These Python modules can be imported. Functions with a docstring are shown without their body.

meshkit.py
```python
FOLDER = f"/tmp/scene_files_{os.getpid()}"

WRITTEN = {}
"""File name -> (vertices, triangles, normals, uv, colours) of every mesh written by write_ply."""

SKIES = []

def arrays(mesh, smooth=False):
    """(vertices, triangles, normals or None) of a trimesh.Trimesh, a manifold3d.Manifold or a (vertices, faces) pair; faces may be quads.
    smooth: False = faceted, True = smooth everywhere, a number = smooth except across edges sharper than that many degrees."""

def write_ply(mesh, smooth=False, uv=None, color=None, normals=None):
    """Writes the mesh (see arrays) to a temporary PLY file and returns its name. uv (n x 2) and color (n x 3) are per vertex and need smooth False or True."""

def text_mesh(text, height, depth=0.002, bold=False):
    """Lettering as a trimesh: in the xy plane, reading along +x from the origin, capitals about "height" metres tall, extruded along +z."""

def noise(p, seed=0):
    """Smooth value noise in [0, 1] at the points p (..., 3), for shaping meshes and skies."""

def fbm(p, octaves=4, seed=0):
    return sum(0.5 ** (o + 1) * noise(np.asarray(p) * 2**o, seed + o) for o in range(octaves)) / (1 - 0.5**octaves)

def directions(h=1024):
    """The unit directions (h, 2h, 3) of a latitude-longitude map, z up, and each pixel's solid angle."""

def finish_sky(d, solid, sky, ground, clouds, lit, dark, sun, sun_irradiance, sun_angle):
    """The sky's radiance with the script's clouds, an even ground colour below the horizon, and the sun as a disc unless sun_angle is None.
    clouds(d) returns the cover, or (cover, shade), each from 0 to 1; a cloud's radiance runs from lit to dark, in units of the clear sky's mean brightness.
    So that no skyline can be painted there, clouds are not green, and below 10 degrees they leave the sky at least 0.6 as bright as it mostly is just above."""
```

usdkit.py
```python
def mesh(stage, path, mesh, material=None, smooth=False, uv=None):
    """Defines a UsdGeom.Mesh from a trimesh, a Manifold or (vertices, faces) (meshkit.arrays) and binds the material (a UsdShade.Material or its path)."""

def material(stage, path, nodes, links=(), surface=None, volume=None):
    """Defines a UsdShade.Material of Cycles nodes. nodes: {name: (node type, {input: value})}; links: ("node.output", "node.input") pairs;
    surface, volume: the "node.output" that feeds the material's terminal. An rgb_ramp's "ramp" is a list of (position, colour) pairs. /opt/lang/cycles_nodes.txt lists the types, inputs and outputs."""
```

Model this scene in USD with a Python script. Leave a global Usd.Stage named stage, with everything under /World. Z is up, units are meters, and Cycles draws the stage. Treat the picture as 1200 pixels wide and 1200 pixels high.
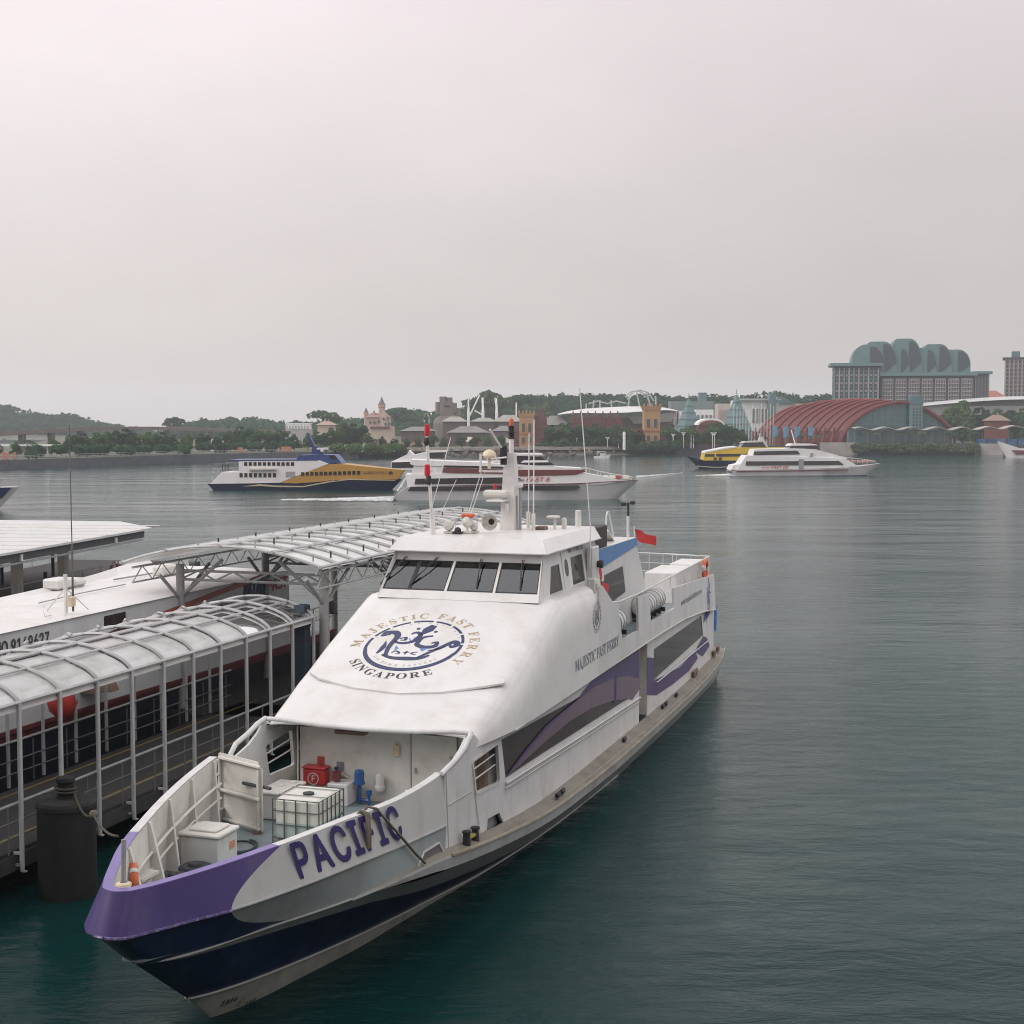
import math, glob, random
import numpy as np, trimesh, usdkit, meshkit
from shapely import affinity, union_all, box as sbox
from shapely.geometry import Polygon, LineString, Point
from pxr import Usd, UsdGeom, UsdLux, UsdShade, Gf, Sdf, Vt

stage = Usd.Stage.CreateInMemory()
UsdGeom.SetStageUpAxis(stage, UsdGeom.Tokens.z)
UsdGeom.SetStageMetersPerUnit(stage, 1.0)
UsdGeom.Xform.Define(stage, '/World')

# ------------------------------------------------------------------ camera
FPX, YH, HC = 1650.0, 500.0, 10.5          # focal length in pixels of a 1200 px picture, horizon row, eye height above water
PITCH = math.atan((600 - YH) / FPX)
cam = UsdGeom.Camera.Define(stage, '/World/camera')
cam.CreateHorizontalApertureAttr(36.0); cam.CreateVerticalApertureAttr(36.0)
cam.CreateFocalLengthAttr(36.0 * FPX / 1200)
cam.CreateClippingRangeAttr(Gf.Vec2f(0.1, 20000))
cx = UsdGeom.Xformable(cam)
cx.AddTranslateOp().Set(Gf.Vec3d(0, 0, HC)); cx.AddRotateXOp().Set(90 - math.degrees(PITCH))
cam.CreateExposureAttr(0.0)

# ------------------------------------------------------------------ sky and sun: bright haze-veiled overcast, the sun soft from the left
SUN = np.array([-.74, -.20, .64]); SUN /= np.linalg.norm(SUN)
sky = UsdLux.DomeLight.Define(stage, '/World/sky')
skym = usdkit.material(stage, '/World/Looks/overcast_sky', {
    'tc': ('texture_coordinate', {}),
    'sk': ('sky_texture', {'sky_type': 'single_scattering', 'sun_disc': False, 'sun_elevation': math.asin(SUN[2]), 'sun_rotation': math.atan2(SUN[0], SUN[1])}),
    'sx': ('separate_xyz', {}),
    'gr': ('rgb_ramp', {'ramp': [(0.0, (6.1, 5.5, 5.15)), (0.07, (6.5, 5.9, 5.65)), (0.16, (7.0, 6.35, 6.25)), (0.32, (7.9, 7.05, 7.2)), (0.55, (8.7, 8.3, 8.5)), (1.0, (8.9, 8.9, 9.2))]}),
    'mp': ('mapping', {'scale': (1.0, 1.0, 2.2)}),
    'n': ('noise_texture', {'scale': 1.7, 'detail': 5.0, 'roughness': .55}),
    'nr': ('map_range', {'from_min': .3, 'from_max': .7, 'to_min': .90, 'to_max': 1.10}),
    'dt': ('vector_math', {'math_type': 'dot_product', 'vector2': tuple(SUN)}), 'gl': ('map_range', {'range_type': 'smoothstep', 'from_min': -.9, 'from_max': 1.0, 'to_min': .72, 'to_max': 1.55, 'clamp': True}), 'm2': ('mix', {'mix_type': 'multiply', 'fac': 1.0}),
    'ml': ('mix', {'mix_type': 'multiply', 'fac': 1.0}),
    'mx': ('mix', {'fac': .94}),
    'bg': ('background_shader', {'strength': .1})},
    [('tc.generated', 'sx.vector'), ('sx.z', 'gr.fac'), ('tc.generated', 'mp.vector'), ('mp.vector', 'n.vector'), ('n.fac', 'nr.value'),
     ('gr.color', 'ml.color1'), ('nr.result', 'ml.color2'), ('sk.color', 'mx.color1'), ('tc.generated', 'dt.vector1'), ('dt.value', 'gl.value'), ('ml.color', 'm2.color1'), ('gl.result', 'm2.color2'), ('m2.color', 'mx.color2'), ('mx.color', 'bg.color')], surface='bg.background')
UsdShade.MaterialBindingAPI.Apply(sky.GetPrim()).Bind(skym)
sky.GetPrim().SetCustomDataByKey('kind', 'structure')
sun = UsdLux.DistantLight.Define(stage, '/World/sun')
sun.CreateNormalizeAttr(True); sun.CreateIntensityAttr(.30); sun.CreateAngleAttr(22.0); sun.CreateColorAttr(Gf.Vec3f(1, .95, .9))
UsdGeom.Xformable(sun).AddOrientOp().Set(Gf.Quatf(Gf.Rotation(Gf.Vec3d(0, 0, 1), Gf.Vec3d(*SUN)).GetQuat()))

# ------------------------------------------------------------------ helpers
HAZE = .0002
RNG = np.random.default_rng(11)
def A(x): return np.asarray(x, float)

class G:
    """collects triangles; boxes, tubes, grids and extrusions are added, obj() makes them one mesh"""
    def __init__(self): self.v, self.f, self.n = [], [], 0
    def add(self, v, f):
        v, f = A(v), np.asarray(f, int)
        if f.shape[1] == 4: f = np.vstack([f[:, [0, 1, 2]], f[:, [0, 2, 3]]])
        self.v.append(v); self.f.append(f + self.n); self.n += len(v); return self
    def tm(self, m): return self.add(m.vertices, m.faces)
    def box(self, c, s, yaw=0.0, tilt=0.0, bevel=0.0):
        h = A(s) / 2
        if bevel:
            b = min(bevel, *(h * .9)); pts = []
            for k in range(3):
                d = h.copy(); d -= b; d[k] = h[k]
                for q in np.ndindex(2, 2, 2): pts.append(d * (A(q) * 2 - 1))
            m = trimesh.convex.convex_hull(A(pts)); v, f = A(m.vertices), np.asarray(m.faces)
        else:
            v = A([[x, y, z] for x in (-1, 1) for y in (-1, 1) for z in (-1, 1)]) * h
            f = np.array([[0, 1, 3, 2], [4, 6, 7, 5], [0, 4, 5, 1], [2, 3, 7, 6], [0, 2, 6, 4], [1, 5, 7, 3]])
        if tilt: v = v @ trimesh.transformations.rotation_matrix(tilt, [0, 1, 0])[:3, :3].T
        if yaw: v = v @ trimesh.transformations.rotation_matrix(yaw, [0, 0, 1])[:3, :3].T
        return self.add(v + A(c), f)
    def hexa(self, p):   # 8 corners: bottom 4 ccw, top 4 ccw
        return self.add(p, [[3, 2, 1, 0], [4, 5, 6, 7], [0, 1, 5, 4], [1, 2, 6, 5], [2, 3, 7, 6], [3, 0, 4, 7]])
    def tube(self, pts, r, n=6, closed=False, caps=True):
        p = A(pts); m = len(p)
        t = np.gradient(p, axis=0) if not closed else np.roll(p, -1, 0) - np.roll(p, 1, 0)
        t /= np.linalg.norm(t, axis=1, keepdims=True) + 1e-12
        up = A([0, 0, 1]) if abs(t[:, 2]).mean() < .85 else A([1, 0, 0])
        a = np.cross(t, up); a /= np.linalg.norm(a, axis=1, keepdims=True) + 1e-9; b = np.cross(t, a)
        ang = np.arange(n) * 2 * math.pi / n
        R = np.broadcast_to(A(r), (m,))[:, None, None]
        v = p[:, None] + R * (np.cos(ang)[None, :, None] * a[:, None] + np.sin(ang)[None, :, None] * b[:, None])
        q = []
        for i in range(m if closed else m - 1):
            for j in range(n):
                i2, j2 = (i + 1) % m, (j + 1) % n
                q.append([i * n + j, i * n + j2, i2 * n + j2, i2 * n + j])
        self.add(v.reshape(-1, 3), q)
        if caps and not closed:
            for k, s in ((0, 1), (m - 1, -1)):
                vv = np.vstack([v[k], p[k]]); f = [[j, (j + 1) % n, n][::-s] for j in range(n)]
                self.add(vv, f)
        return self
    def lathe(self, prof, c=(0, 0, 0), n=16, axis=2):   # prof: (radius, height)
        prof = A(prof); ang = np.arange(n) * 2 * math.pi / n
        v = np.stack([prof[:, 0][:, None] * np.cos(ang), prof[:, 0][:, None] * np.sin(ang), np.repeat(prof[:, 1][:, None], n, 1)], -1)
        if axis == 0: v = v[..., [2, 0, 1]]
        if axis == 1: v = v[..., [0, 2, 1]][..., ::1]
        m = len(prof); q = [[i * n + j, i * n + (j + 1) % n, (i + 1) * n + (j + 1) % n, (i + 1) * n + j] for i in range(m - 1) for j in range(n)]
        return self.add(v.reshape(-1, 3) + A(c), q)
    def grid(self, P, flip=False):
        P = A(P); a, b = P.shape[:2]
        i, j = np.meshgrid(np.arange(a - 1), np.arange(b - 1), indexing='ij')
        q = np.stack([i * b + j, (i + 1) * b + j, (i + 1) * b + j + 1, i * b + j + 1], -1).reshape(-1, 4)
        return self.add(P.reshape(-1, 3), q[:, ::-1] if flip else q)
    def ruled(self, L0, L1, n=2):
        w = np.linspace(0, 1, n)[None, :, None]
        return self.grid(A(L0)[:, None] * (1 - w) + A(L1)[:, None] * w)
    def prism(self, poly, fn, depth, seg=None):
        """shapely polygon (u, v) -> fn(u, v, w) with w running 0..depth; seg cuts it into strips along u so that it can bend"""
        if poly.is_empty: return self
        pieces = [poly]
        if seg:
            x0, _, x1, _ = poly.bounds; k = max(1, int(math.ceil((x1 - x0) / seg))); e = np.linspace(x0, x1, k + 1)
            pieces = [poly.intersection(sbox(e[i], -999, e[i + 1], 999)) for i in range(k)]
        for pc in pieces:
            for g in getattr(pc, 'geoms', [pc]):
                if g.geom_type != 'Polygon' or g.area < 1e-7: continue
                m = trimesh.creation.extrude_polygon(g, abs(depth) or 1e-3, engine='earcut')
                v = A(m.vertices); w = v[:, 2] * np.sign(depth or 1)
                self.add(np.stack(fn(v[:, 0], v[:, 1], w), -1), m.faces)
        return self
    def mesh(self): return np.vstack(self.v), np.vstack(self.f)

names = {}
def uniq(path):
    k = names.get(path, 0); names[path] = k + 1
    return path if k == 0 else f'{path}_{k:03d}'
def tag(prim, label=None, cat=None, group=None, kind=None):
    for k, v in (('label', label), ('category', cat), ('group', group), ('kind', kind)):
        if v: prim.SetCustomDataByKey(k, v)
    return prim

PSI = math.radians(18.0)                     # heading of the moored ferry and the pier beside it
AV = A([math.sin(PSI), math.cos(PSI), 0]); PV = A([math.cos(PSI), -math.sin(PSI), 0])
BOW = A([-5.381, 24.492, 0])                 # where the stem meets the water
BYAW = math.degrees(math.atan2(-AV[1], -AV[0]))
class Thing:
    """frame 'b': meshes are written in ferry coordinates (metres aft of the stem, metres to port, height above water)"""
    def __init__(self, name, label, cat, base=(0, 0, 0), frame='b', group=None, kind=None, yaw=0.0):
        self.base, self.frame = A(base), frame
        self.path = uniq('/World/' + name)
        x = UsdGeom.Xform.Define(stage, self.path)
        if frame == 'b':
            w = BOW + AV * base[0] + PV * base[1] + A([0, 0, base[2]]); x.AddTranslateOp().Set(Gf.Vec3d(*map(float, w))); x.AddRotateZOp().Set(BYAW)
        else:
            x.AddTranslateOp().Set(Gf.Vec3d(*map(float, base)))
            if yaw: x.AddRotateZOp().Set(yaw)
        self.prim = tag(x.GetPrim(), label, cat, group, kind)
    def obj(self, name, g, mat, smooth=False, parent=None, label=None, kind=None):
        v, f = g.mesh() if isinstance(g, G) else (A(g[0]), np.asarray(g[1]))
        if self.frame == 'b':
            v = (v - self.base) * A([-1, 1, 1]); f = f[:, ::-1]
        elif self.frame == 'w': v = v - self.base
        p = uniq((parent or self.path) + '/' + name)
        usdkit.mesh(stage, p, (v, f), mat, smooth=smooth)
        tag(stage.GetPrimAtPath(p), label, None, None, kind)
        return p
def copy_thing(src, name, pos, yaw=0.0, scale=None, label=None, cat=None, group=None):
    p = uniq('/World/' + name); x = UsdGeom.Xform.Define(stage, p)
    x.AddTranslateOp().Set(Gf.Vec3d(*map(float, pos)))
    if yaw: x.AddRotateZOp().Set(float(yaw))
    if scale is not None: x.AddScaleOp().Set(Gf.Vec3f(*map(float, scale)))
    x.GetPrim().GetReferences().AddInternalReference(src); x.GetPrim().SetInstanceable(True)
    return tag(x.GetPrim(), label, cat, group)
def one(name, label, cat, g, mat, base=(0, 0, 0), frame='w', smooth=False, group=None, kind=None):
    """a thing that is a single mesh, with its origin at its base"""
    v, f = g.mesh(); p = uniq('/World/' + name)
    if frame == 'b':
        v = (v - A(base)) * A([-1, 1, 1]); f = f[:, ::-1]; w = BOW + AV * base[0] + PV * base[1] + A([0, 0, base[2]])
    else: v = v - A(base); w = A(base)
    m = usdkit.mesh(stage, p, (v, f), mat, smooth=smooth); m.AddTranslateOp().Set(Gf.Vec3d(*map(float, w)))
    if frame == 'b': m.AddRotateZOp().Set(BYAW)
    return tag(m.GetPrim(), label, cat, group, kind)

# ------------------------------------------------------------------ materials
def mat(name, col, rough=.5, var=.12, scale=3.0, stretch=(1, 1, 1), bump=0.0, bscale=None, metal=0.0, coat=0.0, dirt=None, dfac=.35, dscale=1.2, dstretch=(1, 1, .25), spec=.5, dlo=.5, **extra):
    """painted or weathered surface: base colour with soft tone variation, optional streaky dirt in a second colour, fine bump"""
    c = A(col); n = {'tc': ('texture_coordinate', {}), 'mp': ('mapping', {'scale': stretch}), 'n': ('noise_texture', {'scale': scale, 'detail': 5.0, 'roughness': .6}),
         'cr': ('rgb_ramp', {'ramp': [(.3, tuple(c * (1 - var))), (.7, tuple(np.minimum(c * (1 + var), .95)))]}),
         'p': ('principled_bsdf', {'roughness': rough, 'metallic': metal, 'coat_weight': coat, 'coat_roughness': .12, 'specular_ior_level': spec, **extra})}
    l = [('tc.object', 'mp.vector'), ('mp.vector', 'n.vector'), ('n.fac', 'cr.fac')]
    last = 'cr.color'
    if dirt is not None:
        n.update({'dm': ('mapping', {'scale': dstretch}), 'dn': ('noise_texture', {'scale': dscale, 'detail': 7.0, 'roughness': .68}),
                  'dr': ('map_range', {'from_min': dlo, 'from_max': dlo + .28, 'to_min': 0.0, 'to_max': dfac, 'clamp': True}), 'dx': ('mix', {'color2': dirt})})
        l += [('tc.object', 'dm.vector'), ('dm.vector', 'dn.vector'), ('dn.fac', 'dr.value'), ('dr.result', 'dx.fac'), (last, 'dx.color1')]; last = 'dx.color'
    l.append((last, 'p.base_color'))
    if bump:
        n.update({'bn': ('noise_texture', {'scale': bscale or scale * 6, 'detail': 4.0}), 'b': ('bump', {'strength': .5, 'distance': bump})})
        l += [('tc.object', 'bn.vector'), ('bn.fac', 'b.height'), ('b.normal', 'p.normal')]
    return usdkit.material(stage, '/World/Looks/' + name, n, l, surface='p.BSDF')

white = mat('white_paint', (.565, .565, .55), .34, .06, 1.1, coat=.2, dirt=(.33, .27, .19), dfac=.55, dscale=1.9, bump=.01, bscale=1.3)
whitet = mat('white_topside_paint', (.655, .645, .625), .38, .045, .8, coat=.12, dirt=(.45, .39, .33), dfac=.5, dlo=.46, dscale=.9, dstretch=(1, 1, 1), bump=.012, bscale=1.6)
hullgray = mat('grey_hull_paint', (.25, .275, .27), .35, .08, 1.5, coat=.2, dirt=(.16, .14, .11), dfac=.55, dscale=1.3)
hullwhite = mat('hull_white_paint', (.46, .46, .44), .33, .06, 1.5, coat=.2, dirt=(.27, .22, .16), dfac=.5, dscale=1.3)
navy = mat('navy_paint', (.005, .013, .042), .28, .25, 1.5, coat=.3, dirt=(.03, .05, .07), dfac=.5)
purple = mat('purple_paint', (.060, .040, .145), .38, .1, 1.2, coat=.2, dirt=(.16, .13, .2), dfac=.4)
plum = mat('purple_letter_paint', (.028, .018, .095), .4, .08)
mauve = mat('mauve_film', (.085, .05, .075), .22, .1, 1.5, coat=.2)
deckgrey = mat('grey_deck_paint', (.20, .235, .245), .55, .15, 2.0, dirt=(.10, .10, .09), dfac=.7, dstretch=(1, 1, 1), bump=.004)
deckgreen = mat('green_deck_paint', (.075, .17, .15), .55, .15, 2.5, dirt=(.04, .09, .08), dfac=.6, dstretch=(1, 1, 1))
shelfm = mat('worn_rubbing_strake', (.27, .245, .205), .6, .14, 1.6, dirt=(.12, .075, .045), dfac=.7, dscale=2.2, dstretch=(.5, 1, 1), bump=.006)
darkglass = mat('dark_tinted_glass', (.026, .020, .018), .06, .2, .5, spec=.2, dirt=(.05, .045, .04), dfac=.4, dstretch=(1, 1, 1))
black = mat('black_rubber', (.018, .018, .02), .55, .25, 6.0)
steel = mat('galvanised_steel', (.42, .43, .43), .42, .12, 5.0, metal=.35, dirt=(.25, .2, .15), dfac=.4)
greymetal = mat('grey_painted_steel', (.28, .29, .29), .5, .14, 3.0, dirt=(.17, .13, .10), dfac=.5)
red = mat('red_paint', (.42, .03, .03), .4, .12, 3.0, coat=.1)
orange = mat('orange_plastic', (.55, .12, .05), .45, .12, 5.0)
blue = mat('blue_paint', (.06, .17, .36), .38, .08, 1.2, dirt=(.12, .2, .32), dfac=.3)
bluepump = mat('blue_pump_paint', (.02, .075, .22), .35, .1, 4.0)
beige = mat('beige_plastic', (.60, .50, .36), .45, .08, 3.0)
offwhite = mat('aged_white_plastic', (.62, .60, .55), .42, .07, 3.0, dirt=(.35, .3, .22), dfac=.5, dstretch=(1, 1, 1))
brown = mat('brown_stain', (.16, .10, .075), .6, .2, 3.0)
rope = mat('weathered_rope', (.13, .11, .08), .85, .25, 14.0, bump=.01, bscale=60)
navyprint = mat('navy_print', (.018, .024, .085), .45, .1)
goldprint = mat('gold_print', (.36, .27, .16), .5, .15)
blackprint = mat('black_print', (.03, .03, .035), .5, .1)
redprint = mat('red_print', (.45, .05, .04), .5, .1)
greyprint = mat('grey_print', (.19, .20, .23), .5, .1)
maroon = mat('maroon_paint', (.13, .035, .035), .4, .15, 2.0, dirt=(.2, .12, .1), dfac=.4)
redline = mat('red_stripe_paint', (.30, .05, .035), .4, .15, 2.0, dirt=(.2, .12, .1), dfac=.4)
def glass_mat(name, tint, ior=1.5):
    return usdkit.material(stage, '/World/Looks/' + name, {'f': ('fresnel', {'IOR': ior}), 't': ('transparent_bsdf', {'color': tint}), 'g': ('glossy_bsdf', {'roughness': .02, 'color': (1, 1, 1)}), 'm': ('mix_closure', {})},
        [('f.fac', 'm.fac'), ('t.BSDF', 'm.closure1'), ('g.BSDF', 'm.closure2')], surface='m.closure')
whglass = glass_mat('wheelhouse_glass', (.62, .62, .63), 2.1)
clearpanel = glass_mat('clear_panel', (.8, .82, .83))
def decal_fn(map3): return lambda u, v, w: map3(u, v, w)

FONTS = glob.glob('/opt/blender-*/*/datafiles/fonts/')
def letters(text, height, font='Inter.woff2', stroke=0):
    """outline of a line of lettering as one shapely shape, capitals `height` tall, baseline at 0, starting at x = 0"""
    from PIL import Image, ImageDraw, ImageFont
    f = ImageFont.truetype(FONTS[0] + font, 96)
    x0, y0, x1, y1 = f.getbbox(text, anchor='ls', stroke_width=stroke)
    im = Image.new('L', (x1 - x0 + 8, y1 - y0 + 8)); ImageDraw.Draw(im).text((4 - x0, 4 - y0), text, 255, f, anchor='ls', stroke_width=stroke)
    on = np.pad(np.asarray(im) > 127, ((0, 0), (1, 1))).astype(np.int8)
    r, st = np.nonzero(np.diff(on, axis=1) == 1); en = np.nonzero(np.diff(on, axis=1) == -1)[1]
    sh = union_all(sbox(st, -r - 1, en, -r)).buffer(.6).buffer(-.6).simplify(.7)
    s = height / 70.0
    return affinity.affine_transform(sh, [s, 0, 0, s, (x0 - 4) * s, (4 - y0) * s])
def serif(text):   # mathematical bold serif capitals
    return ''.join(chr(0x1D400 + ord(c) - 65) if c.isalpha() else c for c in text)
def serif_letters(text, height): return letters(serif(text), height, 'NotoSansMath-Regular.woff2')
# ================================================================== the moored white and purple ferry
from scipy.interpolate import PchipInterpolator, griddata
def curve(tab, idx):
    tab = A(tab); x = np.arange(len(tab))
    return np.stack([PchipInterpolator(x, tab[:, k])(np.clip(idx, 0, len(tab) - 1)) for k in range(3)], -1)
def mir(P): return A(P) * A([1, -1, 1])
UC = [(-3.15, 0, 2.56), (-3.05, .24, 2.54), (-2.65, .45, 2.52), (-1.88, .82, 2.5), (-1.25, 1.16, 2.49), (0, 1.62, 2.48), (1.8, 2.1, 2.46), (3.5, 2.38, 2.38), (5.3, 2.50, 2.25)]
UCS = [(-3.15, 0, 2.56), (-3.06, .34, 2.54), (-2.78, .62, 2.52), (-2.1, .99, 2.5), (-1.4, 1.26, 2.49), (0, 1.64, 2.48), (1.6, 2.05, 2.46), (3.0, 2.3, 2.4), (4.25, 2.44, 2.33)]
RIM = [(-2.9, 0, 3.2), (-2.82, .22, 3.2), (-2.5, .44, 3.2), (-1.75, .82, 3.22), (-1.05, 1.14, 3.25), (0, 1.52, 3.28), (1.6, 1.9, 3.28), (3.4, 2.28, 3.26), (5.3, 2.42, 3.33)]
RIMS = RIM[:5] + [(0, 1.55, 3.25), (1.6, 1.98, 3.36), (3.0, 2.25, 3.47), (4.25, 2.42, 3.56)]
MC = [(-2.35, 0, 1.85), (-2.25, .18, 1.83), (-1.9, .4, 1.81), (-1.3, .72, 1.8), (-.8, .95, 1.8), (.3, 1.36, 1.8), (1.75, 1.98, 1.8), (3.6, 2.44, 1.82), (5.3, 2.48, 1.68)]
RO = [(1.75, 1.98, 1.8), (3, 2.4, 1.83), (4.2, 2.62, 1.8), (6, 2.8, 1.6), (8.3, 2.94, 1.34), (12, 3.1, 1.06), (19, 3.28, .96), (29, 3.28, .86), (34, 3.22, .94), (37.4, 2.95, 1.14)]
RI = [(1.75, 1.98, 1.81), (3, 2.3, 1.87), (4.2, 2.42, 1.85), (6, 2.49, 1.66), (8.3, 2.63, 1.45), (12, 2.68, 1.17), (19, 2.73, 1.06), (29, 2.75, .95), (34, 2.75, 1.01), (37.4, 2.4, 1.17)]
LC = [(-.75, 0, .64), (-.45, .2, .62), (.55, .6, .57), (2.1, .95, .46), (4.0, 1.3, .34), (6.5, 1.62, .18), (9, 2.0, .08), (11.7, 2.3, .03), (16, 2.6, .0), (23, 2.85, .0), (30, 2.9, .0), (36.3, 2.8, .0)]
MF = [(-2.35, 0, 1.85), (-1.9, .4, 1.81), (-1.3, .72, 1.8), (-.2, 1.17, 1.8), (1.75, 1.97, 1.79), (4.2, 2.59, 1.52), (8.3, 2.91, 1.06), (11.5, 3.06, .8), (16, 3.2, .7), (23, 3.26, .62), (30, 3.26, .57), (37.2, 2.95, .85)]
KL = [(.55, 0, -.5), (.8, .12, -.5), (1.4, .32, -.5), (2.8, .65, -.5), (4.4, 1.0, -.5), (6.8, 1.35, -.5), (9, 1.75, -.5), (11.7, 2.1, -.5), (16, 2.55, -.5), (23, 2.75, -.5), (30, 2.8, -.5), (36, 2.75, -.5)]
GF = [.03, .05, .08, .14, .24, .45, .65, .82, .97, .97, .97, .97]
def ts(s): return np.interp(s, [3.5, 5.5, 8.8, 15, 23, 36], [2.42, 2.47, 2.64, 2.72, 2.75, 2.75])

ferry = Thing('moored_ferry', 'large white passenger ferry with purple bow and the word PACIFIC moored in the foreground', 'ferry', (0, 0, 0))
FP = ferry.path
i8 = np.linspace(0, 8, 49); i11 = np.linspace(0, 11, 67)
gf = PchipInterpolator(np.arange(12), GF)(i11)[:, None]
gN, gG, gB = G(), G(), G()
for m in (lambda P: P, mir):
    a, b, k = curve(MF, i11), curve(LC, i11), curve(KL, i11)
    mid = a * (1 - gf) + b * gf
    gG.ruled(m(a), m(mid), 3); gN.ruled(m(mid), m(b), 5); gB.ruled(m(b), m(k), 3)
    # dark forefoot band below the knuckle, grey further aft, parted by a swoosh
    v = np.linspace(0, 1, 9); bd = 4.0 + v ** 2.2 * 1.05
    Pn, Pg = [], []
    for vv, e in zip(v, bd):
        for dst, ii in ((Pn, np.linspace(0, e, 30)), (Pg, np.linspace(e, 8, 30))):
            dst.append(m(curve(UC, ii) * (1 - vv) + curve(MC, ii) * vv))
    gN.grid(Pn); gG.grid(Pg)
tr = A([(36.3, -2.85, .1), (36.3, 2.85, .1), (37.2, 2.95, .85), (37.2, -2.95, .85)]); gG.add(tr, [[0, 1, 2, 3]])
gG.add(A([(36, -2.75, -.5), (36, 2.75, -.5), (36.3, 2.85, .1), (36.3, -2.85, .1)]), [[0, 1, 2, 3]])
ferry.obj('hull', gN, navy, 30); ferry.obj('topside_panel', gG, hullgray, 30); ferry.obj('boot_strake', gB, mat('boot_paint', (.27, .28, .25), .4, .15, 2.0, dirt=(.09, .10, .07), dfac=.8, dscale=1.6), 30)
# thin light chine beads
g = G()
for m in (lambda P: P, mir):
    g.tube(m(curve(LC, np.linspace(0, 8.5, 60)) + A([0, .01, 0])), .022, 5); g.tube(m(curve(MF, np.linspace(0, 4.0, 40)) + A([0, .01, 0])), .02, 5); g.tube(m(curve(UC, np.linspace(4, 8, 40)) + A([0, .01, 0])), .022, 5)
ferry.obj('chine_bead', g, hullwhite, 40)
g = G()
for m in (lambda P: P, mir): g.tube(m(curve(UC, np.linspace(0, 4, 50)) + A([-.01, .012, -.01])), .025, 5)
ferry.obj('chipped_knuckle_bead', g, mat('chipped_purple', (.10, .07, .2), .5, .3, 6, dirt=(.6, .58, .6), dfac=1.0, dscale=9, dstretch=(1, 1, 1)), 40)
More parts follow.
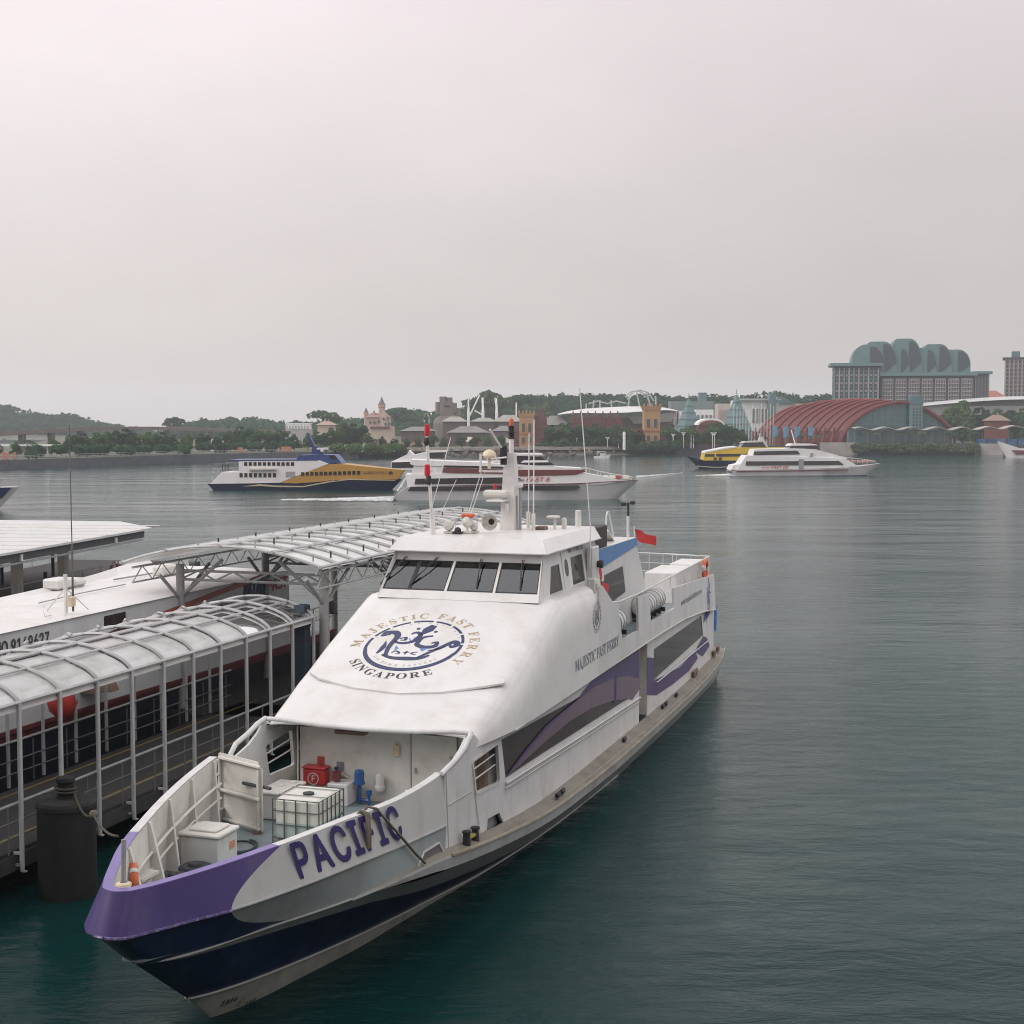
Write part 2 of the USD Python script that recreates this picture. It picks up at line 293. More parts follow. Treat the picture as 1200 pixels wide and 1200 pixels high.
# bulwark
gP, gW, gi, gcP, gcW = G(), G(), G(), G(), G()
for side, rim, uc in ((1, RIM, UC), (-1, RIMS, UCS)):
    m = (lambda P: P) if side == 1 else mir
    v = np.linspace(0, 1, 9); bd = 4.0 + .93 * (1 - v) ** 1.8 if side == 1 else 4.93 - v * .2
    P1, P2 = [], []
    for vv, e in zip(v, bd):
        for dst, ii in ((P1, np.linspace(0, e, 36)), (P2, np.linspace(e, 8, 30))):
            dst.append(m(curve(rim, ii) * (1 - vv) + curve(uc, ii) * vv))
    gW.grid(P2); PP = [p[::-1] for p in P1] if side == 1 else [np.vstack([a, b[1:]]) for a, b in zip(PP, P1)]
    def inner(ii):
        P = curve(rim, ii); T = np.gradient(P, axis=0); N = np.stack([T[:, 1], -T[:, 0], 0 * T[:, 0]], -1); N /= np.linalg.norm(N, axis=1, keepdims=True)
        Q = P + N * .17; Q[:, 1] = np.maximum(Q[:, 1], 0); return Q
    ii = np.linspace(0, 8, 60); Q = inner(ii); low = Q.copy(); low[:, 2] = 1.96
    rd = curve(rim, ii); split = int(60 * 4.93 / 8)
    dk = curve(MC if side == 1 else MC[:6] + [(1.6, 1.95, 1.8), (3.0, 2.25, 1.82), (4.25, 2.42, 1.8)], ii) * .8 + curve(uc, ii) * .2; lo2 = dk.copy(); lo2[:, 1] = np.maximum(lo2[:, 1] - .09, 0); lo2[:6, 0] += .12; lo2[:, 2] = 1.96
    gi.ruled(m(Q - A([0, 0, .06])), m(lo2), 4); gi.ruled(m(Q), m(Q - A([0, 0, .06])))
    up = A([0, 0, .012])
    gcP.ruled(m(rd[:split + 1] + up), m(Q[:split + 1] + up)); gcW.ruled(m(rd[split:] + up), m(Q[split:] + up))
    gcW.ruled(m(rd[split:] + up), m(rd[split:] - up)); gcP.ruled(m(rd[:split + 1] + up), m(rd[:split + 1] - up))
gP.grid(PP); ferry.obj('bow_bulwark', gP, purple, 45); ferry.obj('bulwark', gW, hullwhite, 30)
ferry.obj('bulwark_lining', gi, offwhite, 30); ferry.obj('bow_cap_rail', gcP, mat('pale_purple_paint', (.17, .125, .33), .4, .1, 1.5, dirt=(.3, .26, .4), dfac=.4), 30); ferry.obj('cap_rail', gcW, white, 30)
for k, s in enumerate((-.9, .5, 1.7, 2.9, 4.05)):            # stiffening ribs inside the far bulwark, and a few inside the near one
    for side, rim in ((-1, RIMS), (1, RIM)):
        tt = np.interp(s, A(rim)[:, 0], A(rim)[:, 1]); zt = np.interp(s, A(rim)[:, 0], A(rim)[:, 2])
        td = float(np.interp(s, A(MC)[:, 0], A(MC)[:, 1]) * .8 + np.interp(s, A(UC)[:, 0], A(UC)[:, 1]) * .2) - .06
        gg = G(); gg.hexa(A([(s - .03, side * td, 1.96), (s + .03, side * td, 1.96), (s + .03, side * (td - .32), 1.96), (s - .03, side * (td - .32), 1.96),
                             (s - .03, side * (tt - .02), zt - .02), (s + .03, side * (tt - .02), zt - .02), (s + .03, side * (tt - .22), zt - .02), (s - .03, side * (tt - .22), zt - .02)]))
        ferry.obj('bulwark_rib', gg, offwhite)
# longitudinal stringer on the far side
g = G(); st = curve(RIMS, np.linspace(3, 8, 20)); st = mir(st - A([0, .26, .55])); g.tube(st, .035, 4); st2 = st - A([0, 0, .3]); g.tube(st2, .03, 4)
ferry.obj('stringer', g, offwhite)
g = G().box((-.3, -1.22, 2.55), (.55, .5, .05)); g.hexa(A([(-.5, -1.45, 2.1), (-.1, -1.45, 2.1), (-.1, -1.4, 2.1), (-.5, -1.4, 2.1), (-.5, -1.45, 2.53), (-.1, -1.45, 2.53), (-.1, -1.0, 2.53), (-.5, -1.0, 2.53)]))
ferry.obj('corner_shelf', g, offwhite)
# foredeck
ucs = curve(MC, np.linspace(0, 8, 60)) * .8 + curve(UC, np.linspace(0, 8, 60)) * .2; poly = Polygon([(s, t - .03) for s, t, _ in ucs[6:]] + [(9.2, 2.42), (9.2, -2.42)] + [(s, -t + .03) for s, t, _ in ucs[::-1][:-6]]).buffer(0)
g = G().prism(poly, lambda u, v, w: (u, v, 1.9 + w), .05); ferry.obj('foredeck', g, deckgrey)
g = G().prism(Polygon([(-1.7, -.1), (-.9, -.4), (.3, -.9), (1.4, -.9), (2.5, -.7), (3.3, .4), (2.9, 1.6), (1.6, 1.6), (0, .9), (-1.2, .3)]).buffer(.1), lambda u, v, w: (u, v, 1.951 + w), .004)
ferry.obj('deck_patch', g, deckgreen)
# rubbing strake shelf with worn edge
ir = np.linspace(0, 9, 80); gs, ge = G(), G()
for m in (lambda P: P, mir):
    ro, ri = curve(RO, ir), curve(RI, ir)
    gs.ruled(m(ro), m(ri), 4)
    ge.ruled(m(ro), m(ro + A([0, .012, -.05]))); lo = ro + A([0, -.01, -.27]) * np.clip((ro[:, :1] - 1.6) / 3.2, .05, 1); lo[:, 2] = np.maximum(lo[:, 2], -.3); ge.ruled(m(ro + A([0, .012, -.05])), m(lo), 3)
gs.add(A([(37.4, -2.95, 1.14), (37.4, 2.95, 1.14), (37.4, 2.4, 1.17), (37.4, -2.4, 1.17)]), [[0, 1, 2, 3]])
gs.add(A([(37.4, -2.4, 1.168), (37.4, 2.4, 1.168), (35.0, 2.7, 1.0), (35.0, -2.7, 1.0)]), [[0, 1, 2, 3]])
ferry.obj('rubbing_strake', gs, shelfm, 30); ferry.obj('strake_side', ge, mat('strake_side_paint', (.30, .31, .295), .45, .12, 1.5, dirt=(.15, .10, .06), dfac=.7, dscale=1.8, dstretch=(.6, 1, .4)), 30)
g = G()
for m in (lambda P: P, mir): g.tube(m(curve(RO, np.linspace(2.5, 9, 60)) + A([0, .015, .0])), .035, 5); g.tube(m(curve(RO, np.linspace(3.2, 9, 60)) + A([0, -.16, .03])), .012, 4)
ferry.obj('strake_edge', g, mat('worn_strake_edge', (.36, .33, .25), .6, .2, 4, dirt=(.16, .08, .04), dfac=.8, dscale=3, dstretch=(.4, 1, 1)), 40)
for s, l in ((6.1, .12), (6.65, .12)):
    z = float(np.interp(s, A(RO)[:, 0], A(RO)[:, 2])); ferry.obj('mooring_bitt', G().lathe([(.09, 0), (.075, .25), (.1, .27), (.1, .31), (0, .31)], (s, 2.66, z + .02), 10), black, 30)
g = G().tube([(6.1, 2.66, 1.75), (6.37, 2.66, 1.72), (6.65, 2.66, 1.7)], .05, 6); ferry.obj('rope_turns', g, mat('yellow_rope', (.32, .24, .07), .8, .35, 20), 30)
for s in (12.1, 12.5, 19.3, 24.9, 25.4, 27.2, 31.2, 31.6, 35.6, 36.5):
    z = float(np.interp(s, A(RI)[:, 0], A(RI)[:, 2])); big = s > 31
    ferry.obj('mooring_cleat', G().box((s, 2.95 - .12 * (s > 31), z + (.10 if big else .03)), (.34 if big else .25, .12, .2 if big else .1), bevel=.03).box((s, 2.95 - .12 * (s > 31), z + (.2 if big else .08)), (.5 if big else .3, .08, .06), bevel=.02), black if not big else brown)

# ---- side walls: plates with openings
def side(off=0.0, sgn=1): return lambda u, v, w: (u, sgn * (ts(u) + off + w), v)
SH = lambda s: np.interp(s, A(RI)[:, 0], A(RI)[:, 2])
W1 = Polygon([(8.54, 3.36), (8.81, 2.40), (12, 2.33), (16, 2.21), (20.6, 2.06), (21.3, 2.2), (21.3, 3.2), (20, 3.24), (14.64, 3.18)])
FO = Polygon([(6.85, 3.22), (8.3, 3.30), (8.43, 2.42), (7.05, 2.5)]).buffer(-.06).buffer(.06)
W2 = Polygon([(24.29, 3.06), (33.1, 3.08), (33.5, 2.22), (24.95, 2.02), (24.4, 2.0)])
bott = [(s, float(SH(s)) - .03) for s in np.arange(5.3, 22.2, .5)]
SC2 = Polygon([(7.6, 1.3), (7.71, 1.74), (8.41, 1.70), (8.76, 1.3)])
wall = Polygon(bott + [(22.15, float(SH(22.15))), (22.15, 3.53), (7.3, 3.53), (6.95, 3.80), (6.75, 3.78), (6.45, 3.6), (6.0, 3.44), (5.3, 3.31)]).difference(W1).difference(FO).difference(SC2)
awall = Polygon([(s, float(SH(s)) - .03) for s in np.arange(23.3, 35.9, .6)] + [(35.9, 1.0), (35.95, 2.98), (33, 3.22), (29, 3.46), (25, 3.53), (23.3, 3.53)]).difference(W2)
for sg in (1, -1):
    g = G().prism(wall, side(-.06, sg), .06, seg=1.0).prism(awall, side(-.06, sg), .06, seg=2.0)
    ferry.obj('side_wall', g, white)
    ferry.obj('cabin_window', G().prism(W1.buffer(.02), side(-.045, sg), .02, seg=2.0), darkglass)
    ferry.obj('aft_cabin_window', G().prism(W2.buffer(.02), side(-.045, sg), .02, seg=2.0), darkglass)
    # doorway between the two cabin walls
    g = G().box((22.75, sg * 2.05, 2.3), (1.3, .06, 2.5)).box((23.32, sg * 2.4, 2.3), (.06, .7, 2.5)).box((22.13, sg * 2.4, 2.3), (.06, .66, 2.5))
    ferry.obj('doorway_recess', g, offwhite); ferry.obj('door', G().box((22.6, sg * 2.1, 2.25), (.75, .04, 2.0), bevel=.015), mat('brown_door' + ('_far' if sg < 0 else ''), (.09, .06, .05), .4, .2))
    # open scuppers' dark throat
    ferry.obj('scupper_box', G().box((8.15, sg * 2.42, 1.6), (1.1, .1, .5)), greymetal)
    # forward gallery opening: trim, two guard rails and an old fender
    fr = FO.buffer(.05).difference(FO); ferry.obj('opening_trim', G().prism(fr, side(-.02, sg), .035), white)
    ferry.obj('guard_rail', G().tube([(6.9, sg * 2.5, 2.78), (8.3, sg * 2.55, 2.83)], .018, 6).tube([(6.85, sg * 2.5, 3.02), (8.25, sg * 2.55, 3.08)], .018, 6), white, 40)
    if sg > 0: ferry.obj('gallery_post', G().box((8.05, sg * 2.35, 2.7), (.24, .2, 1.5), bevel=.04), brown)
    # sills, knuckle ledge
    g = G()
    for a, b, r in (((8.76, 2.30), (23.3, 1.80), .035), ((8.76, 2.18), (22.1, 1.72), .015)):
        e = np.linspace(a[0], min(b[0], 22.14), 12); zz = np.interp(e, [a[0], b[0]], [a[1], b[1]]); g.tube(np.stack([e, sg * (ts(e) + .03), zz], -1), r, 6)
    ferry.obj('window_sill', g, white, 40)
    e = np.linspace(24.5, 34.7, 12); g = G().tube(np.stack([e, sg * (ts(e) + .08), 1.92 + 0 * e], -1), .02, 6)
    for s in (24.6, 27, 29.5, 32, 34.6): g.tube([(s, sg * 2.74, 1.92), (s, sg * 2.84, 1.92)], .012, 5)
    ferry.obj('hand_grip_rail', g, white, 40)
    ferry.obj('seam_strip', G().tube([(6.77, sg * 2.53, 3.2), (7.17, sg * 2.59, 1.56)], .012, 4).tube([(5.36, sg * 2.48, 3.3), (5.5, sg * 2.48, 1.7)], .01, 4).tube([(5.45, sg * 2.485, 2.63), (6.76, sg * 2.54, 2.6)], .008, 4), hullwhite)
# small mooring port in the bow plating
ferry.obj('fairlead_port', G().prism(Polygon([(3.85, 1.84), (4.13, 2.0), (4.88, 1.97), (5.15, 1.72)]), lambda u, v, w: (u, np.interp(u, [3.6, 5.3], [2.44, 2.48]) + w, v), .012), mat('shadowed_steel', (.12, .12, .115), .6, .2))
ferry.obj('fairlead_rim', G().tube([(3.82, 2.47, 1.82), (4.11, 2.47, 2.02), (4.9, 2.49, 1.99), (5.2, 2.49, 1.68)], .025, 5), white, 40)
# purple swooshes on the cabin sides
up = [(8.84, 2.44), (10.23, 2.73), (11.94, 3.0), (13.44, 3.08), (14.64, 3.13), (15.32, 3.26), (16.59, 3.46), (17.72, 3.51), (20, 3.51), (22.1, 3.42), (22.14, 2.1)]
lo = [(21.21, 1.93), (20.52, 2.09), (18.37, 2.41), (16.23, 2.62), (14.07, 2.69), (11.94, 2.61), (10.23, 2.50), (8.9, 2.42)]
sw = Polygon(up + lo).buffer(0); aw = Polygon([(23.32, 2.9), (24.43, 2.69), (24.72, 1.92), (28.86, 1.68), (31.71, 1.84), (32.26, 1.52), (30.52, 1.34), (27.47, 1.37), (24.74, 1.48), (23.32, 1.75)]).buffer(.05)
tail = Polygon([(31.9, 1.85), (33.4, 1.45), (34.9, 1.62), (34.2, 2.0), (33.5, 2.15)]).buffer(.05)
innerv = Polygon([(8.9, 2.43), (11.9, 2.9), (14.78, 3.11), (16.57, 3.16), (18.7, 3.04), (20.51, 2.8), (22.14, 2.45), (22.14, 1.9)] + lo).buffer(0)
swooshm = mat('dull_purple_paint', (.060, .040, .105), .45, .1, 1.2)
for sg in (1, -1):
    for q in (sw.difference(innerv), aw.difference(W2), tail): ferry.obj('purple_swoosh', G().prism(q, side(.004, sg), .003, seg=.7), swooshm)
    ferry.obj('mauve_swoosh', G().prism(sw.intersection(innerv), side(.004, sg), .003, seg=.7), mauve)
g = G().prism(Polygon([(18.9, 3.1), (19.15, 3.15), (19.05, 1.95 + .3), (18.8, 2.3)]), side(.008), .004)
ferry.obj('swoosh_edge', g, plum)

# ---- front superstructure: sloping white casing from the foredeck lip up to the wheelhouse
def zm(s): return 3.77 + .378 * (np.minimum(s, 13.05) - 6.93)
def section(s, n=1):
    z, k = zm(s), max(zm(s) - 3.5, .05); kk = min(k, 1.15); w = float(np.interp(s, [6.86, 7.6, 8.8, 10.5], [2.52, 2.64, 2.8, 2.87])) / 2.87
    half = [(0, z + .03), (.7, z + .028), (1.4, z + .02), (2.0, z), (2.35, z - .02 * kk), (2.55, z - .07 * kk), (2.68, z - .16 * kk), (2.77, z - .30 * kk), (2.83, z - .5 * kk), (2.86, z - .75 * kk), (2.87, z - kk), (2.87, 3.5)]
    h = A([(s, t * w, q) for t, q in half]); return np.vstack([mir(h)[::-1][:-1], h])
S_ = list(np.linspace(6.88, 13.05, 26)) + [13.3, 14, 15, 16, 16.5]
g = G().grid([section(s) for s in S_]); ferry.obj('front_casing', g, whitet, 40)
g = G(); e = section(16.5); g.add(np.vstack([e, [(16.5, 0, 3.5)]]), [[i, i + 1, len(e)] for i in range(len(e) - 1)]); ferry.obj('casing_end', g, white)
sec0 = section(6.88); top0 = sec0[8:15]
lipl = A([(6.90, t, z) for t, z in [(-2.5, 3.86), (-2.1, 3.86), (-1.2, 3.80), (0, 3.77), (1.2, 3.80), (2.1, 3.86), (2.5, 3.86)]])
ferry.obj('lip_edge', G().tube(lipl + A([-.03, 0, -.01]), .055, 8), white, 60)
for sg in (1, -1): ferry.obj('canopy_arm', G().tube([(5.2, sg * 2.43, 3.34), (6.0, sg * 2.47, 3.47), (6.45, sg * 2.5, 3.62), (6.75, sg * 2.51, 3.80), (6.87, sg * 2.49, 3.86)] if sg > 0 else [(5.1, -2.42, 2.0), (5.12, -2.42, 3.1), (5.16, -2.43, 3.42), (5.42, -2.45, 3.58), (6.0, -2.47, 3.68), (6.5, -2.5, 3.8), (6.87, -2.49, 3.86)], .06, 8), white, 60)
g = G().prism(Polygon([(5.3, 3.3), (6.0, 3.43), (6.45, 3.58), (6.75, 3.75), (6.95, 3.8), (7.4, 3.55), (7.4, 3.4)]), lambda u, v, w: (u, 2.33 + w + .02 * u - .1, v), .1)
ferry.obj('canopy_cheek', g, white)
und = A([[(6.92, t, 3.72), (7.7, t, 3.66), (9.3, t, 3.66)] for t in (-2.5, 0, 2.5)]); ferry.obj('canopy_soffit', G().grid(und), offwhite)
rid = Polygon([(8.98, -2.36), (8.72, -2.0), (8.42, -1.0), (8.30, 0.2), (8.45, 1.2), (8.85, 2.25), (9.02, 2.5), (9.15, 2.45), (9.0, 2.1), (8.75, 1.2), (8.62, .2), (8.72, -1), (8.95, -1.9), (9.02, -2.36)])
ferry.obj('breakwater_ridge', G().prism(rid.buffer(.04), lambda u, v, w: (u, v, zm(u) - .02 * (np.abs(v) > 2.3) + .02 + w * np.clip((9.35 - u) * 2, .25, 1)), .05, seg=.25), whitet)
# bulkhead under the lip with chamfered ends
bk = A([(9.0, -2.56), (7.62, -2.0), (7.6, 0), (7.62, 2.05), (9.0, 2.56)])
g = G().grid([[(s, t, 1.95), (s, t, 3.68)] for s, t in bk]); ferry.obj('bulkhead', g, offwhite)
g = G().prism(sbox(.82, 1.98, 1.9, 3.6).buffer(-.08).buffer(.08), lambda u, v, w: (7.585 - w, u, v), .03); dr = ferry.obj('bulkhead_door', g, offwhite, label='flush white door in the shaded bulkhead')
ferry.obj('door_seam', G().prism(sbox(.82, 1.98, 1.9, 3.6).buffer(-.05).buffer(.08).difference(sbox(.82, 1.98, 1.9, 3.6).buffer(-.08).buffer(.08)), lambda u, v, w: (7.575 - w, u, v), .01), mat('seam_shadow', (.16, .15, .14), .7, .2))
ferry.obj('door_handle', G().box((7.53, .92, 2.75), (.05, .03, .12)).box((7.53, 1.8, 3.1), (.05, .1, .05)).box((7.53, 1.8, 2.4), (.05, .1, .05)), greymetal, parent=dr)
ferry.obj('ceiling_lamp', G().box((7.45, -.62, 3.55), (.25, .75, .1), bevel=.02), brown)
for t, z, w_, h_, mm in ((-1.46, 2.80, .16, .18, redprint), (-.97, 2.70, .17, .2, greyprint)): ferry.obj('safety_sign', G().box((7.585, t, z), (.012, w_, h_)).box((7.578, t, z + .03), (.01, w_ * .6, h_ * .3)), mm)
ferry.obj('camera_box', G().box((7.56, .45, 3.17), (.08, .14, .27), bevel=.02).lathe([(.045, 0), (.045, .05), (0, .05)], (7.5, .45, 3.2), 10, 0), beige)
ferry.obj('wall_lamp', G().lathe([(.1, 0), (.12, .05), (.12, .1), (.1, .12), (.1, .3), (.06, .38), (0, .38)], (7.45, .08, 2.25), 14), white, 40)
ferry.obj('wall_light', G().box((8.1, -2.2, 3.0), (.1, .1, .3), yaw=.4, bevel=.03), greymetal)
ferry.obj('wall_bracket', G().tube([(7.5, -2.0, 2.0), (7.5, -2.0, 3.6)], .02, 5).tube([(7.52, -1.05, 2.62), (7.5, -.5, 2.35)], .012, 5), offwhite)
# raised emblem and lettering
def front(off): # emblem coordinates: x across to port, y up the slope, seen from the bow
    c, sl = 1 / math.hypot(1, .378), .378 / math.hypot(1, .378)
    return lambda u, v, w: (10.42 + 1.07 * v * c, -.28 + 1.07 * u, zm(10.42) + 1.07 * v * sl + .031 - .02 * np.clip(np.abs(-.28 + u) - .7, 0, 2) + w)
def arc_text(g, text, r, h, a0, a1, outside=True, squash=1.0, words=None):
    ws = [serif_letters(c, h).bounds[2] if c != ' ' else h * .45 for c in text]; tot = sum(ws); acc = 0
    for c, wd in zip(text, ws):
        mid = (acc + wd / 2) / tot; acc += wd
        if c == ' ':
            if words is not None: words.append(G()); g = words[-1]
            continue
        ang = a0 + (a1 - a0) * mid; sh = affinity.translate(serif_letters(c, h), -wd / 2, 0)
        rot = ang - math.pi / 2 if outside else ang + math.pi / 2
        sh = affinity.rotate(sh, rot, origin=(0, 0), use_radians=True)
        rr = r if outside else r
        g.prism(affinity.translate(sh, rr * math.cos(ang), rr * math.sin(ang) * squash), front(.004), .003)
wl = [G()]; arc_text(wl[0], 'MAJESTIC FAST FERRY', 1.30, .25, math.radians(190), math.radians(-32), words=wl)
for q in wl: ferry.obj('emblem_lettering', q, goldprint)
g = G(); arc_text(g, 'SINGAPORE', 1.52, .25, math.radians(212), math.radians(308), outside=False); ferry.obj('emblem_place_name', g, blackprint)
g = G(); ring = Point(0, 0).buffer(1.18, 48)
ri_ = ring.difference(Point(.0, .012).buffer(1.105, 48))
cuts = union_all([LineString([(0, 0), (1.6 * math.cos(a), 1.6 * math.sin(a))]).buffer(.04) for a in np.radians([-20, 8, 32, 58, 84, 112, 138, 165])])
g.prism(ri_.difference(cuts), front(.004), .003); g.prism(Point(0, 0).buffer(1.17, 40).difference(Point(0, .05).buffer(1.10, 40)).intersection(sbox(-2, -2, 2, -.25)), front(.004), .0045)
def stroke(pts, w0, w1):
    p = A(pts); k = np.linspace(0, len(p) - 1, 24); q = np.stack([PchipInterpolator(np.arange(len(p)), p[:, j])(k) for j in (0, 1)], -1)
    w = 1.3 * np.interp(np.linspace(0, 1, 24), [0, .5, 1], [w0 * .5, max(w0, w1), w1 * .5])
    return union_all([LineString(q[i:i + 2]).buffer(w[i] / 2, 4) for i in range(23)])
em = [stroke([(-.75, .42), (-.9, .36), (-.86, .5), (-.66, .52), (-.52, .3), (-.55, -.1), (-.48, -.5)], .09, .13), stroke([(-.55, -.48), (-.2, -.6), (.25, -.58), (.5, -.42)], .12, .1),
      stroke([(.3, -.52), (.62, -.1), (.9, .22), (1.0, .1), (.9, .0), (.84, .08)], .12, .06), stroke([(-.5, .12), (-.3, .05), (-.05, .18), (.0, .42), (-.12, .55), (-.22, .48)], .1, .08),
      stroke([(-.42, .25), (-.3, .3), (-.28, .2), (-.38, .18)], .06, .05), stroke([(.28, .42), (.08, .3), (.05, .05), (.3, -.08), (.52, .02), (.5, .16), (.4, .12)], .11, .07),
      stroke([(-.72, .12), (-.68, -.15), (-.72, -.4)], .03, .1), stroke([(.42, -.2), (.6, -.14), (.75, 0)], .04, .06), Polygon([(.0, .45), (-.02, .72), (.1, .9), (.22, .86), (.2, .66)]).buffer(.02), Point(-.16, .72).buffer(.045), Point(.3, .62).buffer(.045),
      stroke([(-.38, -.38), (-.3, -.3), (-.2, -.38), (-.28, -.42)], .04, .03), stroke([(-.06, -.42), (-.05, -.28)], .04, .04), stroke([(-.12, -.34), (.02, -.32)], .03, .03), stroke([(.2, -.3), (.08, -.36), (.2, -.42)], .04, .03)]
for e in em: g.prism(affinity.scale(e, 1.03, 1.06, origin=(0, -.1)), front(.004), .003)
ferry.obj('emblem', g, navyprint)
g = G()
for e in (Polygon([(-.42, -.05), (-.3, -.18), (-.38, -.3)]), Polygon([(.2, -.15), (.42, -.1), (.3, -.28)]), stroke([(-.22, .3), (-.1, .15), (-.1, .35)], .03, .04)): g.prism(e, front(.004), .003)
ferry.obj('emblem_accent', g, mat('pale_blue_print', (.12, .22, .45), .4, .1))
g = G(); arc_text(g, 'ON TIME FASTEST', .98, .085, math.radians(215), math.radians(325), outside=False); arc_text(g, 'FAST AND RELIABLE', 1.03, .05, math.radians(170), math.radians(20)); ferry.obj('emblem_motto', g, mat('faint_grey_print', (.42, .41, .40), .5, .1))
# side lettering
g = G().prism(affinity.scale(serif_letters('MAJESTIC FAST FERRY', .30), 4.85 / serif_letters('MAJESTIC FAST FERRY', .30).bounds[2], 1.05, origin=(0, 0)), lambda u, v, w: (13.98 + u, 2.875 + w, 4.02 + v), .003)
ferry.obj('company_lettering', g, greyprint)
def crest(cs, cz, sc, tt):
    g = G(); r = Point(0, 0).buffer(.62).difference(Point(0, 0).buffer(.57)); r2 = union_all([Point(.72 * math.cos(a), .72 * math.sin(a)).buffer(.035) for a in np.radians(np.arange(0, 360, 15))])
    parts = [r, r2, stroke([(0, -.5), (0, .5)], .1, .1), stroke([(-.25, .3), (-.3, -.1), (0, -.4)], .1, .08), stroke([(.25, .3), (.3, -.1), (0, -.4)], .1, .08), stroke([(-.2, .42), (0, .1), (.2, .42)], .06, .06), stroke([(-.35, -.2), (0, .0), (.35, -.2)], .05, .05)]
    for q in parts: g.prism(affinity.scale(q, sc, sc, origin=(0, 0)), lambda u, v, w: (cs + u, tt + w, cz + v), .003)
    return g
ferry.obj('side_crest', crest(16.25, 5.2, .62, 2.875), greyprint)
g = G()
for q in (stroke([(-.1, .85), (.05, .3), (-.15, -.3), (.1, -.9)], .12, .1), stroke([(.25, .6), (.1, .1), (.3, -.3), (.15, -.95)], .1, .06), stroke([(-.35, .5), (-.2, .1), (-.4, -.1)], .1, .06), stroke([(-.5, .1), (-.1, .3), (.5, .2)], .06, .06), stroke([(-.2, -.5), (-.5, -.9)], .08, .05)):
    g.prism(affinity.translate(affinity.scale(q, .9, 1, origin=(0, 0)), 34.0, 3.62), lambda u, v, w: (u, np.where(v > 3.0, 2.878, 2.76) + w, v), .003)
ferry.obj('aft_emblem', g, mat('blue_grey_print', (.12, .15, .33), .5, .1))
t_ = letters('www.majesticfastferry.com', .2); t_ = affinity.scale(t_, 4.1 / t_.bounds[2], 1, origin=(0, 0))
ferry.obj('web_address', G().prism(t_, lambda u, v, w: (28.3 + u, 2.878 + w, 4.05 + v), .003), greyprint)
# PACIFIC on the bow plating
WS, WL = .24, 3.2
L_ = ['P', 'A', 'C', 'I', 'F', 'I', 'C']; g = G(); x = 0.0
shapes = []
for c in L_:
    q = letters(c, .66, stroke=2).buffer(-.03).buffer(.037); shapes.append(affinity.translate(q, x - q.bounds[0], 0)); x += q.bounds[2] - q.bounds[0] + .13
word = union_all([s.simplify(.004) for s in shapes]); word = affinity.scale(word, WL / x, .98, origin=(0, 0))
def bowplate(u, v, w):
    s = WS + u
    iu = np.interp(s, A(UC)[:, 0], np.arange(9)); ir_ = np.interp(s, A(RIM)[:, 0], np.arange(9))
    P, Q = curve(UC, iu), curve(RIM, ir_); f = np.clip((np.interp(s, [.1, 3.5], [.13, .17]) + v), 0, 1.2) / np.maximum(Q[:, 2] - P[:, 2], .3)
    R = P + (Q - P) * f[:, None]; return s - .35 * v, R[:, 1] + .012 + w, R[:, 2]
ferry.obj('bow_lettering', G().prism(word, bowplate, .004, seg=.12), plum)
g = G()
def boot(s, z, w):   # on the plating below the lower chine
    q = np.vstack([curve(LC, np.linspace(0, 5, 80)) * f + curve(KL, np.linspace(0, 5, 80)) * (1 - f) for f in np.linspace(0, 1, 30)])
    return s, griddata(q[:, [0, 2]], q[:, 1], np.stack([s, z], -1), fill_value=.1) + .012 + w, z
for tx, s0, z0, h in (('1M4', .0, .2, .12), ('2', .42, .06, .09), ('1M', .62, -.04, .12)):
    g.prism(letters(tx, h), lambda u, v, w: boot(s0 + u, z0 + v, w), .003)
ferry.obj('draught_mark', g, blackprint)

# ---- upper deck
BW = Polygon([(16.5, 6.03), (16.9, 6.0), (18.1, 5.4), (18.75, 5.3), (19.3, 4.12), (21.45, 4.1), (21.4, 5.15), (22.95, 5.08), (23.3, 4.13), (27.1, 4.11), (26.95, 4.84), (35.2, 4.5), (35.7, 3.0), (33, 3.25), (29, 3.48), (25, 3.53), (16.5, 3.5)])
for sg in (1, -1):
    ferry.obj('upper_bulwark', G().prism(BW, lambda u, v, w: (u, sg * (2.80 + w), v), .07, seg=3), white)
    e = [(6.9, 3.5), (9, 3.5), (25, 3.53), (29, 3.48), (33, 3.25), (35.7, 3.0)]
    wv = lambda s: np.interp(s, [6.86, 7.6, 8.8, 10.5], [2.52, 2.64, 2.8, 2.875])
    ferry.obj('knuckle_ledge', G().ruled([(s, sg * float(wv(s)), z - .01) for s, z in e], [(s, sg * (float(ts(s)) - .05), z - .03) for s, z in e]).tube([(s, sg * (float(wv(s)) + .005), z) for s, z in e[1:]], .022, 5), mat('ledge_paint' + ('_far' if sg < 0 else ''), (.70, .66, .58), .4, .08, 2), 40)
ferry.obj('upper_deck', G().box((26.0, 0, 3.97), (19.2, 5.58, .05)), deckgrey)
g = G().tube([(17.9, 2.78, 5.42), (19.2, 2.76, 5.26), (22, 2.74, 5.2), (35.5, 2.62, 5.2), (35.95, 1.0, 5.2), (36.3, -.8, 5.2), (35.5, -2.62, 5.2), (22, -2.74, 5.2)], .03, 6); ferry.obj('hand_rail', g, white, 40)
for s, t, z0 in ((19.0, 2.76, 5.25), (22.2, 2.74, 5.05), (23.2, 2.74, 4.5), (27.2, 2.7, 4.8), (30, 2.68, 4.7), (32.8, 2.65, 4.6), (35.4, 2.62, 4.4), (35.95, 1.0, 4.0), (36.2, -.8, 4.0), (35.5, -2.6, 4.0), (30, -2.7, 4.0), (25, -2.7, 4.0)):
    ferry.obj('rail_stanchion', G().tube([(s, t, min(z0, 5.1)), (s, t, 5.2)], .022, 6), white, 40)
g = G()
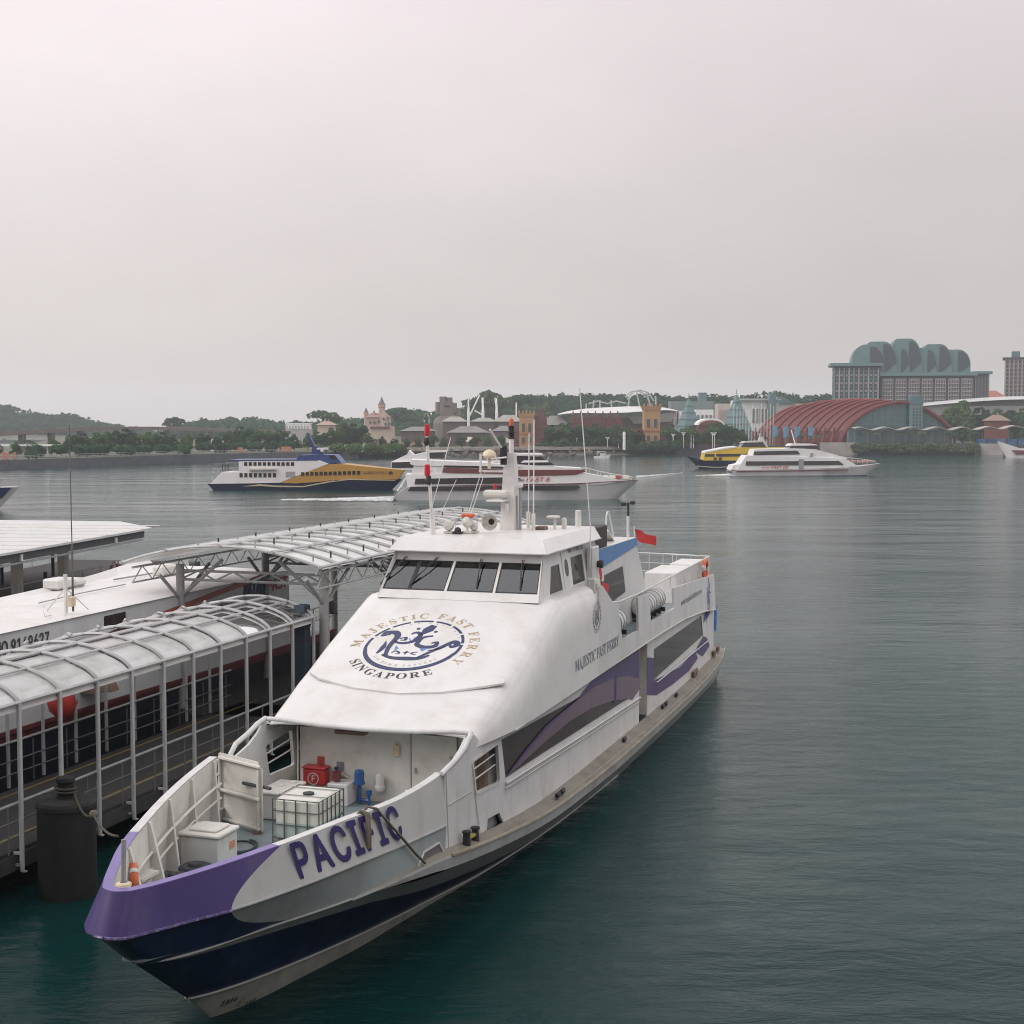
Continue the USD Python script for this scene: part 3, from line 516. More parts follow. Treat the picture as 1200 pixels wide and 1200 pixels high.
for z in (4.45, 4.8): g.tube([(35.5, 2.62, z), (35.95, 1.0, z), (36.3, -.8, z), (35.5, -2.62, z)], .015, 5)
for t in np.linspace(-2.4, 2.4, 9): g.tube([(36.0 - .12 * abs(t), t, 4.0), (36.0 - .12 * abs(t), t, 5.2)], .012, 5)
ferry.obj('stern_rail', g, white, 40)
g = G()
for s in (28.6, 29.3, 30.0, 30.7, 31.4): g.tube([(s, -2.0, 4.0), (s, -2.0, 5.35)], .02, 5)
for z in (4.5, 4.9, 5.35): g.tube([(28.6, -2.0, z), (31.4, -2.0, z)], .018, 5)
ferry.obj('aft_guard_rail', g, greymetal, 40)
ferry.obj('vent_housing', G().box((30.7, 1.92, 4.55), (2.95, 1.2, 1.15), bevel=.03), whitet); ferry.obj('vent_housing', G().box((33.4, 2.08, 4.57), (2.2, .9, 1.2), bevel=.03), whitet)
# deck house behind the wheelhouse
DH = Polygon([(18.2, 4.0), (26.6, 4.0), (26.05, 5.1), (24.8, 6.4), (24.65, 6.78), (18.2, 6.79)])
ferry.obj('deck_house', G().prism(DH, lambda u, v, w: (u, -2.05 + w, v), 4.1), white)
for sg in (1, -1):
    ferry.obj('blue_side_panel', G().prism(Polygon([(18.5, 6.785), (24.65, 6.765), (24.78, 6.5), (19.45, 6.16), (18.8, 6.3)]), lambda u, v, w: (u, sg * (2.053 + w), v), .01), blue)
    ferry.obj('deck_house_window', G().prism(Polygon([(18.5, 5.88), (22.65, 6.0), (23.08, 5.12), (20.8, 4.95), (18.5, 4.95)]), lambda u, v, w: (u, sg * (2.053 + w), v), .012), darkglass)
ferry.obj('exhaust_box', G().box((20.1, 1.75, 7.12), (1.5, .5, .68), bevel=.03), mat('sooty_steel', (.022, .016, .016), .55, .3, 3)); ferry.obj('exhaust_side', G().box((19.25, 1.7, 7.1), (.14, .48, .62)), offwhite)
ferry.obj('roof_hoop', G().tube([(23.4, 1.3, 6.78), (23.5, 1.3, 7.55), (23.65, 1.3, 7.68), (23.85, 1.3, 7.66), (24.0, 1.3, 7.5), (24.5, 1.3, 6.8)], .03, 6), white, 40)
ferry.obj('solar_panel', G().box((22.6, 1.3, 6.98), (.9, .8, .04), tilt=.45), whitet)
ferry.obj('roof_locker', G().box((19.6, .9, 7.05), (.9, .5, .5), bevel=.05), beige)
g = G().tube([(24.5, 1.8, 6.77), (24.5, 1.8, 7.5)], .05, 8); ferry.obj('light_post', g, white, 40)
ferry.obj('flood_light', G().tube([(24.5, 1.8, 7.5), (24.5, 1.8, 7.95)], .035, 6).box((24.5, 1.65, 7.9), (.15, .16, .12), bevel=.02).box((24.5, 1.95, 7.95), (.15, .16, .12), bevel=.02), black)
ferry.obj('inclined_ladder', G().tube([(25.0, 1.9, 6.3), (26.8, 1.9, 4.05)], .03, 5).tube([(25.0, 1.35, 6.3), (26.8, 1.35, 4.05)], .03, 5), greymetal)
# wheelhouse
def whs(z): return 12.88 + (z - 6.18) * (13.6 - 12.88) / .73
def wht(z): return 2.24 - (z - 6.0) * .14
def whf(u, v, w): z = np.minimum(v, 6.95); return whs(z) + 0 * u - w * .0 + (-w), u * wht(v) / 2.2, v
panes = [(-2.16, -1.43), (-1.38, -.41), (-.34, .93), (1.0, 2.14)]
fw = sbox(-2.2, 5.98, 2.2, 7.2)
for a, b in panes: fw = fw.difference(sbox(a, 6.18, b, 6.91))
ferry.obj('wheelhouse_front', G().prism(fw, lambda u, v, w: (whs(np.minimum(v, 6.93)) + w, u * wht(v) / 2.2, v), .05), whitet)
for k, (a, b) in enumerate(panes):
    ferry.obj('wheelhouse_window', G().prism(sbox(a - .01, 6.17, b + .01, 6.92), lambda u, v, w: (whs(v) + .022 + w, u * wht(v) / 2.2, v), .008), whglass)
g = G().prism(sbox(-1.43, 6.18, -1.38, 6.91), lambda u, v, w: (whs(v) - .006 + w, u * wht(v) / 2.2, v), .02)
for a, b in panes: g.prism(sbox(a, 6.18, b, 6.91).difference(sbox(a + .035, 6.215, b - .035, 6.875)), lambda u, v, w: (whs(v) + .012 + w, u * wht(v) / 2.2, v), .008)
ferry.obj('window_gasket', g, black)
wins = [Polygon([(13.78, 6.06), (15.05, 6.06), (14.98, 6.78), (14.2, 6.78)]), Polygon([(16.1, 5.98 + .1), (17.4, 6.08), (17.4, 6.85), (16.15, 6.85)])]
sw_ = Polygon([(12.75, 5.98), (19.0, 5.0), (19.0, 7.2), (13.6, 7.2), (13.55, 6.9)])
for q in wins: sw_ = sw_.difference(q)
for sg in (1, -1):
    ferry.obj('wheelhouse_side', G().prism(sw_, lambda u, v, w: (u, sg * (wht(v) - .05 + w), v), .05), white)
    for q in wins: ferry.obj('wheelhouse_side_window', G().prism(q.buffer(.01), lambda u, v, w: (u, sg * (wht(v) - .03 + w), v), .008), darkglass)
    d = ferry.obj('wheelhouse_door', G().prism(sbox(15.25, 5.9, 15.95, 7.05), lambda u, v, w: (u, sg * (wht(v) + .002 + w), v), .015), white)
    ferry.obj('porthole', G().prism(affinity.scale(Point(15.6, 6.62).buffer(.16), 1, 1.45), lambda u, v, w: (u, sg * (wht(v) + .018 + w), v), .01), darkglass, parent=d)
    ferry.obj('side_lamp_board', G().box((17.95, sg * 2.3, 6.55), (.7, .2, .95), bevel=.03), white)
    ferry.obj('side_spotlight', G().lathe([(.09, 0), (.12, .08), (.12, .16), (0, .18)], (18.1, sg * 2.4, 6.5), 10, 1), black, 40)
    ferry.obj('side_camera', G().box((17.3, sg * 2.45, 5.95), (.3, .25, .42), bevel=.03).box((17.28, sg * 2.6, 5.95), (.15, .06, .15)), offwhite)
t_ = letters('IMO 9788332', .14); ferry.obj('registry_number', G().prism(t_, lambda u, v, w: (15.9 + u * 1.3, wht(7.0) + .003 + w, 6.98 + v), .004), greyprint)
R0, R1 = [(13.42, -2.24, 7.16), (19.15, -2.24, 7.16), (19.15, 2.24, 7.16), (13.42, 2.24, 7.16)], [(13.8, -2.02, 7.52), (19.15, -2.02, 7.52), (19.15, 2.02, 7.52), (13.8, 2.02, 7.52)]
ferry.obj('wheelhouse_roof', G().hexa(A(R0 + R1)), whitet)
ferry.obj('roof_edge_trim', G().tube(A([(13.42, -2.24, 7.17), (13.42, 2.24, 7.17), (19.15, 2.24, 7.17)]), .022, 5), white, 40)
# interior seen through the front panes
ferry.obj('console', G().box((14.0, 0, 6.2), (.5, 3.6, .25), bevel=.05).box((14.1, .9, 6.42), (.08, .5, .3)).box((14.1, -.3, 6.42), (.08, .5, .3)), mat('console_grey', (.16, .16, .165), .5, .1))
ferry.obj('wheelhouse_floor', G().box((16, 0, 6.02), (6, 4.2, .03)), mat('cabin_grey', (.3, .3, .3), .6, .1)); ferry.obj('wheelhouse_back_wall', G().box((17.5, 0, 6.6), (.05, 4.2, 1.2)), mat('cabin_wall', (.7, .7, .7), .6, .1))
ferry.obj('helm_seat', G().box((14.9, -.85, 6.4), (.45, .5, .7), bevel=.08), mat('seat_grey', (.10, .10, .11), .7, .2)); ferry.obj('head_rest', G().box((14.75, -.62, 6.62), (.12, .3, .2), bevel=.05), offwhite); ferry.obj('helm_seat', G().box((14.9, .7, 6.4), (.45, .5, .7), bevel=.08), mat('seat_grey2', (.10, .10, .11), .7, .2))
for t, lean in ((-1.75, -.45), (-.85, -.5), (.4, .06), (1.55, .1)):
    g = G().tube([(13.52, t, 7.0), (13.3, t + lean * .4, 6.75), (13.05, t + lean, 6.42)], .016, 5).tube([(13.55, t + .05, 7.0), (13.33, t + lean * .35, 6.76)], .012, 4); g.tube([(13.18, t + lean * .75, 6.58), (12.98, t + lean * 1.15, 6.28)], .024, 4)
    ferry.obj('wiper', g, black)
# mast and roof gear
mc = 17.35
def col(z0, z1, f0, f1, b0, b1, w0, w1): w0, w1 = 1.3 * w0, 1.3 * w1; return A([(mc - f0, -w0, z0), (mc + b0, -w0, z0), (mc + b0, w0, z0), (mc - f0, w0, z0), (mc - f1, -w1, z1), (mc + b1, -w1, z1), (mc + b1, w1, z1), (mc - f1, w1, z1)])
ferry.obj('mast', G().hexa(col(7.5, 8.35, .42, .36, .14, .12, .17, .15)).hexa(col(8.35, 9.35, .36, .22, .12, .1, .15, .13)).hexa(col(9.35, 9.75, .2, .14, .1, .08, .12, .1)).tube([(mc, 0, 9.75), (mc, 0, 10.15)], .075, 8), whitet)
ferry.obj('signal_light_stack', G().lathe([(.09, 0), (.12, .03), (.08, .06), (.09, .16), (.13, .18), (.08, .22), (.09, .34), (.12, .36), (0, .38)], (mc, 0, 10.15), 12), black, 40)
ferry.obj('top_lamp', G().lathe([(.06, 0), (.07, .12), (.05, .2), (0, .22)], (mc, 0, 10.53), 10), orange, 40)
ferry.obj('radar_platform', G().box((16.8, -.2, 8.38), (.8, .5, .05), bevel=.01).tube([(16.9, 0, 8.3), (mc - .3, 0, 7.9)], .06, 6), whitet)
ferry.obj('radar_scanner', G().box((16.75, -.25, 8.58), (.32, .75, .2), bevel=.06), offwhite); ferry.obj('scanner_lamp', G().lathe([(.05, 0), (.06, .12), (0, .18)], (16.75, -.3, 8.7), 8), red, 40)
ferry.obj('mast_arm', G().box((16.75, -.35, 9.22), (.08, .85, .06)).tube([(16.7, -.72, 9.2), (16.7, -.72, 9.72)], .035, 6).tube([(16.9, 0, 9.62), (16.9, -.6, 9.55)], .03, 6), whitet)
ferry.obj('satellite_dome', G().lathe([(.0, 0), (.14, .02), (.195, .09), (.19, .15), (.14, .22), (.06, .26), (0, .27)], (16.6, -.42, 9.58), 16).tube([(16.6, -.42, 9.3), (16.6, -.42, 9.6)], .05, 6), mat('dome_cream', (.66, .55, .40), .4, .06), 40)
ferry.obj('mast_bracket', G().box((17.0, -.12, 9.75), (.16, .2, .42), bevel=.03).box((17.0, -.12, 9.5), (.12, .16, .2)), black)
ferry.obj('slanted_whip', G().tube([(16.9, -.15, 9.9), (16.3, -.3, 10.42)], .03, 5), offwhite)
ferry.obj('fog_horn', G().lathe([(.0, .0), (.05, .02), (.06, .0), (.08, -.15), (.12, -.3), (.24, -.42)], (16.15, -.12, 7.82), 16, 0).lathe([(.24, -.42), (.22, -.40), (.1, -.28), (.04, -.1)], (16.15, -.12, 7.82), 16, 0), offwhite, 40)
ferry.obj('horn_throat', G().lathe([(.09, -.25), (0, -.25)], (16.15, -.12, 7.82), 14, 0), black)
ferry.obj('camera_post', G().tube([(17.2, .32, 7.5), (17.2, .32, 8.75)], .045, 6).tube([(17.2, .22, 7.5), (17.2, .22, 8.5)], .025, 5), greymetal); ferry.obj('camera_dome', G().box((17.2, .32, 8.8), (.22, .14, .14), bevel=.04), whitet)
for s, t, z1, r in ((17.9, .35, 10.3, .018), (17.1, .75, 10.7, .02)): ferry.obj('whip_aerial', G().tube([(s, t, 7.5), (s, t, 8.0)], .06, 7).tube([(s, t, 7.9), (s, t + .02, z1)], r, 5), whitet)
ferry.obj('whip_aerial', G().tube([(17.6, 2.3, 6.4), (17.6, 2.32, 7.7)], .022, 5).tube([(17.6, 2.32, 7.6), (17.1, 2.12, 11.6)], .016, 5), whitet)
ferry.obj('signal_pole', G().tube([(14.7, -1.42, 7.5), (14.7, -1.45, 8.1)], .075, 7).tube([(14.7, -1.45, 8.0), (14.6, -1.56, 10.3)], .045, 7), whitet, 40)
for z, in ((9.25,), (10.35,)): ferry.obj('red_lantern', G().lathe([(.05, -.22), (.055, -.2), (.04, -.12), (.075, -.1), (.085, 0), (.075, .2), (0, .22)], (14.62, -1.55, z), 10), red if z > 10 else mat('red_lantern', (.5, .02, .03), .3, .1), 40)
ferry.obj('lantern_foot', G().lathe([(.05, -.1), (.09, 0), (.06, .15)], (14.6, -1.5, 9.0), 8).lathe([(.05, -.1), (.09, 0), (.06, .12)], (14.6, -1.56, 10.08), 8), black); ferry.obj('lantern_glass', G().lathe([(.07, 0), (.09, .14), (.05, .26), (0, .28)], (14.62, -1.56, 10.6), 10), clearpanel)
for P in ([(14.65, -1.45, 8.2), (15.4, -1.15, 10.2)], [(14.7, -1.42, 7.6), (15.7, -1.1, 9.0)], [(16.7, -.7, 9.2), (16.0, -1.0, 7.55)], [(16.75, -.6, 9.2), (15.9, -.9, 7.55)]): ferry.obj('stay_wire', G().tube(P, .012, 4), offwhite)
for s, t, z, r, mm in ((15.1, -1.1, 7.75, .16, offwhite), (15.3, -.62, 7.85, .17, offwhite), (15.5, -.5, 7.7, .12, offwhite), (15.0, -.8, 7.62, .1, black)):
    ferry.obj('search_light', G().lathe([(0, -r), (r * .8, -r * .7), (r, 0), (r * .8, .7 * r), (0, r)], (s, t, z), 12, 0).tube([(s, t, 7.5), (s, t, z)], .03, 5).box((s, t, 7.56), (.2, .25, .06)), mm, 40)
ferry.obj('orange_light_hood', G().box((15.35, -.62, 8.02), (.25, .36, .12), bevel=.04), orange)
ferry.obj('lamp_frame', G().tube([(15.2, -.95, 7.5), (15.2, -.95, 7.95), (15.2, -.3, 7.95), (15.2, -.3, 7.5)], .02, 5), steel)
ferry.obj('gps_antenna', G().tube([(17.6, 1.25, 7.5), (17.6, 1.25, 7.85)], .04, 6).box((17.6, 1.2, 7.88), (.3, .35, .08), bevel=.03), offwhite); ferry.obj('gps_antenna', G().lathe([(.07, 0), (.075, .28), (.05, .34), (0, .35)], (17.9, 1.45, 7.5), 10), offwhite, 40)
ferry.obj('gps_antenna', G().lathe([(.09, 0), (.09, .5), (0, .52)], (18.9, 1.6, 7.5), 10), whitet, 40); ferry.obj('life_jacket_box', G().box((17.4, .9, 7.56), (.4, .3, .12), bevel=.03), brown)
# courtesy flag drooping at the wheelhouse corner, stern ensign and blue stern banner
def flagmesh(p, du, dv, nu=8, nv=6, amp=.06, seed=0):
    u, v = np.meshgrid(np.linspace(0, 1, nu), np.linspace(0, 1, nv), indexing='ij')
    P = A(p) + u[..., None] * A(du) + v[..., None] * A(dv); wv_ = amp * np.sin(u * 7 + v * 2 + seed); return P + np.stack([wv_ * .5, wv_, wv_ * .3], -1)
ferry.obj('courtesy_flag', G().grid(flagmesh((19.2, 2.0, 6.7), (.35, .1, -.5), (-.05, .02, -.45))).grid(flagmesh((19.6, 2.12, 5.95), (.5, .1, -.35), (.0, .02, -.4), seed=2)), red, 40); ferry.obj('flag_white_half', G().grid(flagmesh((19.25, 2.03, 6.35), (.3, .1, -.55), (.2, .02, .05))), offwhite, 40)
ferry.obj('flag_staff', G().tube([(31.5, .4, 4.0), (31.5, .4, 6.65)], .025, 6), white, 40); ferry.obj('ensign', G().grid(flagmesh((31.5, .4, 6.55), (.2, .75, -.28), (0, .02, -.4), 10, 7, .06)), red, 40)
ferry.obj('stern_banner', G().grid(flagmesh((36.6, 2.3, 3.1), (.35, .35, -.1), (0, .0, -1.1), 6, 8, .05)), mat('banner_blue', (.05, .16, .42), .6, .2), 40)
ferry.obj('cabin_end_wall', G().box((35.9, 0, 2.0), (.08, 5.4, 2.1)), white)

# ---- things carried on the ferry
def raft(s, t, z, first=[None]):
    if first[0] is None:
        T = Thing('life_raft', LR, 'life raft', (s, t, z), group='white life raft canisters behind the side bulwark')
        T.obj('canister', G().lathe([(0, -.62), (.2, -.62), (.34, -.5), (.36, -.3), (.36, .3), (.34, .5), (.2, .62), (0, .62)], (s, t, z + .42), 16, 0), white, 40)
        for d in (-.35, 0, .35): T.obj('strap', G().lathe([(.365, -.03), (.375, -.03), (.375, .03), (.365, .03)], (s + d, t, z + .42), 16, 0), greymetal)
        [T.obj('cradle', G().box((s + d, t, z + .06), (.08, .7, .14)), black) for d in (-.35, .35)]; first[0] = T.path; return
    w = BOW + AV * s + PV * t + A([0, 0, z]); copy_thing(first[0], 'life_raft', w, BYAW, None, LR, 'life raft', 'white life raft canisters behind the side bulwark')
for s, LR in ((20.1, 'white life raft canister alone in the bulwark gap nearer the wheelhouse'), (24.45, 'forward one of two white life raft canisters in the aft bulwark gap'), (25.85, 'aft one of two white life raft canisters in the aft bulwark gap')): raft(s, 2.38, 4.12)

cagem = mat('dark_cage_wire', (.07, .075, .072), .5, .2)
T = Thing('liquid_tank', 'white square liquid tank in a grey wire cage on the foredeck', 'tank', (4.4, -.2, 1.96))
T.obj('tank', G().box((4.4, -.2, 2.5), (1.12, .98, .86), bevel=.06), mat('translucent_plastic', (.62, .61, .55), .45, .06, 1.5, subsurface_weight=.15)); T.obj('pallet', G().box((4.4, -.2, 2.02), (1.15, 1.0, .1)), greymetal)
T.obj('liquid_level', G().box((4.4, -.2, 2.28), (1.126, .986, .42), bevel=.05), mat('stored_liquid', (.40, .47, .44), .4, .08))
T.obj('cap', G().lathe([(.11, 0), (.12, .04), (0, .045)], (4.3, -.15, 2.93), 14), black, 30)
for z in (2.12, 2.4, 2.68, 2.92): T.obj('cage_rail', G().tube([(3.81, -.72, z), (4.99, -.72, z), (4.99, .32, z), (3.81, .32, z)], .012, 5, closed=True), cagem)
for t in np.linspace(-.72, .32, 5): T.obj('cage_bar', G().tube([(3.81, t, 2.0), (3.81, t, 2.93)], .015, 5), cagem)
for s in np.linspace(4.0, 4.99, 6): T.obj('cage_bar', G().tube([(s, .32, 2.0), (s, .32, 2.93)], .015, 5), cagem)
for s in (4.1, 4.7): T.obj('cage_bar', G().tube([(s, -.72, 2.95), (s, .32, 2.95)], .012, 5), greymetal)

T = Thing('deck_locker', 'white deck locker with a stepped lid nearest the bow', 'locker', (2.35, -1.4, 1.96))
T.obj('case', G().box((2.35, -1.35, 2.26), (.75, .85, .62), bevel=.03), white); T.obj('lid', G().box((2.35, -1.35, 2.61), (.82, .92, .07), bevel=.02).box((2.38, -1.35, 2.67), (.55, .6, .06), bevel=.02), offwhite); T.obj('warning_label', G().box((2.5, -.92, 2.33), (.2, .012, .14)), mat('label_orange', (.5, .22, .12), .5, .1))
T = Thing('deck_locker', 'white deck locker standing against the bulkhead behind the wire cage', 'locker', (5.95, -1.62, 1.96))
T.obj('case', G().box((5.95, -1.62, 2.24), (1.05, .6, .56), bevel=.03), white); T.obj('lid', G().box((5.95, -1.62, 2.55), (1.11, .66, .07), bevel=.02), offwhite)
for d in (-.4, .0, .4): T.obj('hinge', G().box((5.95 + d * .9, -1.62 + d * .3, 2.6), (.16, .1, .04), bevel=.01), offwhite)
one('white_cabinet', 'small white cabinet below the fire extinguisher at the bulkhead', 'cabinet', G().box((7.2, -.75, 2.2), (.5, .5, .5), bevel=.02), white, (7.2, -.75, 1.96), 'b')
T = Thing('fire_hose_box', 'red fire hose box marked with a circled F on the bulkhead', 'hose box', (7.4, -1.5, 2.28))
T.obj('box', G().box((7.42, -1.5, 2.47), (.3, .56, .4), bevel=.05), red); T.obj('lid', G().box((7.42, -1.5, 2.68), (.33, .6, .05), bevel=.02), red)
T.obj('marking', G().prism(Point(0, 0).buffer(.14).difference(Point(0, 0).buffer(.12)), lambda u, v, w: (7.266 - w, -1.5 + u, 2.44 + v), .004).prism(affinity.translate(letters('F', .15), -.05, -.07), lambda u, v, w: (7.266 - w, -1.5 + u, 2.44 + v), .004), white)
T = Thing('fire_extinguisher', 'red fire extinguisher hanging beside the hose box', 'fire extinguisher', (7.45, -1.0, 2.1))
T.obj('bottle', G().lathe([(0, 0), (.1, 0), (.11, .05), (.11, .42), (.08, .5), (.03, .52), (.03, .56), (0, .56)], (7.45, -1.0, 2.1), 14), red, 40); T.obj('valve', G().box((7.45, -1.0, 2.68), (.1, .06, .06)), black); T.obj('hose', G().tube([(7.4, -1.0, 2.66), (7.36, -.9, 2.55), (7.38, -.88, 2.25)], .015, 5), black)
one('red_bucket', 'small dark red bucket on the white cabinet', 'bucket', G().lathe([(0, 0), (.08, 0), (.11, .22), (.1, .22), (.08, .02)], (7.15, -.85, 2.46), 12), maroon, (7.15, -.85, 2.46), 'b', 40)
T = Thing('deck_pump', 'blue deck pump with a domed motor on a pipe', 'pump', (7.3, -.36, 1.96))
T.obj('motor', G().lathe([(0, .78), (.09, .76), (.115, .7), (.115, .5), (.13, .48), (.13, .44), (0, .44)], (7.3, -.36, 1.96), 14), bluepump, 40); T.obj('pipe', G().tube([(7.3, -.36, 1.96), (7.3, -.36, 2.42)], .05, 8).tube([(7.3, -.36, 2.05), (7.25, -.1, 2.05)], .04, 6), bluepump, 40)
one('blue_valve', 'short blue valve standing next to the blue pump', 'valve', G().tube([(7.25, -.1, 1.96), (7.25, -.1, 2.22)], .035, 7).lathe([(.05, .2), (.07, .24), (.07, .32), (0, .34)], (7.25, -.1, 1.96), 10), bluepump, (7.25, -.1, 1.96), 'b', 40)
one('hand_pump', 'thin brown pipe with an elbow beside the cabinet', 'pipe', G().tube([(7.3, -.62, 1.96), (7.3, -.62, 2.28), (7.25, -.5, 2.3)], .02, 6), brown, (7.3, -.62, 1.96), 'b', 40)
T = Thing('mooring_davit', 'thin dark T shaped handle standing on the foredeck', 'handle', (4.5, -1.45, 1.96)); T.obj('shaft', G().tube([(4.5, -1.45, 1.96), (4.5, -1.45, 2.95)], .022, 6), greymetal); T.obj('crossbar', G().tube([(4.62, -1.85, 2.96), (4.45, -1.1, 2.94)], .035, 6), black); T.obj('foot', G().lathe([(.12, 0), (.1, .06), (.03, .08)], (4.5, -1.45, 1.96), 10), brown)
T = Thing('bulwark_gate', 'open white bulwark gate panel swung across the foredeck', 'gate', (4.7, -2.0, 2.0))
def gt(u, v, w): return 5.0 - .55 * u + w - .03 * np.sin(v * 3), -2.62 + 1.28 * u, v
T.obj('panel', G().prism(sbox(0, 2.02, 1, 3.42).difference(sbox(.9, 3.3, 1, 3.42)).buffer(.04), gt, .03, seg=.2), offwhite)
for z in (2.06, 2.7, 3.38): T.obj('stiffener', G().prism(sbox(0, z - .02, 1, z + .02), gt, -.09), offwhite)
for u in (.02, .96): T.obj('edge_bar', G().prism(sbox(u - .02, 2.02, u + .02, 3.3), gt, -.08), offwhite)
for z in (2.3, 2.75, 3.05, 3.36): T.obj('hinge', G().tube([(4.3, -2.5, z), (5.0, -2.6, z - .03)], .025, 5), offwhite)
T = Thing('life_ring', 'orange and white life ring hung inside the bow bulwark', 'life ring', (-.9, -1.0, 2.3))
th_ = np.linspace(0, 2 * math.pi, 21)[:-1]
T.obj('ring', G().tube(np.stack([-.9 + .27 * np.cos(th_) * .85, -.93 - .16 * np.cos(th_) + .0 * th_, 2.62 + .3 * np.sin(th_)], -1), .075, 8, closed=True), orange, 60)
for a in (.6, 2.2, 3.8, 5.3): T.obj('white_band', G().tube([(-.9 + .27 * math.cos(b) * .85, -.93 - .16 * math.cos(b), 2.62 + .3 * math.sin(b)) for b in (a - .12, a, a + .12)], .08, 8), white, 60)
one('orange_line_bag', 'orange rescue line bundle on the deck below the life ring', 'rescue line', G().lathe([(0, 0), (.14, .02), (.17, .2), (.12, .42), (.04, .48), (0, .48)], (-1.1, -.62, 1.96), 10), orange, (-1.1, -.62, 1.96), 'b', 40)
for (s, t, lb) in ((.75, -1.12, 'dark rope drum nearer the bow tip on the foredeck'), (1.42, -1.1, 'dark rope drum next to the white stepped locker')):
    T = Thing('rope_drum', lb, 'rope drum', (s, t, 1.96)); T.obj('drum', G().lathe([(0, 0), (.3, 0), (.3, .22), (.27, .26), (0, .26)], (s, t, 1.96), 18), mat('tarred_drum', (.02, .026, .034), .5, .3, 5), 30)
    for k in range(3): T.obj('rope_turn', G().lathe([(.3 + .03 * math.cos(a), .06 + .075 * k + .03 * math.sin(a)) for a in np.linspace(0, 2 * math.pi, 7)], (s, t, 1.96), 18), mat('dark_blue_rope', (.02, .035, .055), .85, .3, 20), 60)
    T.obj('hub', G().lathe([(.14, .26), (.12, .31), (.05, .32), (0, .3)], (s, t, 1.96), 12), black, 30)
T = Thing('bow_staff', 'short grey jack staff on a round base at the bow tip', 'staff', (-2.62, 0, 3.22)); T.obj('pole', G().tube([(-2.58, -.02, 3.22), (-2.5, -.05, 3.92)], .04, 8), greymetal, 40); T.obj('base', G().lathe([(.13, 0), (.12, .03), (.06, .05)], (-2.6, 0, 3.215), 14), beige, 40)
# ropes over the bulwark
def sag(p, q, d, n=14): u = np.linspace(0, 1, n)[:, None]; return A(p) * (1 - u) + A(q) * u - A([0, 0, 1]) * d * 4 * u * (1 - u)
T_ = np.array([(2.0, 1.6, 2.5), (2.1, 1.85, 3.2), (2.15, 2.0, 3.33), (2.12, 2.12, 3.3), (2.0, 2.2, 3.0), (1.95, 2.22, 2.7)])
one('mooring_rope', 'thick brown mooring rope hanging over the bulwark between the letters F and C', 'rope', G().tube(T_, [.03, .03, .035, .04, .042, .03], 7).tube(T_ + A([.07, .01, -.02]), .028, 6), rope, (2.1, 2.1, 3.3), 'b', 60)
one('mooring_rope', 'thin dark line hanging from the bulwark down to the rubbing strake', 'rope', G().tube(A([(2.3, 1.7, 2.9), (2.42, 2.0, 3.34), (2.5, 2.16, 3.3), (2.75, 2.32, 2.95), (3.1, 2.42, 2.6), (3.6, 2.5, 2.15), (3.95, 2.56, 1.86)]), .028, 6), rope, (2.5, 2.1, 3.3), 'b', 60)
one('hose_coil', 'dark hose lying in loops on the foredeck by the open gate', 'hose', G().tube(A([(3.4 + .5 * math.cos(a) * (1 - a / 30), -1.3 + .35 * math.sin(a), 1.985) for a in np.linspace(0, 12, 50)]), .022, 5), mat('hose_black', (.02, .03, .03), .5, .3), (3.4, -1.3, 1.96), 'b', 60)
T = Thing('life_ring', 'orange life ring on the stern hand rail of the upper deck', 'life ring', (33.9, 2.72, 4.5))
T.obj('ring', G().tube(np.stack([33.9 + .33 * np.cos(th_), 2.74 + 0 * th_, 4.82 + .36 * np.sin(th_)], -1), .085, 8, closed=True), orange, 60); T.obj('white_band', G().tube([(33.6, 2.74, 4.82), (33.56, 2.74, 4.9), (33.6, 2.74, 4.98)], .09, 8), white, 60)
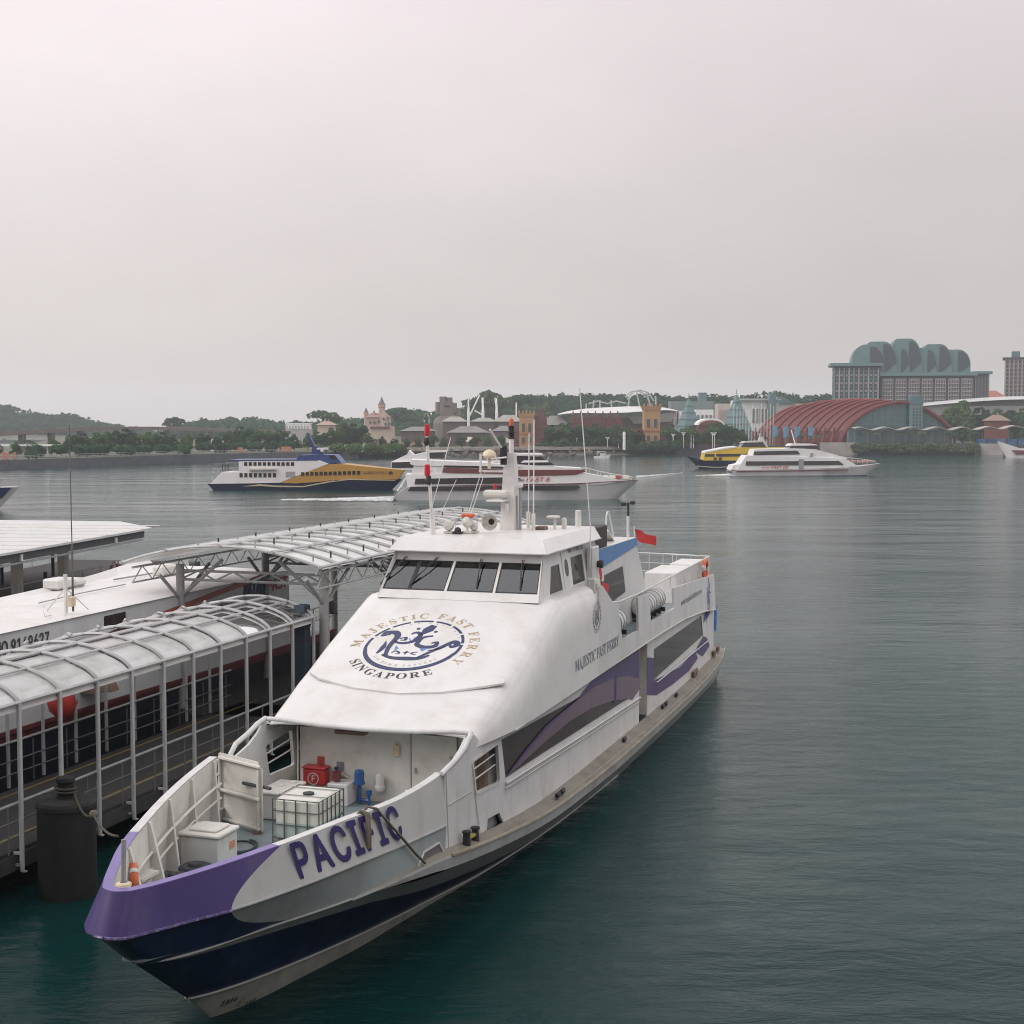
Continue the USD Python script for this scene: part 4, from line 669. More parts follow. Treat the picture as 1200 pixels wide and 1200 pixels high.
# ================================================================== water
def water_mesh():
    y = np.concatenate([[-60], np.arange(0, 120, .9), 120 * np.exp(np.linspace(0, math.log(27), 60))])
    xs = np.linspace(-1, 1, 120)
    wdt = np.maximum(60, .75 * np.abs(y) + 45)
    P = np.stack([xs[None] * wdt[:, None], np.repeat(y[:, None], 120, 1), np.zeros((len(y), 120))], -1)
    return P
WP = water_mesh()
near = np.clip(1 - WP[..., 1] / 120, 0, 1)
WP[..., 2] = (meshkit.fbm(np.stack([WP[..., 0] * .35, WP[..., 1] * .5, 0 * WP[..., 0]], -1), 3, 5) - .5) * .10 * near
one('water', None, None, G().grid(WP), usdkit.material(stage, '/World/Looks/sea_water', {
    'ge': ('geometry', {}), 'm1': ('mapping', {'scale': (.55, 1.25, 1), 'rotation': (0, 0, .25)}), 'n1': ('noise_texture', {'scale': 1.1, 'detail': 6.0, 'roughness': .62, 'distortion': .3}),
    'm2': ('mapping', {'scale': (.05, .12, 1), 'rotation': (0, 0, -.3)}), 'n2': ('noise_texture', {'scale': 1.0, 'detail': 3.0}),
    'm3': ('mapping', {'scale': (.008, .03, 1)}), 'n3': ('noise_texture', {'scale': 1.0, 'detail': 3.0}), 'gust': ('map_range', {'from_min': .38, 'from_max': .62, 'to_min': .05, 'to_max': .11, 'clamp': True}),
    'b2': ('bump', {'strength': .6, 'distance': .75}), 'b1': ('bump', {'strength': .85}),
    'p': ('principled_bsdf', {'base_color': (.0015, .0150, .0143), 'specular_ior_level': .20, 'roughness': .08, 'ior': 1.34})},
    [('ge.position', 'm1.vector'), ('m1.vector', 'n1.vector'), ('ge.position', 'm2.vector'), ('m2.vector', 'n2.vector'), ('ge.position', 'm3.vector'), ('m3.vector', 'n3.vector'), ('n3.fac', 'gust.value'), ('gust.result', 'b1.distance'),
     ('n2.fac', 'b2.height'), ('b2.normal', 'b1.normal'), ('n1.fac', 'b1.height'), ('b1.normal', 'p.normal')], surface='p.BSDF'), kind='structure', smooth=True)
foam = usdkit.material(stage, '/World/Looks/foam', {'ge': ('texture_coordinate', {}), 'm': ('mapping', {'scale': (.35, 1.2, 1)}), 'n': ('noise_texture', {'scale': 1.5, 'detail': 6.0, 'roughness': .7}), 'r': ('map_range', {'from_min': .36, 'from_max': .6, 'to_min': 0.0, 'to_max': .95, 'clamp': True}),
    'd': ('diffuse_bsdf', {'color': (.75, .76, .76)}), 't': ('transparent_bsdf', {}), 'x': ('mix_closure', {})}, [('ge.object', 'm.vector'), ('m.vector', 'n.vector'), ('n.fac', 'r.value'), ('r.result', 'x.fac'), ('t.BSDF', 'x.closure1'), ('d.BSDF', 'x.closure2')], surface='x.closure')

# ================================================================== the ferry terminal the picture is taken from, and its quay
TB = Thing('terminal_building', 'grey ferry terminal with window bands on the near quay, behind the viewpoint', 'building', (0, -14, 0), 'w')
tw = mat('terminal_wall', (.16, .155, .15), .7, .1, .6, dirt=(.1, .09, .08), dfac=.4)
TB.obj('wall', G().box((0, -14.5, 9.2), (130, 24, 17.6)), tw); TB.obj('roof', G().box((0, -14.2, 18.3), (134, 27.5, .6)), tube_paint_ := mat('terminal_roof', (.3, .3, .3), .5, .1, 1))
for z in (4.0, 11.0, 15.5):
    for k in range(32): TB.obj('window', G().box((-62 + 4 * k, -2.46, z), (3.6, .1, 2.6)), darkglass)
TB.obj('quay', G().box((0, -10, .2), (150, 22, 1.6)), mat('quay_concrete', (.07, .066, .06), .85, .25, .8))

# ================================================================== covered gangway beside the ferry
concrete = mat('pier_concrete', (.03, .028, .026), .8, .25, .8, dirt=(.04, .04, .035), dfac=.7, dstretch=(1, 1, 1), bump=.01)
tube_paint = mat('light_grey_tube_paint', (.40, .405, .40), .4, .1, 3, dirt=(.2, .17, .13), dfac=.5)
panelmat = mat('roof_sheet_white', (.64, .635, .62), .35, .06, .7, dirt=(.44, .42, .38), dfac=.5, dstretch=(1, .5, 1), dscale=.8)
panel_thin = usdkit.material(stage, '/World/Looks/milky_roof_sheet', {'tc': ('texture_coordinate', {}), 'n': ('noise_texture', {'scale': 1.4, 'detail': 7.0, 'roughness': .65}), 'cr': ('rgb_ramp', {'ramp': [(.32, (.46, .45, .42)), (.52, (.66, .655, .64)), (.7, (.74, .735, .72))]}), 'p': ('principled_bsdf', {'roughness': .3}), 't': ('translucent_bsdf', {'color': (.5, .5, .5)}), 'x': ('mix_closure', {'fac': .3})},
    [('tc.object', 'n.vector'), ('n.fac', 'cr.fac'), ('cr.color', 'p.base_color'), ('p.BSDF', 'x.closure1'), ('t.BSDF', 'x.closure2')], surface='x.closure')
smoked = glass_mat('smoked_roof_sheet', (.22, .22, .22))
yellow = mat('faded_yellow_line', (.20, .135, .04), .7, .3, 4)
GW = Thing('covered_gangway', 'long pier gangway with arched white roof panels on slim grey posts left of the ferry', 'gangway', (10, -9, 0))
S0_, DS = 4.3 - 1.47 * 3, 1.47
posts = [S0_ + DS * k for k in range(14)]; SE = posts[-1]
TO, TI = -7.2, -11.1
GW.obj('floor', G().box(((S0_ - 3 + SE + 2) / 2, -9.2, .9), (SE - S0_ + 5, 3.5, .3)), concrete); darksteel = mat('dark_rail_steel', (.11, .11, .11), .5, .2, 3)
GW.obj('edge_beam', G().box(((S0_ + SE) / 2, -7.42, .8), (SE - S0_ + 6, .12, .35)), mat('dark_edge_steel', (.035, .036, .036), .6, .3))
GW.obj('yellow_line', G().box(((S0_ + SE) / 2, -8.15, 1.055), (SE - S0_ + 5, .09, .006)).box(((S0_ + SE) / 2, -10.6, 1.055), (SE - S0_ + 5, .09, .006)), yellow)
arch = A([(-7.2, 4.38), (-7.45, 4.62), (-8.1, 4.86), (-8.7, 4.97), (-9.2, 5.0), (-9.8, 4.95), (-10.4, 4.80), (-10.85, 4.58), (-11.1, 4.36)])
ax = PchipInterpolator(np.arange(9), arch)
for k, s in enumerate(posts):
    GW.obj('post', G().tube([(s, TO, .62), (s, TO, 4.4)], .055, 8), tube_paint, 50)
    GW.obj('post_bracket', G().box((s, TO - .1, .75), (.05, .22, .06)).box((s, TO - .1, 1.02), (.05, .22, .06)).lathe([(.05, 0), (.07, .03), (0, .06)], (s + .05, TO + .02, .58), 8), tube_paint)
    if k % 1 == 0: GW.obj('inner_post', G().tube([(s + .2, TI, 1.05), (s + .2, TI, 4.4)], .05, 7), tube_paint, 50)
    GW.obj('roof_rib', G().tube([(s, t, z + .03) for t, z in ax(np.linspace(0, 8, 22))], .05, 6), tube_paint, 50)
    if k < len(posts) - 1:
        b = s + DS; e = .03 + .02 * ((k * 7) % 3); lift = .015 * ((k * 5) % 4)
        near_ = ax(np.linspace(.35, 3.1, 9)); far_ = ax(np.linspace(3.3, 7.9, 11)); P = lambda arr, dz: [[(q, t, z - .03 + dz) for t, z in arr] for q in (s + e, b - e)]
        GW.obj('roof_panel', G().grid(P(near_, 0)).grid(P(near_, -.015), flip=True), smoked if k > 9 else panel_thin, 40)
        GW.obj('eave_strip', G().grid([[(q, t, z) for t, z in ((-7.24, 4.22), (-7.3, 4.44), (-7.42, 4.56))] for q in (s + .05, b - .05)]), panelmat)
        for (u0, u1) in ((3.3, 4.6), (4.75, 6.1), (6.25, 7.9)):
            f_ = ax(np.linspace(u0, u1, 6)); dk = (k * 3 + int(u0)) % 4 == 0
            if (k * 3 + int(u0)) % 5 not in (1, 4): GW.obj('roof_panel', G().grid([[(q, t, z - .03) for t, z in f_] for q in (s + e, b - e)]), smoked if (k + int(u0)) % 3 == 0 or k > 10 else panel_thin, 40)
for u in (2.0, 3.2, 4.7, 6.2, .02, 7.98):
    t, z = ax(u); GW.obj('purlin', G().tube([(S0_ - .2, t, z + .03), (SE + .2, t, z + .03)], .05 if u in (.02, 3.2) else .035, 6), tube_paint, 50)
# irregular white bars lying over the far half of the roof
for k in range(12):
    s = posts[k] + .5; a, b = ax(4.2 + .3 * (k % 3)), ax(6.8); GW.obj('roof_cross_bar', G().tube([(s, a[0], a[1] + .12), (s + .9, (a[0] + b[0]) / 2, (a[1] + b[1]) / 2 + .2), (s + 1.6, b[0], b[1] + .1)], .04, 5), tube_paint, 50)
for t, nm in ((-7.32, 'outer'), (TI + .05, 'inner')):
    for z, r in ((2.15 if t > -8 else 2.25, .035), (1.75, .018), (1.4, .018)): GW.obj('hand_rail', G().tube([(S0_ - 3, t, z), (SE + 1.5, t, z)], r, 6), greymetal if r > .02 else darksteel, 50)
    for k in range(15): GW.obj('baluster', G().tube([(S0_ - 1 + 1.47 * k + .7, t, 1.05), (S0_ - 1 + 1.47 * k + .7, t, 2.15)], .022, 5), darksteel)
GW.obj('under_frame', G().box(((S0_ + SE) / 2, -9.2, .55), (SE - S0_ + 4, 2.6, .4)), mat('dark_wet_steel', (.02, .022, .022), .6, .3))
for k in range(len(posts) - 1):   # sagging cable and small lamps under the eave
    GW.obj('cable', G().tube(sag((posts[k], -7.5, 4.3), (posts[k + 1], -7.5, 4.3), .05 + .03 * (k % 3), 7), .014, 4), black)
    if k % 3 == 1: GW.obj('lamp', G().box((posts[k] + .7, -9.1, 4.72), (.9, .14, .08), bevel=.02), offwhite)
# dark mooring pile with bollard and line
T = Thing('mooring_pile', 'thick dark round mooring pile with a bollard on top in front of the gangway', 'mooring pile', (4.9, -6.45, -1))
tar = mat('tarred_steel', (.004, .005, .005), .85, .4, 3.0, dirt=(.02, .018, .014), dfac=.6, dscale=2)
T.obj('pile', G().lathe([(.64, -1), (.64, 2.05), (.60, 2.13), (0, 2.15)], (4.9, -6.45, 0), 28), tar, 40); T.obj('pile_cap', G().lathe([(.66, 2.0), (.66, 2.1), (.62, 2.16), (.3, 2.18), (0, 2.18)], (4.9, -6.45, 0), 28), mat('worn_pile_cap', (.012, .012, .011), .9, .4, 4, dirt=(.05, .035, .02), dfac=.7), 30)
T.obj('bollard', G().lathe([(.22, 2.16), (.18, 2.24), (.17, 2.5), (.22, 2.56), (.2, 2.64), (0, 2.66)], (4.95, -6.5, 0), 16), tar, 40)
mr = np.vstack([sag((4.95, -6.28, 2.3), (3.4, -4.7, 2.35), .22), sag((3.4, -4.7, 2.35), (-.5, -1.5, 3.28), .12)[1:]])
one('mooring_line', 'brown mooring line running from the dark pile to the ferry bow', 'rope', G().tube(mr, .026, 6).tube([(4.95 + .22 * math.cos(a), -6.5 + .22 * math.sin(a), 2.3 + .012 * a) for a in np.linspace(0, 12, 40)], .028, 6), mat('dark_rope', (.055, .045, .032), .9, .3, 14), (4.95, -6.5, 2.3), 'b', 60)
one('rope_knot', 'small knot in the mooring line midway to the bow', 'knot', G().lathe([(0, -.09), (.08, -.05), (.1, .02), (.06, .09), (0, .1)], (3.4, -4.7, 2.35), 10), rope, (3.4, -4.7, 2.26), 'b', 60)

# ================================================================== larger arched canopy further along the pier
CN = Thing('pier_canopy', 'wide arched white sheet canopy with tubular trusses above the far end of the pier', 'canopy', (32, -10, 0))
c0, c1, nb = 18.6, 41.0, 17; cs = np.linspace(c0, c1, nb + 1)
ca = PchipInterpolator(np.arange(9), A([(-6.7, 5.98), (-7.4, 6.2), (-8.4, 6.42), (-9.4, 6.55), (-10.3, 6.58), (-11.3, 6.53), (-12.3, 6.38), (-13.3, 6.15), (-14.0, 5.92)]))
for k, s in enumerate(cs):
    CN.obj('roof_rib', G().tube([(s, t, z + .06) for t, z in ca(np.linspace(0, 8, 22))], .055, 6), tube_paint, 50)
    if k < nb:
        for u0, u1 in ((.0, 2.0), (2.0, 4.0), (4.0, 6.0), (6.0, 8.0)):
            P = ca(np.linspace(u0 + .02, u1 - .02, 8)); CN.obj('roof_sheet', G().grid([[(q, t, z) for t, z in P] for q in (s + .02, cs[k + 1] - .02)]), panelmat, 40)
        for u in (.9, 3.0, 5.2):
            t, z = ca(u); CN.obj('sheet_clamp', G().tube([((s + cs[k + 1]) / 2, t, z), ((s + cs[k + 1]) / 2, t, z + .22)], .03, 5), black if k % 2 else greymetal)
for u in (.02, 2.0, 4.0, 6.0, 7.98):
    t, z = ca(u); CN.obj('purlin', G().tube([(c0 - .1, t, z + .09), (c1 + .1, t, z + .09)], .055, 6), tube_paint, 50)
for k, s in enumerate((19.6, 25.6, 31.6, 37.6)):
    for t, dd in ((-7.1, 1), (-12.4, -1)):
        CN.obj('column', G().tube([(s, t, .9), (s, t, 5.9)], .17 if t > -8 else .14, 10), mat('column_grey_%d%d' % (k, t > -8), (.30, .30, .29), .5, .12, 3, dirt=(.17, .14, .1), dfac=.6), 50)
        CN.obj('column_brace', G().tube([(s, t, 4.7), (s + 1.9, t, 5.75)], .06, 6), greymetal, 50); CN.obj('column_brace', G().tube([(s, t, 4.7), (s - 1.3, t, 5.7)], .06, 6), greymetal, 50)
        CN.obj('column_brace', G().tube([(s, t, 4.8), (s, t - dd * 1.6, 6.1)], .06, 6), greymetal, 50)
    CN.obj('cross_truss', G().tube([(s, -7.1, 5.7), (s, -12.4, 5.7)], .05, 6).tube([(s, -7.1, 5.4), (s, -12.4, 5.4)], .05, 6).tube([(s, -7.1 - .66 * q, 5.7 if q % 2 else 5.4) for q in range(9)], .035, 5), greymetal, 50)
for t in (-6.9, -13.6):
    CN.obj('eave_truss', G().tube([(c0, t, 5.85), (c1, t, 5.85)], .04, 6).tube([(c0, t, 5.35), (c1, t, 5.35)], .035, 6).tube([(c0 + .6 * q, t, 5.85 if q % 2 else 5.35) for q in range(int((c1 - c0) / .6))], .024, 5), tube_paint, 50)
for s in (19.75, 25.4): CN.obj('pier_speaker', G().box((s, -6.85, 4.65), (.25, .2, .42), bevel=.03), black)
one('far_pontoon', 'dark concrete pontoon under the arched canopy', 'pontoon', G().box((34, -9.6, .7), (30, 6.0, .7), bevel=.05), concrete, (34, -9.6, .3), 'b')
one('dark_pontoon_box', 'dark blue square post at the gangway end below the canopy', 'post', G().box((19.0, -7.6, 3.2), (.4, .4, 3.2), bevel=.03), mat('dark_blue_post', (.02, .035, .05), .5, .2), (19.0, -7.6, 1.6), 'b')
one('pier_fender_pipe', 'thin white bent pipe frame standing by the far canopy column', 'pipe', G().tube([(27.5, -6.5, 3.0), (27.5, -6.5, 4.4), (27.9, -6.5, 4.5), (28.0, -6.5, 4.0), (27.6, -6.5, 3.7)], .03, 5), offwhite, (27.5, -6.5, 3.0), 'b')

# ================================================================== white ferry on the far side of the gangway
LF = Thing('moored_ferry', 'white ferry with red stripes and number 9149627 moored behind the gangway', 'ferry', (10, -15, 0))
NT = -12.35
def far_t(s): return np.interp(s, [-20, 5, 16.5, 19.5, 22.7, 27, 34], [-15.2, -16.4, -17.2, -17.3, -17.8, -18.8, -19.0])
ss = np.linspace(-14, 31, 46)
cam_ = lambda t, s: .12 * (1 - ((t - (NT + far_t(s)) / 2) / ((NT - far_t(s)) / 2)) ** 2)
def zr_(s): return np.interp(s, [-14, 10, 31], [4.6, 4.86, 4.95])
rows = []
for s in ss[ss <= 27.5]:
    tt = np.linspace(NT, far_t(s), 12); rows.append([(s, t, zr_(s) + .1 * (1 - ((i - 5.5) / 5.5) ** 2)) for i, t in enumerate(tt)])
LF.obj('roof', G().grid(rows), whitet, 40)
def lw(s, z): return NT + np.interp(z, [.2, 2.05, 4.9], [-.35, .0, -.06])
wallp = sbox(-14, 2.05, 27.5, 4.87)
vent = sbox(15.25, 4.33, 16.35, 4.66).buffer(.05)
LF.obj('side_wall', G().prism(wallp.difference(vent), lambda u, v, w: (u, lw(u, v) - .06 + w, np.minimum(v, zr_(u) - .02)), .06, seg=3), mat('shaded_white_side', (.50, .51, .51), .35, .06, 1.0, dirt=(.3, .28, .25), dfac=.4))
LF.obj('vent_window', G().prism(vent, lambda u, v, w: (u, lw(u, v) - .05 + w, v), .02), darkglass)
LF.obj('hull', G().prism(sbox(-16, -.5, 31.5, 1.98), lambda u, v, w: (u, lw(u, v) - .1 + w, v), .1, seg=4), mat('dark_hull_paint', (.010, .014, .022), .4, .3, 1.5, dirt=(.03, .035, .04), dfac=.6))
LF.obj('hull_far_side', G().grid([[(s, far_t(s) + .3, -.5), (s, far_t(s), 4.85)] for s in ss]), white)
LF.obj('red_hull_stripe', G().prism(sbox(-16, 1.98, 31.5, 2.11), lambda u, v, w: (u, lw(u, v) + w, v + .05 * np.sin(u * .2)), .06, seg=4), maroon)
LF.obj('maroon_band', G().prism(sbox(-16, 1.75, 31.5, 1.98), lambda u, v, w: (u, lw(u, v) + .0 + w, v), .03, seg=4), maroon)
LF.obj('red_roof_stripe', G().prism(Polygon([(14.6, 3.95), (25.4, 4.86), (25.6, 4.97), (25.2, 5.0), (14.5, 4.12)]), lambda u, v, w: (u, lw(u, np.minimum(v, 4.9)) + .01 + w, v), .05, seg=2), redline)
LF.obj('dark_recess', G().prism(Polygon([(12.5, 2.6), (26.8, 3.2), (26.5, 3.9), (18.5, 3.72), (14.5, 3.75), (12.5, 3.4)]), lambda u, v, w: (u, lw(u, v) + .004 + w, v), .004, seg=2), mat('dark_side_opening', (.05, .052, .052), .6, .2))
for k in range(5): LF.obj('louvre_frame', G().box((17.6 + 1.3 * k, NT + .03, 3.95 + .07 * k), (1.1, .05, .22), tilt=-.05), greymetal)
tx = letters('IMO 9149627', .36, stroke=1); tx = affinity.scale(tx, 2.62 / tx.bounds[2], 1, origin=(0, 0))
LF.obj('ship_number', G().prism(tx, lambda u, v, w: (9.85 + u, NT - .035 + w, 4.27 + v), .012), blackprint)
LF.obj('navy_patch', G().prism(Polygon([(6.5, 3.6), (11.5, 3.7), (12.1, 4.12), (6.5, 4.0)]), lambda u, v, w: (u, lw(u, v) + .004 + w, v), .006), navy)
LF.obj('operator_name', G().prism(affinity.scale(letters('FAST', .42, stroke=1), 1.1, 1, origin=(0, 0)), lambda u, v, w: (25.7 + u + .15 * v, NT - .03 + w, 4.30 + v), .015), redprint)
LF.obj('operator_name', G().prism(affinity.skew(affinity.scale(letters('BATAM', .5, stroke=5), .9, 1, origin=(0, 0)), 18), lambda u, v, w: (23.9 + u * .75, NT - .03 + w, 4.28 + v), .015), mat('dark_logo_print', (.02, .03, .09), .5, .1))
LF.obj('end_wall', G().box((27.5, (NT - 18.8) / 2, 3.5), (.08, 6.3, 2.8)), white)
g = G(); e = np.linspace(14, 27.5, 12); g.grid([[(s, far_t(s) + .5, zr_(s)), (s, far_t(s) + .1, zr_(s) + np.interp(s, [14, 18, 22, 27.5], [.05, .12, .2, .28]))] for s in e]); g.grid([[(s, far_t(s) + .1, zr_(s) + np.interp(s, [14, 18, 22, 27.5], [.05, .12, .2, .28])), (s, far_t(s) - .1, zr_(s))] for s in e])
LF.obj('far_coaming', g, whitet, 40)
LF.obj('roof_block', G().box((19.2, -16.9, 5.15), (.9, .7, .35), bevel=.06), whitet); LF.obj('roof_block', G().box((20.0, -16.9, 5.1), (.7, .7, .3), bevel=.1), offwhite); LF.obj('roof_vent', G().box((23.8, -15.6, 5.2), (1.0, .5, .4), bevel=.08), offwhite)
LF.obj('roof_cable', G().tube([(15.0, -14.6, 5.06), (17.5, -14.9, 5.06), (20.3, -15.0, 5.06)], .02, 4).tube([(21.4, -16.2, 5.07), (25.5, -16.0, 5.07)], .03, 4), greymetal)
LF.obj('aerial_mast', G().tube([(14.0, -12.9, 4.95), (14.0, -12.9, 6.1)], .06, 7), whitet)
for dx, dy in ((.7, .3), (-.6, .4), (.2, -.8)): LF.obj('mast_leg', G().tube([(14 + dx, -12.9 + dy, 4.97), (14, -12.9, 5.7)], .018, 5), offwhite)
LF.obj('whip_aerial', G().tube([(14.15, -12.75, 4.98), (14.15, -12.75, 7.0)], .035, 6).tube([(14.15, -12.75, 7.0), (14.2, -12.8, 10.55)], .018, 5), mat('dark_whip', (.10, .095, .09), .5, .2))
LF.obj('mast_box', G().box((14.0, -12.7, 5.3), (.2, .2, .3), bevel=.03), beige)
LF.obj('pipe_hook', G().tube([(13.3, -12.9, 4.97), (13.0, -12.9, 4.97), (12.9, -12.9, 5.2), (13.0, -12.9, 5.3)], .02, 5), offwhite)
for s in (28.4, 29.3, 30.2): LF.obj('deck_post', G().tube([(s, NT + .1, 2.1), (s, NT + .1, 3.2)], .03, 5), greymetal)
LF.obj('aft_deck', G().box((29.4, -15.4, 2.05), (4, 6, .1)), deckgrey); LF.obj('deck_rail', G().tube([(27.6, NT + .1, 3.2), (31.3, NT + .1, 3.2)], .025, 5).tube([(27.6, NT + .1, 2.7), (31.3, NT + .1, 2.7)], .02, 5), greymetal)
LF.obj('deck_winch', G().box((29.0, -13.0, 2.4), (.8, .6, .6), bevel=.05), red); LF.obj('deck_winch', G().lathe([(0, -.3), (.25, -.3), (.25, .3), (0, .3)], (30.2, -13.2, 2.5), 12, 1), brown)
LF.obj('side_fender_pipe', G().tube([(12, NT + .3, 2.4), (12.3, NT + .3, 3.3), (12.8, NT + .25, 3.3)], .03, 5), greymetal)
one('fender_ball', 'round red inflatable fender hanging against the white ferry behind the gangway', 'fender', G().lathe([(0, -.42), (.2, -.38), (.36, -.22), (.42, 0), (.36, .22), (.2, .38), (.06, .44), (.05, .52), (0, .52)], (11.75, -11.45, 2.75), 20), mat('red_rubber', (.50, .045, .035), .45, .12, 3), (11.75, -11.45, 2.35), 'b', 60)
one('tarpaulin', 'heap of brown tarpaulin on the ferry deck seen through the gangway', 'tarpaulin', G().lathe([(.62, 0), (.5, .3), (.36, .42), (.2, .62), (0, .66)], (14.4, -12.1, 2.6), 11), brown, (14.4, -12.1, 2.6), 'b', 40)

# ================================================================== outer pier with flat roofed pavilion, far left
PVL = Thing('pier_pavilion', 'flat white roofed open pavilion on grey columns at the outer pier on the left', 'pavilion', (38, -31, 2.6))
def pv(x, y): # x along the pavilion, y across
    d0, d1 = A([25.31, -24.05]), A([39.98, -26.38]); u = (d1 - d0) / np.linalg.norm(d1 - d0); n = A([u[1], -u[0]]); q = d1 + u * x + n * y; return q
crn = [pv(-38, -.0), pv(0, 0), pv(4.2, 3.6), pv(4.2, 11.5), pv(-38, 11.5)]
def slab(poly, z0, dz, slope=.0): return G().prism(Polygon(poly), lambda u, v, w: (u, v, z0 + w), dz)
PVL.obj('roof', slab(crn, 5.33, .1), mat('pavilion_sheet', (.55, .555, .55), .4, .05, .5, dirt=(.4, .39, .37), dfac=.5, dstretch=(1, .3, 1)))
PVL.obj('fascia', slab([pv(-38, .15), pv(-.6, .15), pv(-.6, .45), pv(-38, .45)], 4.98, .34), mat('dark_fascia', (.055, .06, .063), .5, .2))
PVL.obj('end_fascia', slab([pv(-.6, .15), pv(3.4, 3.9), pv(3.4, 11), pv(3.1, 11), pv(3.1, 4.0), pv(-.8, .45)], 5.05, .26), mat('dark_fascia2', (.055, .06, .063), .5, .2))
for k in range(20): a, b = pv(-37 + 2 * k, .02), pv(-37 + 2 * k, 11.4); PVL.obj('roof_seam', G().tube([(a[0], a[1], 5.44), (b[0], b[1], 5.44)], .03, 4), offwhite)
for k, (px_, py_) in enumerate(((-1.6, 4.0), (-5.8, 4.2), (-10.0, 4.4), (-14.2, 4.6), (-18.4, 4.8))):
    q = pv(px_, py_); PVL.obj('column', G().box((q[0], q[1], 3.8), (.42, .42, 2.5), bevel=.03), offwhite)
    a, b = pv(px_ - 1.0, py_), pv(px_ + 1.0, py_); PVL.obj('capital', G().hexa(A([(q[0] - .2, q[1] - .2, 4.5), (q[0] + .2, q[1] - .2, 4.5), (q[0] + .2, q[1] + .2, 4.5), (q[0] - .2, q[1] + .2, 4.5), (a[0], a[1] - .25, 5.2), (b[0], b[1] - .25, 5.2), (b[0], b[1] + .25, 5.2), (a[0], a[1] + .25, 5.2)])), offwhite)
for k in range(5): q = pv(-4 - 9 * k, .1); PVL.obj('fascia_lamp', G().box((q[0], q[1], 5.1), (.14, .12, .3), bevel=.02), offwhite)
PVL.obj('fascia_bar', G().tube([tuple(pv(-38, .1)) + (4.9,), tuple(pv(-1, .1)) + (4.9,)], .05, 5), greymetal)
PR = Thing('outer_pier', 'dark pier deck with steel railings and black posts under the flat pavilion', 'pier', (38, -31, 0))
PR.obj('deck', slab([pv(-40, 2.2), pv(12, 2.2), pv(12, 10.5), pv(-40, 10.5)], 1.9, .65), concrete)
for y_, zt in ((2.3, 3.5), (10.2, 3.6)):
    for dz in (0, -.5): a, b = pv(-40, y_), pv(12, y_); PR.obj('railing', G().tube([(a[0], a[1], zt + dz), (b[0], b[1], zt + dz)], .03, 5), tube_paint if y_ < 5 else greymetal)
    for k in range(26): q = pv(-39 + 2 * k, y_); PR.obj('railing_post', G().tube([(q[0], q[1], 2.55), (q[0], q[1], zt)], .025, 5), greymetal)
for k, (x_, y_, h) in enumerate(((-7.6, 6.5, 1.1), (-3.4, 7, 1.3), (-1.2, 7.5, 1.0), (3.2, 7, 1.3), (-12, 6, 1.2), (-9, 3.4, 1.2), (-5.0, 3.2, 1.1))): q = pv(x_, y_); PR.obj('black_post', G().tube([(q[0], q[1], 2.55), (q[0], q[1], 2.55 + h)], .09, 7), black)
for k in range(7): q = pv(-36 + 7 * k, 6); PR.obj('pier_pile', G().tube([(q[0], q[1], -1), (q[0], q[1], 2)], .35, 10), tar)
q = pv(2.0, 3.0)
for d, lb in ((0, 'red life ring on the outer pier railing, nearer the pavilion column'), (.55, 'red life ring on the outer pier railing, nearer the open water')):
    T = Thing('life_ring', lb, 'life ring', (q[0] + d, q[1], 2.55)); T.obj('ring', G().tube(np.stack([q[0] + d + .34 * np.cos(th_), q[1] + .1 * np.sin(th_), 3.0 + .42 * np.sin(th_)], -1), .09, 8, closed=True), mat('faded_red_%d' % (d > 0), (.38, .12, .12), .5, .12), 60)
    T.obj('white_band', G().tube([(q[0] + d + .34 * math.cos(b), q[1] + .1 * math.sin(b), 3.0 + .42 * math.sin(b)) for b in (1.4, 1.57, 1.74)], .1, 8), white, 60)
# ================================================================== vessels under way in the harbour
def far(px, py, D): # point of the picture at a given distance ahead, for laying out the far shore
    zc = D * math.cos(PITCH); k = 0
    y = (600 - py) / FPX; fy, fz = math.cos(PITCH) + y * math.sin(PITCH), -math.sin(PITCH) + y * math.cos(PITCH)
    t = D / fy; return A([(px - 600) / FPX * t, D, HC + fz * t])
class LThing(Thing):
    def obj(self, name, g, mat, smooth=False, parent=None, label=None, kind=None):
        f, self.frame = self.frame, 'l'; r = Thing.obj(self, name, g, mat, smooth, parent, label, kind); self.frame = f; return r
def lthing(name, label, cat, base, yaw=0.0, group=None, kind=None): return LThing(name, label, cat, base, 'w', group, kind, yaw)
def hullmesh(top, hb, x0, x1, rake, bow=1, zb=-.4, stern=0.0, n=40):
    """top: sheer line (x, z); the bow end narrows to the stem and rakes back towards the water"""
    xs = np.linspace(x0, x1, n); L = x1 - x0; rows = []
    for x in xs:
        u = (x - x0) / L if bow > 0 else (x1 - x) / L
        w = hb * min(1, max(0.0, (1 - u)) / .34) ** .62 if u > .66 else hb
        zt = float(np.interp(x, A(top)[:, 0], A(top)[:, 1])); sh = rake * max(0, (u - .7) / .3) ** 1.3 * bow + (-stern * max(0, (.06 - u) / .06) * bow)
        row = []
        for f in (0, .35, .7, 1):
            row.append((x - sh * (1 - f), w * (.72 + .28 * f) if u > .6 else w * (.9 + .1 * f), zb + (zt - zb) * f))
        rows.append([(a, -b, c) for a, b, c in row[::-1]] + row)
    return G().grid(rows)
wred, bandm = maroon, mat('dark_window_band', (.028, .024, .026), .12, .2, .6, spec=.6)
farwhite = mat('far_white_paint', (.70, .69, .675), .4, .04, .3, dirt=(.4, .38, .35), dfac=.3, dscale=.5)
fargrey = mat('far_grey_hull', (.46, .465, .46), .4, .06, .3, dirt=(.3, .3, .28), dfac=.4, dscale=.5)
